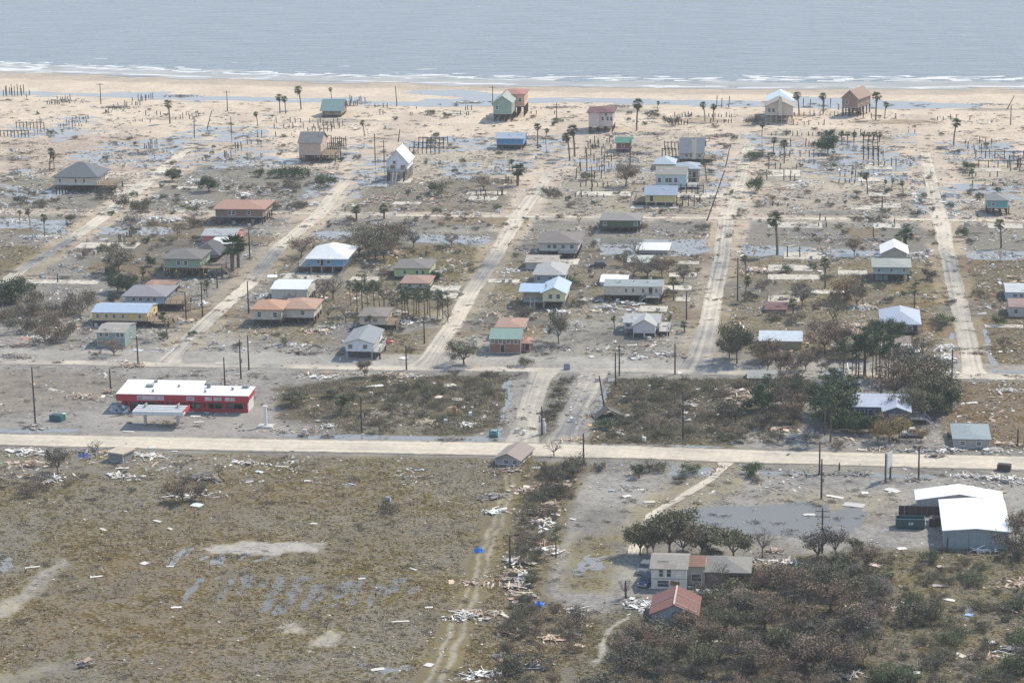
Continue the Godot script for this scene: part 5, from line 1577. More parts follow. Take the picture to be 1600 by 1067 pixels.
func make_kinds():
	var brown := [L(0.205, 0.150, 0.10), L(0.165, 0.128, 0.095), L(0.24, 0.165, 0.105)]
	var grey := [L(0.19, 0.165, 0.128), L(0.155, 0.135, 0.105), L(0.145, 0.14, 0.085)]
	var red := [L(0.20, 0.140, 0.105), L(0.15, 0.115, 0.09), L(0.16, 0.14, 0.085)]
	var olive := [L(0.125, 0.122, 0.062), L(0.15, 0.14, 0.07), L(0.105, 0.105, 0.058)]
	var green := [L(0.065, 0.105, 0.038), L(0.088, 0.128, 0.045), L(0.052, 0.08, 0.036)]
	var dark := [L(0.088, 0.082, 0.058), L(0.112, 0.095, 0.07), L(0.075, 0.078, 0.05)]
	var gold := [L(0.32, 0.21, 0.075), L(0.25, 0.175, 0.075), L(0.20, 0.16, 0.085)]
	# called, look, category, crown name, variants
	kinds["oak"] = [broadleaf(1, 0.5, 0.22, 9, 2890, 0.024, 0.075, grey, 3), broadleaf(2, 0.46, 0.26, 8, 2380, 0.024, 0.08, brown, 3), broadleaf(3, 0.55, 0.2, 9, 3230, 0.023, 0.075, grey, 3)]
	kinds["brown_tree"] = [broadleaf(4, 0.42, 0.22, 8, 2890, 0.024, 0.085, brown, 2), broadleaf(5, 0.46, 0.18, 8, 3060, 0.024, 0.08, red, 2)]
	kinds["olive_tree"] = [broadleaf(6, 0.40, 0.22, 8, 3400, 0.026, 0.075, olive, 1), broadleaf(7, 0.46, 0.24, 9, 3740, 0.025, 0.07, [olive[0], green[0], grey[0]], 1)]
	kinds["green_tree"] = [broadleaf(8, 0.40, 0.2, 8, 3910, 0.029, 0.08, green, 0), broadleaf(9, 0.45, 0.16, 9, 3910, 0.029, 0.085, [green[0], green[2], dark[0]], 0)]
	var far_tones := [[L(0.105, 0.082, 0.062), L(0.088, 0.074, 0.058)], [L(0.235, 0.155, 0.105), L(0.20, 0.13, 0.09)], [L(0.12, 0.115, 0.06), L(0.16, 0.14, 0.08)]]
	for i in 3:
		kinds["oak"].append(broadleaf(40 + i, 0.42 + 0.06 * i, 0.22, 9, 1500 + 300 * i, 0.021, 0.07, far_tones[i], 4))
		kinds["brown_tree"].append(broadleaf(50 + i, 0.5 - 0.05 * i, 0.16, 9, 1700 - 250 * i, 0.022, 0.07, far_tones[i], 5, 2))
	kinds["golden_tree"] = [broadleaf(10, 0.45, 0.2, 8, 2210, 0.024, 0.09, gold, 2)]
	kinds["bare_tree"] = [broadleaf(11, 0.36, 0.28, 9, 149, 0.015, 0.06, grey, 8), broadleaf(12, 0.42, 0.22, 10, 184, 0.015, 0.06, brown, 8)]
	kinds["brown_shrub"] = [broadleaf(13, 0.7, 0.08, 9, 1724, 0.036, 0.14, brown, 1, 3), broadleaf(14, 0.8, 0.1, 9, 1839, 0.036, 0.15, red, 1, 3), broadleaf(15, 0.65, 0.1, 8, 1494, 0.036, 0.14, grey, 2, 3)]
	kinds["dark_shrub"] = [broadleaf(16, 0.7, 0.08, 9, 1494, 0.042, 0.13, dark, 1, 3), broadleaf(17, 0.85, 0.08, 9, 1609, 0.042, 0.14, [dark[0], olive[0], brown[1]], 1, 3)]
	kinds["green_shrub"] = [broadleaf(18, 0.65, 0.06, 9, 1609, 0.044, 0.13, green, 0, 3), broadleaf(19, 0.8, 0.06, 9, 1724, 0.044, 0.14, [green[0], green[1], olive[0]], 0, 3)]
	kinds["olive_shrub"] = [broadleaf(20, 0.8, 0.06, 9, 1494, 0.044, 0.15, olive, 1, 3)]
	kinds["palm"] = [palm(21, 0.8, 1.1), palm(22, 0.65, 1.2), palm(23, 0.7, 1.02)]
	kinds["low_palm"] = [palm(24, 0.95, 2.7), palm(25, 0.9, 2.4)]
	kinds["pine"] = [pine(26, 0.55), pine(27, 0.48), pine(28, 0.62)]

const PLANT := {
	"oak": ["oak_tree", "wide grey half-bare oak", "tree", "bare storm-stripped oaks"],
	"brown_tree": ["brown_tree", "salt-burnt brown tree", "tree", "salt-burnt brown trees"],
	"olive_tree": ["olive_green_tree", "olive-green leafy tree", "tree", "leafy trees"],
	"green_tree": ["green_tree", "dense dark green tree", "tree", "leafy trees"],
	"golden_tree": ["orange_brown_tree", "orange-brown leafed tree", "tree", "salt-burnt brown trees"],
	"bare_tree": ["bare_tree", "leafless tree of thin branches", "tree", "leafless trees"],
	"brown_shrub": ["brown_shrub", "dry brown shrub", "shrub", "dry brown shrubs"],
	"dark_shrub": ["dark_shrub", "dark scrubby bush", "shrub", "dark bushes"],
	"green_shrub": ["green_shrub", "green leafy bush", "shrub", "green bushes"],
	"olive_shrub": ["olive_shrub", "low olive bush", "shrub", "olive bushes"],
	"palm": ["palm_tree", "slim fan palm", "palm tree", "fan palms"],
	"low_palm": ["short_palm", "short stout palm", "palm tree", "short palms"],
	"pine": ["pine_tree", "slender pine", "pine tree", "pines"],
}

func plant_at(kind: String, p: Vector3, h: float, wide := 1.0):
	var list: Array = kinds[kind]
	var v: Array = list[rng.randi() % list.size()]
	var d: Array = PLANT[kind]
	var o := base(d[0], p, rnd(0, TAU))
	o.scale = Vector3(h * wide, h, h * wide)
	part("trunk" if not kind.ends_with("shrub") else "stems", v[0], mats.twig, o)
	part("crown" if not kind.ends_with("shrub") else "foliage", v[1], mats.leaf, o)
	if v.size() > 2:
		part("dead_fronds", v[2], mats.leaf, o)
	later(o, d[1], d[2], d[3])

func plants(kind: String, s: String, wide := 1.0):        # «x y height» in the photograph, one plant after another
	for e in s.split(";", false):
		var q := e.strip_edges().split(" ", false)
		var p := gp(float(q[0]), float(q[1]))
		var h := float(q[2]) / (scale_at(p) * 0.96)
		plant_at(kind, p, h, wide * (float(q[3]) if q.size() > 3 else 1.0))

func thicket(kind_list: Array, s: Array, n: int, h0: float, h1: float, gap := 2.0, wide := 1.0):
	var poly := world_points(s)
	var lo := poly[0]
	var hi := poly[0]
	for p in poly:
		lo = lo.min(p); hi = hi.max(p)
	var placed := []
	var tries := 0
	while placed.size() < n and tries < n * 30:
		tries += 1
		var q := Vector2(rnd(lo.x, hi.x), rnd(lo.y, hi.y))
		if not Geometry2D.is_point_in_polygon(q, poly):
			continue
		var ok := true
		for e in placed:
			if q.distance_to(e) < gap:
				ok = false
				break
		if ok:
			placed.append(q)
			plant_at(kind_list[rng.randi() % kind_list.size()], Vector3(q.x, 0, q.y), rnd(h0, h1), wide * rnd(0.85, 1.2))

func build_plants():
	make_kinds()
	rng.seed = 77
	# fan palms
	plants("palm", "265 193 33; 77 268 34; 84 265 23; 470 171 34; 437 177 28; 446 178 26; 518 156 18; 402 197 21; 569 213 24; 995 204 47; 1027 175 16; 1102 190 29; 1115 190 26; 890 251 41; 898 245 47; 1191 216 24; 1104 281 31; 801 270 20; 840 225 30; 853 222 20; 1249 180 34; 1287 178 31; 1369 187 40; 1383 186 24; 1491 226 38; 1226 255 34; 1209 240 24; 1356 303 32; 1383 299 17; 1394 297 17; 1412 306 22; 1331 282 14")
	plants("palm", "46 352 24; 69 370 33; 30 350 20; 221 450 30; 277 452 27; 323 465 26; 261 530 41; 1166 430 29; 1164 472 38; 1053 470 34; 1048 515 22; 960 518 24; 1215 398 62; 1290 450 43; 1565 388 42; 1596 262 14; 1603 216 12; 579 518 24")
	plants("low_palm", "809 290 27; 363 424 46 0.9; 372 418 40 0.9; 1415 390 26 1.4; 533 648 26; 999 747 19; 557 344 18; 600 342 18; 1316 220 12; 1325 220 12; 1335 221 12; 1350 220 11; 1358 221 12; 1366 220 11; 1375 222 13; 1240 490 18; 1070 520 14; 1520 278 12")
	# pines
	plants("pine", "628 497 44; 638 496 48; 646 498 46; 655 497 42; 664 498 47; 672 496 45; 683 499 44; 692 498 43; 700 497 40; 633 493 46; 650 492 44; 668 491 44; 686 494 42; 612 495 30; 558 491 54; 566 492 62; 585 488 52; 593 486 46; 548 478 40; 575 486 40")
	plants("pine", "1318 590 62; 1338 589 66; 1342 591 70; 1350 590 74; 1353 588 70; 1364 590 60; 1376 592 76; 1384 591 66; 1389 592 58; 1397 592 68; 1401 590 54; 1332 588 44; 1246 642 58; 1201 640 58; 1306 672 96; 1290 680 92; 1275 674 74; 1322 664 80; 1298 690 86; 869 872 50 1.3; 1430 482 42 1.5; 1349 477 38; 1385 588 50; 1370 586 64; 1212 636 40")
	# dense green trees
	plants("green_tree", "4 476 38; 20 472 42; 183 456 34; 200 458 30; 172 436 22; 176 474 18; 235 416 18; 1366 528 31 1.1; 1400 528 32 1.1; 269 283 22; 276 276 14; 325 299 28; 1294 240 34; 1296 216 16; 1340 676 34; 1360 677 36; 1325 674 34; 1312 655 70 0.8; 1284 648 60 0.8; 1480 642 44; 1168 640 18; 645 434 18; 680 438 18; 1192 640 42; 1150 545 30; 1455 648 55")
	plants("olive_tree", "1262 925 56; 1305 930 54; 1215 1025 54; 1150 990 44; 1100 1050 46; 1030 1050 40; 1350 1040 44; 1046 868 84 0.9; 1000 868 60 0.9; 1096 868 62 1.1; 1147 876 58 1.15; 1112 874 26 1.3; 1152 568 74 0.75; 1140 560 40; 1338 864 26; 455 634 30 1.3; 1022 870 62 0.7; 110 350 18; 1355 560 40; 1322 560 36; 1200 565 40; 1462 630 62; 1440 620 66")
	plants("oak", "1068 870 66 0.8; 1012 866 52 0.8; 978 291 42 1.1; 470 402 40 1.1; 560 402 46; 586 406 54 1.1; 611 392 48 1.1; 575 398 52; 621 378 40; 600 406 40; 646 386 26 1.1; 706 384 24; 185 426 46 1.1; 725 570 40 1.35; 1068 441 27; 1012 434 38 1.2; 990 432 30 1.2; 1035 432 33; 1290 552 60 0.95; 1310 548 50; 1278 878 60 1.2; 1306 870 50; 1254 478 36 1.1; 1400 626 72; 1430 628 76; 1456 642 70; 1470 632 62; 1442 602 62; 1412 600 58; 873 538 56 0.65; 821 506 30; 975 416 26; 1192 568 46; 1418 660 58 0.9; 1440 655 56; 1466 600 46; 90 740 43 0.9; 285 784 36 1.3; 312 781 28")
	plants("brown_tree", "1215 935 60; 1250 950 66 0.9; 1290 955 68; 1330 950 58; 1235 1000 62; 1292 1010 64; 1340 1000 58; 1200 985 56; 1368 985 48; 1270 1048 66; 1320 1055 60; 1160 1030 52; 1110 1010 48; 1060 1030 46; 1180 1060 60; 180 554 30 1.3; 277 368 23; 300 356 20; 757 297 29; 1335 398 26 1.1; 1300 502 42; 1340 478 34; 1205 560 34; 1220 580 34; 569 588 28 0.8; 858 746 30 1.2; 1585 872 62; 1597 848 54; 1420 560 34; 1436 558 40; 1570 546 26; 1240 580 28; 1260 578 30; 148 560 16; 1160 690 22; 1215 692 26; 1225 640 40; 1240 660 40; 1255 640 30; 593 676 27 0.8; 1575 830 40; 1100 930 30")
	plants("golden_tree", "1320 470 44 1.1; 1390 692 46 1.0; 1405 684 40; 1372 690 30; 1440 690 26")
	plants("bare_tree", "505 472 46; 520 468 50; 495 482 44; 512 500 30; 148 715 34; 866 713 32 1.2; 1015 738 27 1.2; 1192 872 56 0.9; 1124 924 54 1.1; 977 935 36; 371 969 27 0.7; 509 987 26 1.0; 342 746 26; 1376 622 30; 1394 510 20; 905 350 14; 131 402 14; 107 400 14; 733 386 14; 995 405 40 0.8; 1325 470 42 1.0; 1180 610 30; 540 505 34; 600 480 40; 620 480 36; 455 480 30; 1340 745 14; 440 510 24; 700 505 30; 1465 640 50; 1070 600 20; 320 460 26; 405 485 22")
	# shrubs one can point at
	plants("green_shrub", "6 474 40 0.8; 24 470 34 0.8; 54 470 16; 45 452 12; 405 276 14; 430 278 16; 447 276 18; 458 277 18; 473 278 18; 512 292 20; 500 285 14; 680 303 24 0.7; 893 449 18; 1079 739 19; 1176 743 22 1.1; 1392 1058 26 1.2; 1412 1064 26 1.2; 1375 1064 22; 1490 1006 22 1.2; 1595 1012 28; 1590 1052 32; 1520 903 14 1.4; 300 525 10; 255 528 10; 1178 250 18 0.9; 1182 300 26 0.7; 160 392 12; 945 670 16 1.4; 1560 508 16; 1475 505 18 1.2; 1270 420 10; 1230 425 12 1.3; 1560 300 8; 1513 265 14; 1185 248 10; 866 196 8; 685 390 10; 672 179 10; 868 190 8; 1505 370 14; 1316 665 40; 1300 668 36; 1350 665 24; 1376 660 30")
	plants("dark_shrub", "605 798 17 1.1; 592 593 12; 709 586 10; 757 588 10; 770 588 12; 765 616 13; 885 598 14; 874 616 16; 868 641 16; 860 656 15; 898 737 30 0.8; 936 736 14; 818 572 18 0.8; 640 550 10; 1456 436 19 0.9; 1531 462 13; 1175 470 16; 1050 463 14; 1190 668 30 0.8; 1145 652 24 1.1; 1130 642 16; 1430 970 44 0.8; 1448 968 40 0.7; 1048 196 20 0.8; 1175 195 18; 915 280 14; 855 305 16 0.9; 866 308 14; 1100 360 14; 455 326 12; 470 324 12; 700 184 10; 1378 345 12; 1362 346 10; 1345 345 10; 1430 338 12; 1022 185 14; 580 500 16; 820 480 14; 905 478 14; 520 620 16; 545 625 12; 1000 742 18; 1027 737 18; 1061 753 15; 1180 754 11; 300 330 12; 190 325 24 0.8; 217 330 26 0.7; 150 288 14; 165 310 20; 30 318 16; 60 322 14")
	plants("brown_shrub", "118 490 36 0.9; 95 492 26; 55 490 34 0.9; 38 494 24; 28 522 32 0.9; 72 537 40 0.8; 98 530 30 0.8; 85 508 28 0.9; 45 515 22; 10 500 26; 64 520 30 0.8; 1205 500 16; 1218 498 12; 1240 505 18; 260 383 15; 131 398 14; 48 774 27; 60 762 20; 110 470 14; 1300 900 30; 545 345 10; 667 342 8; 700 343 9; 725 344 8; 980 345 10; 600 430 14; 575 424 14; 442 540 16 0.9; 930 385 12; 1240 600 30; 1262 612 26; 1225 615 20; 1310 700 16; 1270 690 18; 650 345 8; 820 345 8; 1150 342 10; 875 340 8; 1310 475 20; 1350 440 16; 340 350 14; 300 350 14; 240 352 12; 205 350 16; 460 300 14; 455 295 18")
	# the thickets of the lower right, the hedge line, the heath by the highway
	thicket(["brown_tree", "brown_tree", "oak", "olive_tree", "dark_shrub", "oak"], [1185, 905, 1370, 885, 1390, 950, 1360, 1010, 1325, 1060, 1310, 1090, 1180, 1090, 1150, 990], 34, 3.2, 5.4, 4.0, 1.2)
	thicket(["brown_tree", "brown_shrub", "brown_tree", "dark_shrub", "olive_shrub", "oak"], [985, 1005, 1030, 978, 1160, 985, 1190, 1090, 940, 1090], 26, 2.0, 4.4, 3.8, 1.2)
	thicket(["dark_shrub", "olive_shrub", "brown_shrub"], [1100, 945, 1190, 900, 1180, 985, 1120, 980], 12, 2.0, 4.0, 2.6)
	thicket(["olive_shrub", "brown_shrub", "brown_shrub", "dark_shrub", "olive_tree"], [850, 735, 900, 745, 888, 785, 850, 850, 832, 960, 812, 1010, 795, 1090, 778, 1090, 790, 990, 800, 900, 812, 820], 48, 1.0, 3.0, 1.9)
	thicket(["brown_shrub", "dark_shrub", "brown_tree"], [800, 970, 850, 950, 925, 965, 895, 1030, 855, 1090, 780, 1090], 18, 1.6, 3.4, 3.2)
	thicket(["dark_shrub", "brown_shrub", "green_shrub", "olive_shrub"], [1345, 880, 1600, 870, 1640, 1090, 1380, 1090, 1440, 960], 62, 0.6, 2.4, 2.8, 1.1)
	thicket(["dark_shrub", "brown_shrub", "olive_shrub"], [975, 600, 1250, 600, 1235, 690, 950, 690], 58, 0.8, 2.6, 2.6, 1.15)
	thicket(["olive_shrub", "dark_shrub", "olive_shrub"], [470, 610, 780, 595, 770, 670, 560, 670], 44, 0.5, 1.8, 2.8, 1.2)
	thicket(["dark_shrub", "brown_shrub"], [0, 730, 180, 725, 320, 760, 60, 800], 12, 0.8, 2.0, 4.0)
	thicket(["brown_shrub", "dark_shrub", "green_shrub", "bare_tree"], [110, 370, 320, 350, 330, 420, 140, 470], 26, 0.8, 3.0, 4.0)
	thicket(["brown_shrub", "dark_shrub", "olive_shrub"], [430, 400, 760, 385, 720, 500, 560, 560, 320, 560], 36, 0.5, 1.8, 4.0)
	thicket(["brown_shrub", "dark_shrub", "olive_shrub"], [800, 395, 1100, 400, 1080, 500, 760, 500], 26, 0.5, 1.8, 4.0)
	thicket(["brown_shrub", "dark_shrub", "green_shrub", "bare_tree"], [1150, 410, 1470, 405, 1500, 520, 1160, 560], 28, 0.8, 3.0, 5.0)
	thicket(["brown_tree", "bare_tree", "brown_shrub"], [1190, 560, 1330, 560, 1320, 580, 1190, 582], 14, 3.0, 5.0, 4.0)
	thicket(["brown_shrub", "dark_shrub", "green_shrub"], [20, 300, 480, 285, 480, 330, 60, 345], 44, 0.6, 2.4, 4.0)
	thicket(["dark_shrub", "green_shrub", "brown_shrub"], [600, 300, 1560, 300, 1580, 335, 560, 335], 56, 0.5, 2.0, 5.0)
	thicket(["dark_shrub", "green_shrub", "brown_shrub"], [-20, 200, 1560, 190, 1600, 290, -20, 260], 80, 0.5, 2.0, 7.0)
	thicket(["dark_shrub", "green_shrub"], [0, 165, 1600, 180, 1600, 195, 0, 185], 22, 0.5, 1.5, 10.0)
	thicket(["brown_shrub", "dark_shrub"], [500, 345, 800, 348, 790, 362, 500, 358], 14, 0.6, 1.6, 4.0)
	thicket(["brown_shrub", "dark_shrub", "brown_shrub"], [880, 350, 1600, 355, 1600, 385, 1150, 378, 900, 370], 26, 0.6, 1.8, 5.0)

# ---------------------------------------------------------------- poles, pilings, wreckage, vehicles
func pole(x: float, y: float, h: float, arms := 0, lean := 0.0, how := "wooden utility pole"):
	var p := gp(x, y)
	var hm := h / (scale_at(p) * 0.96)
	var o := base("utility_pole", p)
	o.rotation.z = -lean
	var m := MB.new()
	m.col = L(0.105, 0.085, 0.07)
	m.tube(Vector3(0, -0.2, 0), Vector3(0, hm, 0), 0.20, 0.13, 7, true)
	part("shaft", m.mesh(), mats.wood, o)
	for k in arms:
		var a := MB.new()
		a.col = L(0.16, 0.13, 0.10)
		a.box(Vector3(0, hm - 0.5 - k * 1.0, 0.16), Vector3(2.6, 0.13, 0.12))
		var arm := part("crossarm", a.mesh(), mats.wood, o)
		for t in [-1.15, -0.6, 0.6, 1.15]:
			var i := MB.new()
			i.col = L(0.35, 0.37, 0.38)
			i.tube(Vector3(t, hm - 0.44 - k, 0.16), Vector3(t, hm - 0.2 - k, 0.16), 0.07, 0.05, 6, true)
			part("insulator", i.mesh(), mats.metal, arm)
	if h > 55 and arms == 0:
		var b := MB.new()
		b.col = L(0.3, 0.31, 0.32)
		b.tube(Vector3(0.3, hm * 0.42, 0), Vector3(0.3, hm * 0.42 + 0.8, 0), 0.22, 0.22, 8, true)
		part("transformer", b.mesh(), mats.metal, o)
	later(o, how, "pole", "utility poles along the streets")

func pilings(s: Array, nx: int, nz: int, h: float, miss := 0.25, beams := 0.0, tone := 0.10):
	# stumps of a house that is gone: corner, corner; each stump stands alone unless a beam still joins them
	h *= 0.8
	var a := gp(s[0], maxf(s[1], s[3]))
	var b := gp(s[2], minf(s[1], s[3]))
	var w := b.x - a.x
	var d := clampf(a.z - b.z, 3.0, 20.0)
	var key := "piling %.2f" % tone
	if not shapes.has(key):
		var m := MB.new()
		m.col = L(tone, tone * 0.82, tone * 0.68)
		m.tube(Vector3(0, 0, 0), Vector3(0, 1, 0), 0.17, 0.15, 6, true)
		shapes[key] = m.mesh()
	if rng.randf() < beams:
		var o := base("piling_ruin", Vector3(a.x + w / 2, 0, a.z - d / 2))
		for i in nx:
			for j in nz:
				var p := part("piling", shapes[key], mats.wood, o)
				p.position = Vector3((float(i) / maxi(nx - 1, 1) - 0.5) * w, 0, (0.5 - float(j) / maxi(nz - 1, 1)) * d)
				p.scale = Vector3(1, h * rnd(0.9, 1.1), 1)
		for j in nz:
			var m := MB.new()
			m.col = L(tone * 1.5, tone * 1.25, tone)
			m.box(Vector3(0, h * 0.88, (0.5 - float(j) / maxi(nz - 1, 1)) * d + 0.2), Vector3(w + 0.4, 0.22, 0.12), Basis(Vector3.BACK, rnd(-0.02, 0.02)))
			part("beam", m.mesh(), mats.wood, o)
		later(o, "piling ruin still joined by beams", "ruin", "beamed ruins of vanished houses")
		return
	var cluster := []
	for i in nx:
		for j in nz:
			if rng.randf() < miss:
				continue
			var at := Vector3(a.x + w * float(i) / maxi(nx - 1, 1) + rnd(-0.3, 0.3), -0.1, a.z - d * float(j) / maxi(nz - 1, 1) + rnd(-0.3, 0.3))
			var p := single("piling", shapes[key], mats.wood, at, rnd(0, 3))
			p.scale = Vector3(1, h * rnd(0.55, 1.15), 1)
			p.rotation.z = rnd(-0.07, 0.07)
			p.rotation.x = rnd(-0.07, 0.07)
			cluster.append(p)
	if cluster:
		later(cluster, "dark piling in a cluster", "piling", "stumps of the piles of vanished houses")

const PLANKS := [Color(0.52, 0.40, 0.27), Color(0.42, 0.31, 0.21), Color(0.62, 0.54, 0.44), Color(0.66, 0.64, 0.6), Color(0.30, 0.22, 0.16), Color(0.35, 0.33, 0.31), Color(0.48, 0.33, 0.26), Color(0.22, 0.2, 0.19)]

func wreck(x: float, y: float, wide: float, deep: float, high: float, look_of := 0, how := ""):
	# a heap of broken boards and sheets; each board long enough to pick out is a piece of the heap
	wide *= 0.72; deep *= 0.8; high *= 0.8
	var p := gp(x, y)
	var o := base("debris_heap", p, rnd(-0.3, 0.3))
	var sheets: Array = [
		[PLANKS[0], PLANKS[1], PLANKS[2], PLANKS[4], PLANKS[6]],
		[PLANKS[3], PLANKS[2], PLANKS[5], Color(0.7, 0.7, 0.68)],
		[PLANKS[7], PLANKS[5], PLANKS[4], Color(0.16, 0.15, 0.15)],
		[Color(0.40, 0.24, 0.19), PLANKS[4], PLANKS[2], PLANKS[5], PLANKS[1]]][look_of]
	var n := clampi(int(wide * deep * 1.1), 10, 46)
	var fine := MB.new()
	for i in n:
		var u := Vector2(rng.randfn(), rng.randfn()) * 0.33
		var r := clampf(1.0 - u.length(), 0.0, 1.0)
		var at := Vector3(u.x * wide, 0.08 + high * r * rnd(0.2, 0.9), u.y * deep)
		var turn := Basis.from_euler(Vector3(rnd(-0.3, 0.3) * r, rnd(0, PI), rnd(-0.35, 0.35) * r))
		var s := Vector3(rnd(1.2, 3.4), 0.06, rnd(0.12, 0.26))
		if rng.randf() < 0.2:
			s = Vector3(rnd(1.0, 2.0), 0.05, rnd(0.6, 1.1))
		at.y += 0.2 * s.x * absf(turn.x.y)
		var m := MB.new()
		m.col = jig(sheets[rng.randi() % sheets.size()], 0.2)
		if s.x > 2.0 or s.z > 0.7:
			m.box(Vector3.ZERO, s)
			var b := part("board", m.mesh(), mats.debris, o)
			b.transform = Transform3D(turn, at)
		else:
			fine.col = m.col
			fine.box(at, s, turn)
	for i in n * 2:
		fine.col = jig(sheets[rng.randi() % sheets.size()], 0.25)
		var u := Vector2(rng.randfn(), rng.randfn()) * 0.45
		fine.box(Vector3(u.x * wide, rnd(0.03, 0.2) + 0.4 * high * maxf(0.0, 1.0 - u.length() * 1.5), u.y * deep), Vector3(rnd(0.2, 1.1), rnd(0.04, 0.15), rnd(0.1, 0.5)), Basis.from_euler(Vector3(rnd(-0.5, 0.5), rnd(0, 3), rnd(-0.5, 0.5))))
	var f := part("splinters", fine.mesh(), mats.debris, o)
	f.set_meta("kind", "stuff")
	later(o, how if how else ["splintered tan board heap", "white-grey wreckage heap", "dark wreckage heap", "reddish board heap"][look_of], "debris heap", "heaps of storm wreckage")

func panel(x: float, y: float, w: float, d: float, col: Color, how: String, tilt := 0.1):
	w *= 0.45; d *= 0.5
	var p := gp(x, y)
	var m := MB.new()
	m.col = col
	var n := 3
	for k in n:      # a torn sheet, buckled along its length
		var a := -w / 2 + w * k / n
		var b := -w / 2 + w * (k + 1) / n
		var ya := 0.05 + tilt * w * 0.25 * sin(k * 1.7)
		var yb := 0.05 + tilt * w * 0.25 * sin((k + 1) * 1.7)
		slab4(m, Vector3(a, ya + 0.08, d / 2 * rnd(0.8, 1)), Vector3(b, yb + 0.08, d / 2 * rnd(0.8, 1)), Vector3(b, yb + 0.1 + tilt * d * 0.3, -d / 2 * rnd(0.8, 1)), Vector3(a, ya + 0.1 + tilt * d * 0.3, -d / 2 * rnd(0.8, 1)), 0.05)
	var o := single("torn_sheet", m.mesh(), mats.debris, p, rnd(-0.7, 0.7))
	later(o, how, "debris sheet", "torn sheets and panels lying about")

func truck(x: float, y: float, turn: float, col: Color, called: String, label: String, cat: String, long := 5.6, bed := true):
	var o := base(called, gp(x, y), turn)
	tag(o, label, cat)
	mark("the " + label.split(" ")[0] + " " + cat, o.position, 2)
	var w := 1.95
	var m := MB.new()
	m.col = col
	var prof: Array = [[-0.5, 0.42], [-0.5, 0.98], [-0.47, 1.06], [-0.29, 1.1], [-0.19, 1.78], [-0.16, 1.82], [0.07, 1.82], [0.11, 1.12], [0.5, 1.12], [0.5, 0.5]] if bed else [[-0.5, 0.40], [-0.5, 0.85], [-0.46, 0.98], [-0.25, 1.06], [-0.13, 1.68], [-0.08, 1.74], [0.36, 1.72], [0.47, 1.12], [0.5, 1.0], [0.5, 0.5]]
	var cv := Vector3(0, 0.9, 0)
	for i in prof.size():
		var a: Array = prof[i]
		var b: Array = prof[(i + 1) % prof.size()]
		var ia: float = w / 2 * (0.84 if a[1] > 1.5 else 1.0)
		var ib: float = w / 2 * (0.84 if b[1] > 1.5 else 1.0)
		var p0 := Vector3(a[0] * long, a[1], ia); var p1 := Vector3(b[0] * long, b[1], ib)
		var q0 := Vector3(a[0] * long, a[1], -ia); var q1 := Vector3(b[0] * long, b[1], -ib)
		m.quad(p1, p0, q0, q1)
		m.tri(p0, p1, Vector3(-0.05 * long, 0.9, w / 2))
		m.tri(q1, q0, Vector3(-0.05 * long, 0.9, -w / 2))
	part("body", m.mesh(), mats.metal, o)
	var g := MB.new()
	g.col = L(0.03, 0.035, 0.04)
	for z in [-1, 1]:
		var x0: float = (-0.23 if bed else -0.17) * long
		var x1: float = (0.07 if bed else 0.38) * long
		g.quad(Vector3(x0, 1.18, z * (w / 2 + 0.005)), Vector3(x1, 1.18, z * (w / 2 + 0.005)), Vector3(x1 - 0.1, 1.62, z * (w / 2 * 0.90 + 0.005)), Vector3(x0 + 0.4, 1.62, z * (w / 2 * 0.90 + 0.005)))
	var gl := part("side_windows", g.mesh(), mats.glass, o)
	var ws := MB.new()
	ws.col = L(0.03, 0.035, 0.04)
	var xa: float = (-0.285 if bed else -0.245) * long
	var xb: float = (-0.2 if bed else -0.14) * long
	ws.quad(Vector3(xa, 1.16, -w * 0.44), Vector3(xa, 1.16, w * 0.44), Vector3(xb, 1.70, w * 0.38), Vector3(xb, 1.70, -w * 0.38))
	part("windscreen", ws.mesh(), mats.glass, o)
	if bed:
		var bm := MB.new()
		bm.col = col * 0.5
		bm.box(Vector3(0.305 * long, 1.125, 0), Vector3(0.36 * long, 0.02, w - 0.3))
		part("bed", bm.mesh(), mats.metal, o)
	for ex in [-0.32, 0.31]:
		for z in [-1, 1]:
			var t := MB.new()
			t.col = L(0.02, 0.02, 0.02)
			t.tube(Vector3(ex * long, 0.38, z * (w / 2 - 0.22)), Vector3(ex * long, 0.38, z * (w / 2 + 0.03)), 0.38, 0.38, 12, true)
			var wh := part("wheel", t.mesh(), mats.debris, o)
			var ri := MB.new()
			ri.col = L(0.45, 0.45, 0.46)
			ri.tube(Vector3(ex * long, 0.38, z * (w / 2 + 0.03)), Vector3(ex * long, 0.38, z * (w / 2 + 0.045)), 0.2, 0.18, 10, true)
			part("rim", ri.mesh(), mats.metal, wh)
	for z in [-0.7, 0.7]:
		part("headlight", box_mesh(Vector3(0.06, 0.2, 0.35), L(0.7, 0.7, 0.68)), mats.glass, o).position = Vector3(-0.5 * long - 0.01, 0.82, z)
		part("tail_light", box_mesh(Vector3(0.05, 0.3, 0.18), L(0.3, 0.02, 0.02)), mats.glass, o).position = Vector3(0.5 * long + 0.01, 0.85, z * 1.2)
	part("bumper", box_mesh(Vector3(0.16, 0.2, w), L(0.4, 0.4, 0.4)), mats.metal, o).position = Vector3(-0.5 * long - 0.05, 0.5, 0)

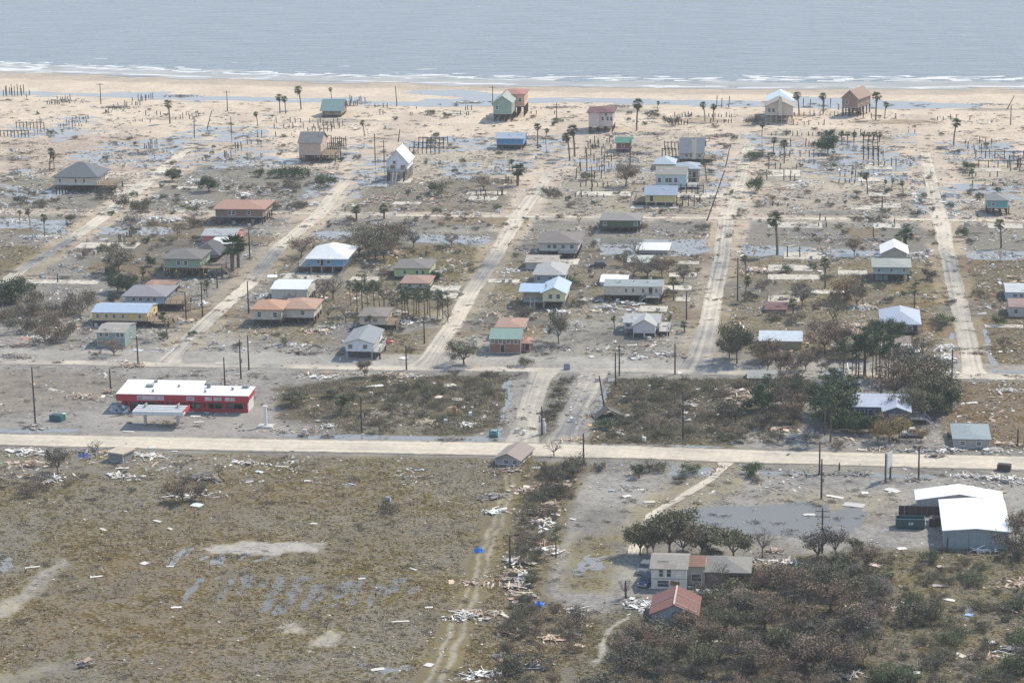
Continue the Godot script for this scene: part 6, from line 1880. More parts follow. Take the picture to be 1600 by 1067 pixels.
func build_poles():
	pole(54.5, 665, 91); pole(172, 607, 30, 0); pole(351, 604, 45); pole(376, 592, 61); pole(388.5, 578, 52, 0); pole(215, 567, 41, 1)
	pole(290.5, 503, 46, 0); pole(565, 677, 57, 0); pole(635, 578, 38, 0); pole(663, 537, 40); pole(962, 603, 52, 0); pole(968, 587, 48, 2)
	pole(1055, 585, 48, 0); pole(1067.5, 688, 76, 0); pole(945, 640, 53, 0, -0.15); pole(912, 720, 43, 0); pole(847, 680, 44, 0)
	pole(1281, 742, 52, 1); pole(1284, 779, 62, 0); pole(1285, 864, 70, 2); pole(1436, 748, 50, 0); pole(1488, 598, 52, 0); pole(1591, 696, 26, 0)
	pole(1073, 500, 44, 0); pole(1153, 470, 66, 1); pole(157, 163, 32, 1); pole(355, 174, 31, 1); pole(361, 207, 24, 0); pole(303, 214, 31, 0, 0.04)
	pole(323, 201, 28, 0, 0.3); pole(620, 166, 30, 0, -0.05); pole(770, 165, 30, 1); pole(870, 187, 25, 1); pole(1105, 345, 82, 1, 0.33, "leaning wooden utility pole"); pole(1134, 262, 30, 0, 0.2)
	pole(600, 250, 30, 1); pole(586, 250, 40, 0); pole(622, 222, 20, 0, 0.15); pole(316, 495, 54, 1); pole(388, 490, 50, 0); pole(1580, 195, 30, 0, 0.0); pole(1575, 170, 22, 0, 0.45, "leaning wooden utility pole")
	pole(390, 405, 46, 0); pole(339, 450, 30, 0); pole(985, 262, 34, 0); pole(917, 262, 30, 0); pole(925, 300, 40, 0); pole(797, 887, 50, 0, 0, "charred bare pole"); pole(1150, 660, 20, 0); pole(1481, 862, 22, 0); pole(1312, 735, 12, 0); pole(1577, 335, 14, 0); pole(1379, 325, 18, 0); pole(985, 240, 22, 0); pole(978, 935, 28, 0)

func build_pilings():
	var s := [[0, 150, 40, 146, 8, 2, 5.5], [40, 152, 55, 149, 2, 2, 3], [72, 163, 112, 155, 7, 3, 2.2], [195, 164, 238, 152, 8, 3, 2.5], [160, 176, 200, 166, 8, 3, 1.8], [275, 186, 310, 180, 6, 2, 2.0], [94, 197, 145, 186, 9, 3, 1.6],
		[210, 190, 250, 180, 5, 2, 2.0], [0, 213, 68, 200, 9, 2, 3.0], [210, 240, 250, 224, 6, 3, 2.8], [350, 245, 376, 232, 5, 2, 2.8], [385, 225, 430, 212, 6, 2, 2.5], [420, 200, 500, 192, 10, 2, 2.6], [480, 205, 535, 196, 8, 3, 3.2], [535, 165, 570, 158, 9, 2, 3.0], [500, 245, 545, 225, 8, 3, 4.2],
		[575, 178, 610, 168, 5, 2, 2.8], [640, 180, 655, 170, 3, 2, 2.2], [640, 240, 700, 224, 8, 3, 3.0], [720, 180, 740, 172, 4, 2, 2.2], [830, 178, 870, 174, 6, 1, 2.0], [770, 305, 800, 285, 5, 2, 3.2], [740, 312, 760, 306, 3, 2, 2.6], [915, 240, 960, 222, 7, 3, 3.4], [905, 260, 960, 240, 6, 3, 3.0],
		[900, 280, 945, 268, 5, 2, 4.5], [900, 308, 950, 292, 6, 2, 2.4], [1035, 245, 1060, 235, 5, 2, 4.0], [1050, 195, 1080, 182, 6, 2, 2.4], [1105, 192, 1145, 183, 8, 2, 2.2], [1120, 168, 1140, 160, 3, 1, 6.0], [1195, 190, 1200, 185, 1, 1, 2], [1240, 195, 1305, 180, 9, 2, 2.6], [1255, 162, 1310, 160, 6, 1, 2.6], [1310, 180, 1350, 172, 6, 2, 3.0],
		[1205, 212, 1280, 203, 10, 1, 2.4], [1290, 212, 1370, 204, 10, 1, 2.8], [1220, 245, 1280, 225, 9, 2, 3.4], [1200, 282, 1245, 262, 6, 2, 4.6], [1350, 250, 1372, 236, 4, 2, 5.5], [1365, 260, 1400, 244, 5, 2, 3.6], [1465, 188, 1525, 182, 7, 1, 2.6], [1515, 240, 1550, 222, 5, 3, 2.8], [1530, 262, 1600, 248, 6, 2, 3.4], [1520, 290, 1570, 276, 6, 2, 2.6], [1200, 322, 1240, 312, 6, 1, 2.4],
		[1350, 185, 1400, 180, 5, 1, 2.6], [1040, 322, 1100, 300, 7, 2, 3.8], [1365, 372, 1376, 366, 2, 1, 4.0], [1230, 402, 1250, 398, 2, 1, 4.0], [1280, 355, 1292, 345, 2, 2, 3.0], [1385, 352, 1408, 346, 3, 1, 2.4], [185, 378, 205, 370, 4, 2, 3.0], [90, 442, 105, 436, 2, 1, 3.0], [540, 330, 600, 324, 5, 1, 2.0], [1040, 345, 1045, 343, 1, 1, 2], [1420, 206, 1440, 202, 3, 1, 1.6], [1312, 286, 1345, 276, 5, 2, 2.4]]
	for q in s:
		var frame := 0.0
		if (q[0] == 0 and q[1] == 213) or q[0] == 1035 or q[0] == 640 and q[1] == 240 or q[0] == 1350 and q[1] == 250 or q[0] == 500 or q[0] == 1530 or q[0] == 1040 and q[1] == 322:
			frame = 1.0
		pilings([q[0], q[1], q[2], q[3]], q[4], q[5], q[6], 0.3, frame, 0.09 if q[1] < 330 else 0.13)
	# the tall gallows-like frame that still stands at the far right
	pilings([1580, 268, 1592, 262], 2, 2, 5.2, 0.0, 1.0, 0.12)

func build_wreckage():
	for q in [[195, 572, 5, 3, 1.0, 0], [215, 572, 4, 3, 1.2, 0], [133, 622, 8, 4, 0.9, 0], [170, 614, 3, 3, 1.6, 0], [35, 540, 9, 4, 1.4, 3], [60, 530, 8, 4, 1.2, 1], [110, 512, 9, 3, 1.6, 0], [20, 558, 9, 4, 0.8, 2], [288, 476, 5, 3, 1.0, 0], [316, 475, 4, 3, 1.0, 1], [291, 502, 4, 3, 1.0, 0],
		[245, 343, 9, 5, 1.3, 1], [270, 345, 8, 5, 1.2, 1], [310, 335, 6, 4, 1.0, 2], [225, 348, 5, 4, 1.0, 1], [50, 372, 6, 4, 1.0, 1], [600, 310, 12, 6, 0.6, 3], [490, 320, 6, 5, 0.6, 1], [385, 305, 6, 6, 0.8, 1], [240, 272, 7, 5, 0.9, 1],
		[945, 482, 9, 4, 0.8, 1], [920, 470, 6, 4, 0.9, 1], [985, 475, 9, 3, 0.7, 1], [1040, 552, 6, 3, 0.5, 1], [1058, 556, 5, 3, 0.6, 2], [1012, 540, 5, 2, 0.5, 0], [870, 488, 6, 4, 0.5, 1],
		[1345, 512, 8, 5, 1.4, 0], [1330, 522, 8, 6, 1.0, 3], [1315, 545, 7, 4, 0.8, 0], [1480, 560, 6, 6, 0.7, 1], [1478, 545, 5, 6, 0.7, 1], [1485, 585, 5, 5, 0.7, 1], [1540, 552, 10, 2, 0.6, 0], [1250, 535, 6, 4, 0.8, 0], [1345, 590, 8, 3, 0.9, 0], [1330, 575, 6, 3, 0.8, 1],
		[945, 648, 9, 3, 1.2, 2], [925, 651, 7, 2, 0.4, 4 - 1], [900, 688, 9, 3, 0.5, 0], [1170, 624, 12, 5, 1.6, 0], [1190, 632, 9, 5, 1.6, 3], [1155, 614, 6, 4, 1.2, 0], [1230, 635, 7, 5, 1.2, 1], [1075, 635, 3, 3, 1.4, 1], [1220, 672, 8, 4, 0.7, 0],
		[615, 588, 9, 3, 0.8, 0], [635, 588, 6, 3, 0.5, 1], [490, 585, 9, 3, 0.6, 3], [500, 590, 8, 3, 0.5, 1], [670, 662, 6, 3, 1.0, 0], [730, 665, 5, 3, 0.8, 1], [705, 688, 7, 3, 0.7, 2], [55, 668, 5, 3, 0.8, 2],
		[50, 726, 9, 4, 1.0, 0], [78, 750, 5, 5, 1.6, 1], [170, 708, 6, 3, 0.9, 0], [40, 708, 12, 4, 0.6, 1], [210, 712, 12, 4, 0.6, 1], [130, 706, 8, 3, 0.5, 2], [300, 775, 9, 4, 0.6, 1], [190, 745, 8, 4, 0.4, 1], [320, 748, 5, 3, 1.2, 2], [385, 724, 7, 2, 0.5, 1],
		[805, 735, 7, 3, 0.9, 3], [850, 762, 9, 3, 0.7, 0], [820, 770, 6, 4, 0.7, 3], [770, 778, 6, 4, 0.9, 2], [775, 800, 5, 4, 0.7, 1], [800, 900, 5, 6, 1.3, 0], [808, 920, 4, 6, 1.2, 3], [800, 880, 4, 4, 1.0, 1], [725, 966, 7, 4, 1.7, 1], [755, 960, 8, 3, 0.8, 0], [745, 912, 9, 2, 0.4, 0], [750, 1056, 7, 4, 0.8, 1], [850, 820, 5, 5, 0.7, 1], [855, 862, 6, 4, 0.8, 1],
		[1140, 912, 9, 5, 1.7, 0], [1155, 930, 6, 8, 1.4, 0], [1165, 945, 5, 6, 1.2, 3], [1085, 915, 8, 3, 0.8, 1], [1110, 925, 7, 3, 0.6, 1], [1005, 945, 7, 6, 0.8, 1], [1180, 885, 7, 3, 0.7, 0], [1225, 880, 9, 3, 0.6, 1], [1210, 862, 6, 2, 1.0, 3],
		[1360, 948, 9, 3, 0.7, 0], [1390, 952, 9, 3, 0.7, 0], [1415, 950, 6, 3, 0.6, 1], [1140, 1010, 6, 4, 0.9, 3], [1150, 1015, 5, 3, 0.7, 1], [1525, 1028, 8, 2, 0.5, 0], [1590, 1020, 6, 4, 0.9, 1], [1330, 1055, 4, 3, 0.6, 1], [1590, 912, 6, 4, 0.8, 0], [1585, 950, 6, 4, 0.7, 3], [1535, 862, 5, 2, 0.8, 1],
		[1555, 706, 7, 3, 1.1, 1], [1575, 696, 9, 3, 0.5, 0], [1440, 702, 10, 3, 1.2, 2], [1455, 706, 9, 2, 0.6, 1], [1490, 704, 6, 2, 0.6, 1], [1380, 703, 8, 2, 0.4, 0], [1510, 745, 5, 2, 0.7, 1], [1545, 748, 6, 3, 0.9, 1], [1575, 748, 5, 2, 0.5, 1], [475, 681, 2.6, 1.6, 1.0, 2], [509, 683, 1.4, 1.2, 0.9, 2], [512, 668, 3, 1.8, 1.0, 1], [318, 748, 7, 3, 2.2, 2], [330, 750, 3, 2, 1.4, 3], [130, 1040, 3, 2, 1.6, 2], [1463, 714, 4, 1.6, 0.8, 2], [255, 548, 4, 2, 0.5, 1], [1430, 750, 5, 2, 0.6, 2], [1260, 742, 8, 2, 0.4, 2], [1330, 742, 7, 2, 0.4, 2],
		[1465, 600, 5, 2, 0.6, 1], [1575, 611, 6, 3, 0.6, 1], [1110, 250, 5, 4, 0.8, 2], [1000, 240, 7, 6, 1.4, 2], [1020, 210, 12, 4, 0.8, 2], [1130, 212, 12, 4, 0.8, 2], [980, 225, 7, 5, 1.5, 1], [1300, 265, 6, 5, 0.8, 1], [1255, 285, 8, 5, 0.6, 1], [1435, 305, 5, 5, 0.8, 1], [1438, 315, 5, 5, 0.8, 1], [1442, 332, 5, 4, 0.8, 1], [1485, 318, 5, 5, 0.8, 1], [1490, 335, 5, 4, 0.8, 1], [1515, 315, 6, 5, 0.6, 1],
		[1255, 352, 8, 4, 0.5, 2], [1310, 374, 8, 3, 0.5, 2], [1440, 397, 4, 3, 0.8, 1], [640, 497, 4, 2, 0.8, 2], [625, 490, 4, 3, 0.9, 1], [515, 512, 5, 4, 0.9, 1], [500, 518, 8, 4, 0.5, 3], [470, 552, 8, 3, 0.6, 2], [445, 540, 9, 4, 0.4, 1], [410, 520, 6, 3, 0.5, 0], [860, 415, 5, 4, 0.8, 2], [925, 418, 7, 3, 0.8, 2], [865, 395, 6, 3, 0.6, 1], [1000, 560, 3, 2, 0.5, 1], [280, 150, 14, 3, 0.6, 2], [100, 158, 16, 8, 0.8, 2], [180, 168, 14, 5, 0.8, 2], [730, 160, 10, 4, 0.7, 1], [870, 168, 14, 4, 0.6, 2], [970, 166, 12, 4, 1.0, 2], [1545, 163, 14, 3, 0.9, 1], [590, 165, 12, 3, 0.8, 1], [220, 240, 8, 4, 0.4, 2], [1380, 330, 6, 3, 0.4, 1], [190, 565, 5, 2, 0.3, 1], [825, 215, 6, 5, 1.0, 2], [35, 345, 6, 4, 0.7, 1]]:
		wreck(q[0], q[1], q[2], q[3], q[4], q[5])
	for i in 80:        # more drifts of it in the house blocks
		var p := Vector2(rnd(-240, 55), rnd(-850, -580))
		var on := false
		for x in [-218.0, -154.0, -92.0, -29.0, 33.0]:
			if absf(p.x - x) < 6.5: on = true
		if absf(p.y + 737) < 5.0: on = true
		if on or not in_view(p): continue
		var c := look.inverse() * (Vector3(p.x, 0, p.y) - EYE)
		wreck(800.0 + c.x / -c.z * FOCAL, 533.5 - c.y / -c.z * FOCAL, rnd(4, 9), rnd(3, 7), rnd(0.5, 1.1), rng.randi() % 4)
	for q in [[880, 760, 5, 3, 0.8, 3], [862, 790, 5, 3, 0.8, 0], [845, 800, 5, 4, 1.0, 1], [838, 850, 4, 4, 0.9, 3], [822, 880, 5, 5, 1.1, 0], [815, 905, 5, 5, 1.2, 1], [822, 935, 4, 4, 0.9, 3], [805, 990, 5, 4, 0.9, 0], [900, 955, 4, 3, 0.7, 1], [860, 1000, 4, 3, 0.6, 0], [835, 1040, 4, 3, 0.6, 1], [790, 1030, 4, 3, 0.7, 3]]:
		wreck(q[0], q[1], q[2], q[3], q[4], q[5])
	var W := L(0.58, 0.57, 0.54)
	for q in [[585, 604, 9, 3, W], [700, 603, 8, 4, L(0.6, 0.55, 0.48)], [685, 621, 3, 4, L(0.7, 0.6, 0.5)], [715, 625, 6, 4, L(0.5, 0.46, 0.4)], [725, 637, 2, 3, W], [555, 632, 2, 2, L(0.55, 0.45, 0.3)], [980, 776, 4, 2.5, W], [1015, 785, 5, 2.5, L(0.5, 0.46, 0.38)], [838, 732, 4, 3, W], [895, 812, 3, 1, W], [870, 805, 3, 1.5, W], [845, 832, 1.6, 4, W], [307, 790, 5, 4, L(0.55, 0.66, 0.64)], [75, 752, 4, 3, W], [405, 738, 4, 2, L(0.55, 0.65, 0.66)], [655, 735, 4, 2, L(0.5, 0.58, 0.66)], [480, 752, 3, 1.5, W], [490, 819, 3, 1.2, W],
		[1368, 884, 5, 2.5, L(0.7, 0.6, 0.55)], [1410, 858, 4, 2.5, W], [1470, 916, 6, 2, L(0.45, 0.38, 0.38)], [1483, 938, 5, 2, L(0.66, 0.6, 0.5)], [1470, 886, 2.5, 2, L(0.65, 0.55, 0.5)], [895, 990, 7, 1.6, W], [905, 1010, 4, 2, L(0.68, 0.56, 0.4)], [1335, 790, 9, 5, L(0.45, 0.43, 0.40)], [1395, 767, 7, 4, L(0.5, 0.48, 0.45)], [1352, 771, 3, 3, W], [1305, 777, 8, 2, L(0.6, 0.55, 0.48)], [1265, 805, 5, 2, W], [960, 650, 5, 5, L(0.34, 0.33, 0.32)], [975, 650, 6, 3, L(0.4, 0.38, 0.36)], [955, 655, 3, 2, W], [970, 678, 7, 2, W], [1000, 670, 3, 4, W], [1070, 645, 3, 3, W], [1035, 553, 7, 4, L(0.6, 0.58, 0.54)], [925, 558, 2.5, 2.5, W], [987, 540, 5, 1.5, L(0.6, 0.55, 0.48)], [425, 432, 6, 8, W], [630, 560, 4, 4, W], [925, 665, 4, 2, L(0.62, 0.45, 0.15)], [1495, 610, 4, 3, W], [1520, 630, 6, 2, W], [1440, 396, 5, 4, W], [70, 370, 9, 5, W], [130, 513, 8, 3, L(0.6, 0.42, 0.33)], [40, 530, 7, 4, L(0.45, 0.22, 0.15)], [50, 538, 6, 4, W], [215, 548, 5, 3, L(0.55, 0.58, 0.6)], [555, 566, 3, 2, W], [505, 465, 6, 2, W], [690, 455, 3, 2, W], [1585, 480, 4, 3, L(0.45, 0.58, 0.72)], [800, 480, 4, 3, L(0.4, 0.55, 0.75)], [310, 660, 5, 1.5, W], [298, 644, 3, 2, W], [305, 651, 5, 2, W], [322, 646, 3, 1.5, W], [200, 675, 5, 1.5, W], [237, 700, 3, 2, W], [272, 706, 3, 1, W], [190, 732, 6, 1.5, W], [50, 887, 6, 1.2, W], [265, 886, 3, 1.2, W], [225, 881, 3, 3, W], [150, 902, 5, 1.2, W], [275, 950, 4, 1.5, W], [160, 828, 4, 1.5, L(0.55, 0.5, 0.42)], [245, 815, 4, 1.3, W], [265, 827, 3, 1.3, L(0.6, 0.55, 0.45)], [645, 890, 4, 1, W], [670, 950, 3, 1.4, W], [565, 905, 3, 1, W], [625, 972, 7, 1, L(0.6, 0.55, 0.45)], [670, 1040, 3, 3, W], [590, 1047, 5, 2, L(0.5, 0.48, 0.43)], [1515, 962, 3, 2, L(0.3, 0.42, 0.66)], [1430, 1052, 4, 2, W], [1550, 1005, 3, 3, W]]:
		var c: Color = q[4]
		var nm := "torn white sheet" if c == W else ("torn blue sheet" if c.b > c.r * 1.2 else ("torn rust-coloured sheet" if c.r > c.g * 1.6 else "torn grey-tan panel"))
		panel(q[0], q[1], q[2], q[3], jig(c, 0.08), nm, rnd(0.02, 0.12))
	# crumpled blue tarpaulins
	for q in [[748, 862, 0.9, "crumpled bright blue tarpaulin by the hedge line"], [842, 946, 0.9, "bright blue tarpaulin caught at the edge of the thicket"], [130, 713, 1.2, "dark blue tarpaulin in the roadside wreckage"]]:
		var m := MB.new()
		var f := FastNoiseLite.new()
		f.seed = int(q[0]); f.frequency = 0.5
		m.col = L(0.06, 0.22, 0.62) if q[0] != 130 else L(0.08, 0.13, 0.3)
		var n := 8
		var pts := []
		for i in n + 1:
			for j in n + 1:
				var u := Vector2(i, j) / n * 2.0 - Vector2.ONE
				pts.append(Vector3(u.x * q[2], maxf(0.05, (1.0 - u.length()) * 0.9 + f.get_noise_2d(i * 1.1, j * 1.1) * 0.8), u.y * q[2] * 0.8))
		for i in n:
			for j in n:
				m.quad(pts[i * (n + 1) + j + 1], pts[(i + 1) * (n + 1) + j + 1], pts[(i + 1) * (n + 1) + j], pts[i * (n + 1) + j])
		tag(single("tarpaulin", m.mesh(), mats.debris, gp(q[0], q[1])), q[3], "tarpaulin")

func crushed_car(x: float, y: float, turn: float, col: Color, label: String):
	truck(x, y, turn, col, "wrecked_car", label, "car", 4.5, false)

func build_vehicles():
	truck(1428, 682, 0.03, L(0.62, 0.63, 0.63), "pickup_truck", "white pickup truck parked by the navy blue-roofed house", "pickup truck", 4.7)
	truck(1009, 893, 1.35, L(0.14, 0.16, 0.17), "parked_car", "dark vehicle parked tight against the tan house", "car", 4.8, false)
	truck(1012, 913, 1.2, L(0.03, 0.06, 0.13), "parked_car", "dark blue vehicle at the tan house's near left corner", "car", 4.6, false)
	truck(1305, 590, 0.1, L(0.3, 0.32, 0.33), "wrecked_car", "grey car among the pine trunks", "car", 4.4, false)
	truck(935, 418, 0.1, L(0.07, 0.075, 0.08), "wrecked_car", "dark car before the pale green-grey low roof", "car", 4.4, false)
	var hull := MB.new()
	hull.col = L(0.46, 0.11, 0.07)
	for i in 10:
		for j in 8:
			var q := []
			for e in [[i, j], [i + 1, j], [i + 1, j + 1], [i, j + 1]]:
				var t: float = e[0] / 10.0 * 2.0 - 1.0
				var r := sqrt(maxf(0.0, 1.0 - t * t * (1.0 if t > 0 else 0.7)))
				q.append(Vector3(t * 1.3, sin(PI * e[1] / 8.0) * 0.75 * r + 0.02, cos(PI * e[1] / 8.0) * 0.7 * r))
			hull.quad(q[0], q[1], q[2], q[3])
	var dinghy := base("upturned_dinghy", gp(608, 536), 0.35)
	tag(dinghy, "red upturned dinghy on the grass beside the white carport house", "boat")
	part("hull", hull.mesh(), mats.metal, dinghy)
	part("keel", box_mesh(Vector3(2.0, 0.1, 0.07), L(0.34, 0.08, 0.06)), mats.wood, dinghy).position = Vector3(0, 0.78, 0)
	# open waste container
	var at := gp(1423, 827)
	var o := base("waste_container", at)
	tag(o, "long dark teal open waste container in the workshop yard", "container")
	mark("the teal waste container", at, 2)
	var s := scale_at(at)
	var w := 45.0 / s
	var c := L(0.035, 0.085, 0.095)
	part("front_wall", box_mesh(Vector3(w, 1.7, 0.12), c), mats.metal, o).position = Vector3(0, 1.0, 0)
	part("back_wall", box_mesh(Vector3(w, 1.7, 0.12), c), mats.metal, o).position = Vector3(0, 1.0, -2.4)
	for q in [-1, 1]:
		part("end_wall", box_mesh(Vector3(0.12, 1.7, 2.28), c), mats.metal, o).position = Vector3(q * (w / 2 - 0.06), 1.0, -1.2)
	part("container_floor", box_mesh(Vector3(w - 0.26, 0.1, 2.26), c * 0.6), mats.metal, o).position = Vector3(0, 0.25, -1.2)
	for k in 7:
		part("rib", box_mesh(Vector3(0.12, 1.55, 0.1), c * 1.25), mats.metal, o).position = Vector3(lerpf(-w / 2 + 0.3, w / 2 - 0.3, k / 6.0), 1.0, 0.11)
	part("top_rail", box_mesh(Vector3(w + 0.05, 0.14, 0.2), c * 1.5), mats.metal, o).position = Vector3(0, 1.9, 0.02)
	part("label_plate", box_mesh(Vector3(0.8, 0.5, 0.03), L(0.6, 0.62, 0.6)), mats.paint, o).position = Vector3(0.1, 1.1, 0.1)
	for q in [-1, 1]:
		part("skid", box_mesh(Vector3(0.2, 0.2, 2.3), c * 0.5), mats.metal, o).position = Vector3(q * w * 0.4, 0.1, -1.2)
	# dark low wall of the yard and the stacked crates
	var y := base("yard_wall", gp(1450, 806))
	tag(y, "low dark brown board wall joining the two white workshops", "wall")
	for k in 10:
		part("plank", box_mesh(Vector3(1.05, 1.9, 0.12), jig(L(0.10, 0.075, 0.07), 0.15)), mats.wood, y).position = Vector3((k - 4.5) * 1.08, 0.95, rnd(-0.02, 0.02))
	for q in [[1463, 820, L(0.16, 0.13, 0.09), 1.6], [1458, 822, L(0.12, 0.10, 0.08), 1.3]]:
		var b := base("yard_bin", gp(q[0], q[1]))
		later(b, "square brown yard bin", "bin")
		part("body", box_mesh(Vector3(q[3], 1.5, q[3]), q[2]), mats.wood, b).position = Vector3(0, 0.75, 0)
		part("lid", box_mesh(Vector3(q[3] + 0.1, 0.12, q[3] + 0.1), q[2] * 1.4), mats.wood, b).position = Vector3(0, 1.57, 0)
	# two-post roadside sign, seen nearly edge on
	var g := base("roadside_sign", gp(1388, 751), 1.25)
	tag(g, "tall two-post roadside sign frame seen nearly edge on", "sign")
	for q in [-1.6, 1.6]:
		var m := MB.new()
		m.col = L(0.14, 0.13, 0.125)
		m.tube(Vector3(q, 0, 0), Vector3(q, 6.0, 0), 0.2, 0.17, 6, true)
		part("post", m.mesh(), mats.wood, g)
	part("panel_frame", box_mesh(Vector3(3.6, 3.2, 0.16), L(0.42, 0.42, 0.42)), mats.paint, g).position = Vector3(0, 4.3, 0.22)
	part("panel_face", box_mesh(Vector3(3.3, 2.9, 0.05), L(0.6, 0.61, 0.62)), mats.paint, g).position = Vector3(0, 4.3, 0.325)
	# small things
	for q in [["trash_bin", 89, 657, L(0.04, 0.12, 0.14), Vector3(3.0, 1.3, 1.8), "dark teal waste bin left of the fuel canopy", "bin"], ["hay_bale", 1570, 735, L(0.06, 0.05, 0.045), Vector3(2.6, 1.3, 1.5), "dark overturned box at the road edge near the right side", "box"], ["metal_cabinet", 1199, 586, L(0.05, 0.30, 0.20), Vector3(1.8, 0.8, 0.6), "small green street sign lying by the middle street", "sign"], ["water_tank", 772, 682, L(0.30, 0.55, 0.58), Vector3(2.0, 1.3, 1.4), "pale turquoise tank in the ditch by the access road", "tank"], ["notice_board", 886, 578, L(0.30, 0.32, 0.38), Vector3(1.5, 1.4, 0.2), "small grey notice board at the access road corner", "sign"], ["white_monument", 850, 678, L(0.74, 0.74, 0.72), Vector3(0.9, 3.2, 0.9), "upright white boat-like hull piece beside the access road", "debris"], ["storage_crate", 710, 648, L(0.40, 0.22, 0.09), Vector3(0.9, 1.8, 0.9), "orange-brown box standing in the marsh", "box"], ["white_tank", 606, 783, L(0.5, 0.6, 0.62), Vector3(1.1, 0.8, 0.8), "pale tub lying on the dark bush in the field", "tub"], ["boundary_marker", 1572, 755, L(0.6, 0.6, 0.58), Vector3(1.6, 0.7, 0.7), "pale barrel by the road at the right side", "barrel"]]:
		var b := base({"hay_bale": "overturned_box", "metal_cabinet": "fallen_street_sign", "white_monument": "hull_piece", "boundary_marker": "pale_barrel"}.get(q[0], q[0]), gp(q[1], q[2]), rnd(-0.3, 0.3))
		tag(b, q[5], q[6])
		var v: Vector3 = q[4]
		var m := MB.new()
		m.col = q[3]
		if q[0] == "white_monument":
			m.tube(Vector3(0, 0, 0), Vector3(0, v.y * 0.6, 0), 0.32, 0.5, 8, true)
			m.tube(Vector3(0, v.y * 0.6, 0), Vector3(0, v.y, 0), 0.5, 0.08, 8, true)
		elif q[0] == "water_tank" or q[0] == "white_tank" or q[0] == "boundary_marker":
			m.tube(Vector3(-v.x / 2, v.y / 2, 0), Vector3(v.x / 2, v.y / 2, 0), v.y / 2, v.y / 2, 10, true)
			m.tube(Vector3(v.x / 2, v.y / 2, 0), Vector3(-v.x / 2, v.y / 2, 0), v.y / 2, v.y / 2, 10, true)
		else:
			m.box(Vector3(0, v.y / 2, 0), v)
		part("body", m.mesh(), mats.paint, b)
		var r := MB.new()
		r.col = (q[3] as Color) * 0.7
		r.box(Vector3(0, v.y + 0.03, 0), Vector3(v.x * 0.7, 0.08, v.z * 0.8))
		part("top", r.mesh(), mats.paint, b)
	# the wrecked boat-grey frame house by the access road is a heap with a standing ridge
	# leaning roof of a flattened shed
	var t := base("collapsed_roof", gp(950, 652), 0.3)
	tag(t, "collapsed dark hip of a shed roof beside the leaning pole", "debris")
	part("slope", box_mesh(Vector3(4.5, 0.15, 3.2), L(0.13, 0.125, 0.12)), mats.roof, t).transform = Transform3D(Basis(Vector3.BACK, -0.5), Vector3(1.8, 1.1, 0))
	part("slope", box_mesh(Vector3(4.0, 0.15, 3.2), L(0.10, 0.095, 0.09)), mats.roof, t).transform = Transform3D(Basis(Vector3.BACK, 0.6), Vector3(-1.7, 1.1, 0))
	var d := base("collapsed_roof", gp(1250, 587), 0.0)
	d.position = gp(1192, 590)
	tag(d, "grey collapsed roof lying beside the middle street", "debris")
	part("slope", box_mesh(Vector3(7, 0.16, 3.0), L(0.38, 0.38, 0.35)), mats.roof, d).transform = Transform3D(Basis(Vector3.RIGHT, 0.42), Vector3(0, 1.0, 1.0))
	part("slope", box_mesh(Vector3(7, 0.16, 3.0), L(0.36, 0.36, 0.33)), mats.roof, d).transform = Transform3D(Basis(Vector3.RIGHT, -0.42), Vector3(0, 1.0, -1.75))

# ---------------------------------------------------------------- turf and small litter, past counting
func ground_at(p: Vector2) -> Array:       # colour of the soil there and how much turf it bears
	var k := 0 if p.y > -740.0 else 1
	var r: Rect2 = REG[k]
	if not r.has_point(p):
		return [SILT, 0.0]
	var q := (p - r.position) / r.size * FINE
	var x := clampi(int(q.x), 0, FINE - 1)
	var y := clampi(int(q.y), 0, FINE - 1)
	return [ground_image[k][0].get_pixel(x, y).srgb_to_linear(), ground_image[k][1].get_pixel(x, y).r]

func scatter(called: String, label: String, mesh: Mesh, m: Material, list: Array, cols: Array):
	var mm := MultiMesh.new()
	mm.transform_format = MultiMesh.TRANSFORM_3D
	mm.use_colors = true
	mm.mesh = mesh
	mm.instance_count = list.size()
	for i in list.size():
		mm.set_instance_transform(i, list[i])
		mm.set_instance_color(i, cols[i])
	var o := MultiMeshInstance3D.new()
	o.name = numbered(called)
	o.multimesh = mm
	o.material_override = m
	add_child(o)
	tag(o, label, "", "", "stuff")

func in_view(p: Vector2) -> bool:
	var q := look.inverse() * (Vector3(p.x, 0, p.y) - EYE)
	return absf(q.x / -q.z) < 0.215 and absf(q.y / -q.z) < 0.145

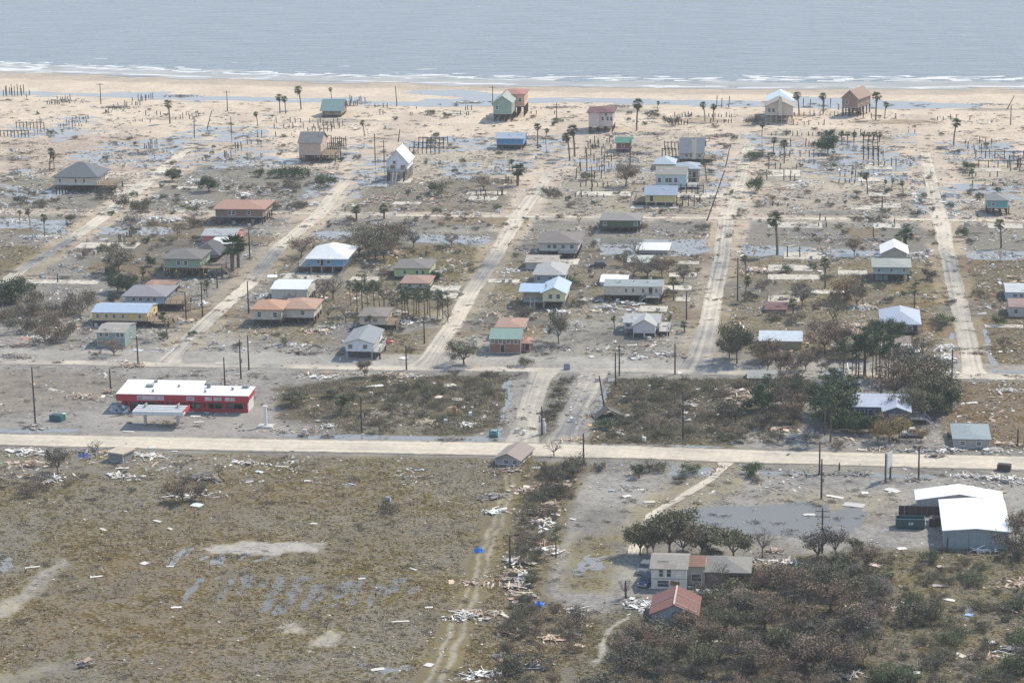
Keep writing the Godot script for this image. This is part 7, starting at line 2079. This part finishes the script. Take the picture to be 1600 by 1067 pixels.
func build_turf():
	var f := FastNoiseLite.new()
	f.seed = 8; f.frequency = 0.16; f.fractal_octaves = 3
	for v in 2:
		rng.seed = 501 + v
		var t := MB.new()
		for i in 11:
			var a := rnd(0, TAU)
			var b := Vector3(rnd(-0.32, 0.32), 0, rnd(-0.32, 0.32))
			var w := Vector3(-sin(a), 0, cos(a)) * rnd(0.05, 0.12)
			var tip := b + Vector3(cos(a) * rnd(0.1, 0.35), rnd(0.22, 0.5), sin(a) * rnd(0.1, 0.35))
			t.tri(b - w, b + w, tip, Vector3(rnd(-0.5, 0.5), 1, rnd(-0.5, 0.5)).normalized())
		var list := []
		var cols := []
		for i in 330000:
			var p := Vector2(rnd(-250, 58), rnd(-735, -362))
			if rng.randf() > 0.35 + 0.65 * smoothstep(-735.0, -420.0, p.y) or not in_view(p):
				continue
			var g := ground_at(p)
			var d: float = g[1] + f.get_noise_2d(p.x, p.y) * 0.9 - 0.5
			if rng.randf() > d:
				continue
			var s: float = rnd(0.3, 0.85) * (0.65 + 0.45 * g[1])
			list.append(Transform3D(Basis(Vector3.UP, rnd(0, TAU)).scaled(Vector3(s * 1.4, s * rnd(0.35, 0.8), s * 1.4)), Vector3(p.x, -0.02, p.y)))
			var c: Color = g[0]
			var k := rnd(0.85, 1.3)
			c = c.lerp([OLIVE * 1.2, BROWN * 1.3, TAN * 1.3, MARSH][rng.randi() % 4], rnd(0.1, 0.45)) * k
			cols.append(Color(c.r, c.g, c.b))
		scatter("dead_grass", ["brown and olive dead grass in tufts over the fields", "short dry grass between the wrecked lots"][v], t.mesh(), mats.grass, list, cols)

func build_litter():
	rng.seed = 900
	var f := FastNoiseLite.new()
	f.seed = 18; f.frequency = 0.05; f.fractal_octaves = 3
	var b := MB.new()
	b.box(Vector3(0, 0.5, 0), Vector3.ONE)
	var list := []
	var cols := []
	# thickly in the wrecked lots, thinly in fields, hardly on sand and roads
	for i in 150000:
		var p := Vector2(rnd(-330, 75), rnd(-935, -362))
		if not in_view(p):
			continue
		var d := 0.22
		if p.y < -572.0 and p.y > -735.0: d = 0.62
		elif p.y < -735.0 and p.y > -850.0: d = 0.62
		elif p.y <= -850.0: d = 0.16
		elif p.y > -560.0 and p.y < -503.0: d = 0.34 if p.x > -140.0 else 0.2
		elif p.y > -490.0 and p.y < -470.0: d = 0.5
		if p.y > -470.0: d = 0.13
		for x in [-218.0, -154.0, -92.0, -29.0, 33.0]:
			if absf(p.x - x) < 4.5 and p.y < -565.0: d *= 0.1
		if absf(p.y + 567) < 4.0 or absf(p.y + 495 - p.x * 0.02) < 8.0: d *= 0.08
		d *= clampf(0.6 + 4.0 * f.get_noise_2d(p.x, p.y), 0.06, 2.4)
		if rng.randf() > d:
			continue
		var s := Vector3(rnd(0.2, 0.95), rnd(0.03, 0.2), rnd(0.1, 0.45))
		if p.y > -470.0: s *= 0.7
		if rng.randf() < 0.06 and p.y < -470.0: s = Vector3(rnd(1.2, 3.0), 0.06, rnd(0.15, 0.9))
		list.append(Transform3D(Basis.from_euler(Vector3(rnd(-0.25, 0.25), rnd(0, TAU), rnd(-0.25, 0.25))) * Basis.from_scale(s), Vector3(p.x, 0.01, p.y)))
		var r := rng.randf()
		var c: Color
		if r < 0.22: c = L(0.56, 0.55, 0.52)
		elif r < 0.42: c = L(0.45, 0.42, 0.37)
		elif r < 0.68: c = L(0.42, 0.31, 0.21)
		elif r < 0.73: c = L(0.42, 0.27, 0.21)
		elif r < 0.96: c = L(0.11, 0.095, 0.085)
		elif r < 0.992: c = L(0.28, 0.34, 0.42)
		else: c = L(0.3, 0.06, 0.05)
		if rng.randf() < 0.03 and r < 0.42 and p.y < -500.0: list[-1] = Transform3D(Basis(Vector3.UP, rnd(0, TAU)) * Basis.from_scale(Vector3(0.75, 0.95, 0.7)), Vector3(p.x, 0.0, p.y))
		cols.append(jig(c, 0.2))
	scatter("scattered_debris", "small bits of boards, siding and litter strewn over the ground", b.mesh(), mats.debris, list, cols)
	# branches and dark wrack, flat on the ground
	list = []
	cols = []
	var t := MB.new()
	for i in 16:
		var a := Vector3(rnd(-1, 1), rnd(0.02, 0.2), rnd(-1, 1))
		t.tube(a, a + Vector3(rnd(-0.8, 0.8), rnd(-0.05, 0.4), rnd(-0.8, 0.8)), 0.05, 0.02, 3)
	for i in 40000:
		var p := Vector2(rnd(-330, 75), rnd(-960, -362))
		if not in_view(p):
			continue
		var d := 0.16 if p.y > -735.0 else 0.3
		if p.y < -880: d = 0.14
		if absf(p.y + 567) < 4.0 or absf(p.y + 495 - p.x * 0.02) < 8.0: continue
		d *= clampf(0.7 + 3.0 * f.get_noise_2d(p.x + 300, p.y), 0.02, 2.2)
		if rng.randf() > d:
			continue
		var s := rnd(0.5, 1.3)
		list.append(Transform3D(Basis(Vector3.UP, rnd(0, TAU)).scaled(Vector3(s * 1.3, s * 0.8, s)), Vector3(p.x, 0.0, p.y)))
		cols.append(jig(L(0.10, 0.08, 0.06), 0.3))
	scatter("broken_branches", "broken twigs and wrack lying on the ground", t.mesh(), mats.twig, list, cols)

func build_scrub():
	# the low dark scrub that covers the two blocks beyond the highway, and the edges of the thickets
	rng.seed = 640
	var t := MB.new()
	for i in 26:
		var p := Vector3(rng.randfn() * 0.4, rnd(0.05, 0.55), rng.randfn() * 0.4)
		leaf_quad(t, p, rnd(0.1, 0.2))
	for i in 6:
		var a := rnd(0, TAU)
		t.tube(Vector3.ZERO, Vector3(cos(a) * 0.5, rnd(0.3, 0.8), sin(a) * 0.5), 0.025, 0.008, 3)
	var f := FastNoiseLite.new()
	f.seed = 61; f.frequency = 0.09; f.fractal_octaves = 3
	var list := []
	var cols := []
	for q in [[[955, 592, 1270, 592, 1240, 692, 925, 694], 3000, 0.2], [[445, 608, 560, 590, 798, 586, 782, 670, 720, 680, 545, 674, 470, 650], 2600, 0.2], [[950, 985, 1250, 890, 1620, 870, 1620, 1090, 860, 1090], 1500, 0.45]]:
		var poly := world_points(q[0])
		var lo := poly[0]
		var hi := poly[0]
		for p in poly:
			lo = lo.min(p); hi = hi.max(p)
		for i in int(q[1]) * 2:
			var p := Vector2(rnd(lo.x, hi.x), rnd(lo.y, hi.y))
			if not Geometry2D.is_point_in_polygon(p, poly):
				continue
			var n := f.get_noise_2d(p.x, p.y)
			if n < float(q[2]) - 0.28 + rnd(-0.2, 0.2):
				continue
			var s := rnd(0.4, 1.0)
			list.append(Transform3D(Basis(Vector3.UP, rnd(0, TAU)).scaled(Vector3(s * 1.2, s * rnd(0.6, 1.0), s * 1.2)), Vector3(p.x, 0, p.y)))
			var c: Color = [L(0.12, 0.095, 0.068), L(0.16, 0.125, 0.085), L(0.115, 0.108, 0.06), L(0.145, 0.138, 0.072), L(0.21, 0.165, 0.11)][rng.randi() % 5]
			cols.append(jig(c * (1.0 + n * 0.8), 0.15))
	scatter("low_scrub", "low dark brown scrub covering the marshy blocks beyond the highway", t.mesh(), mats.leaf, list, cols)
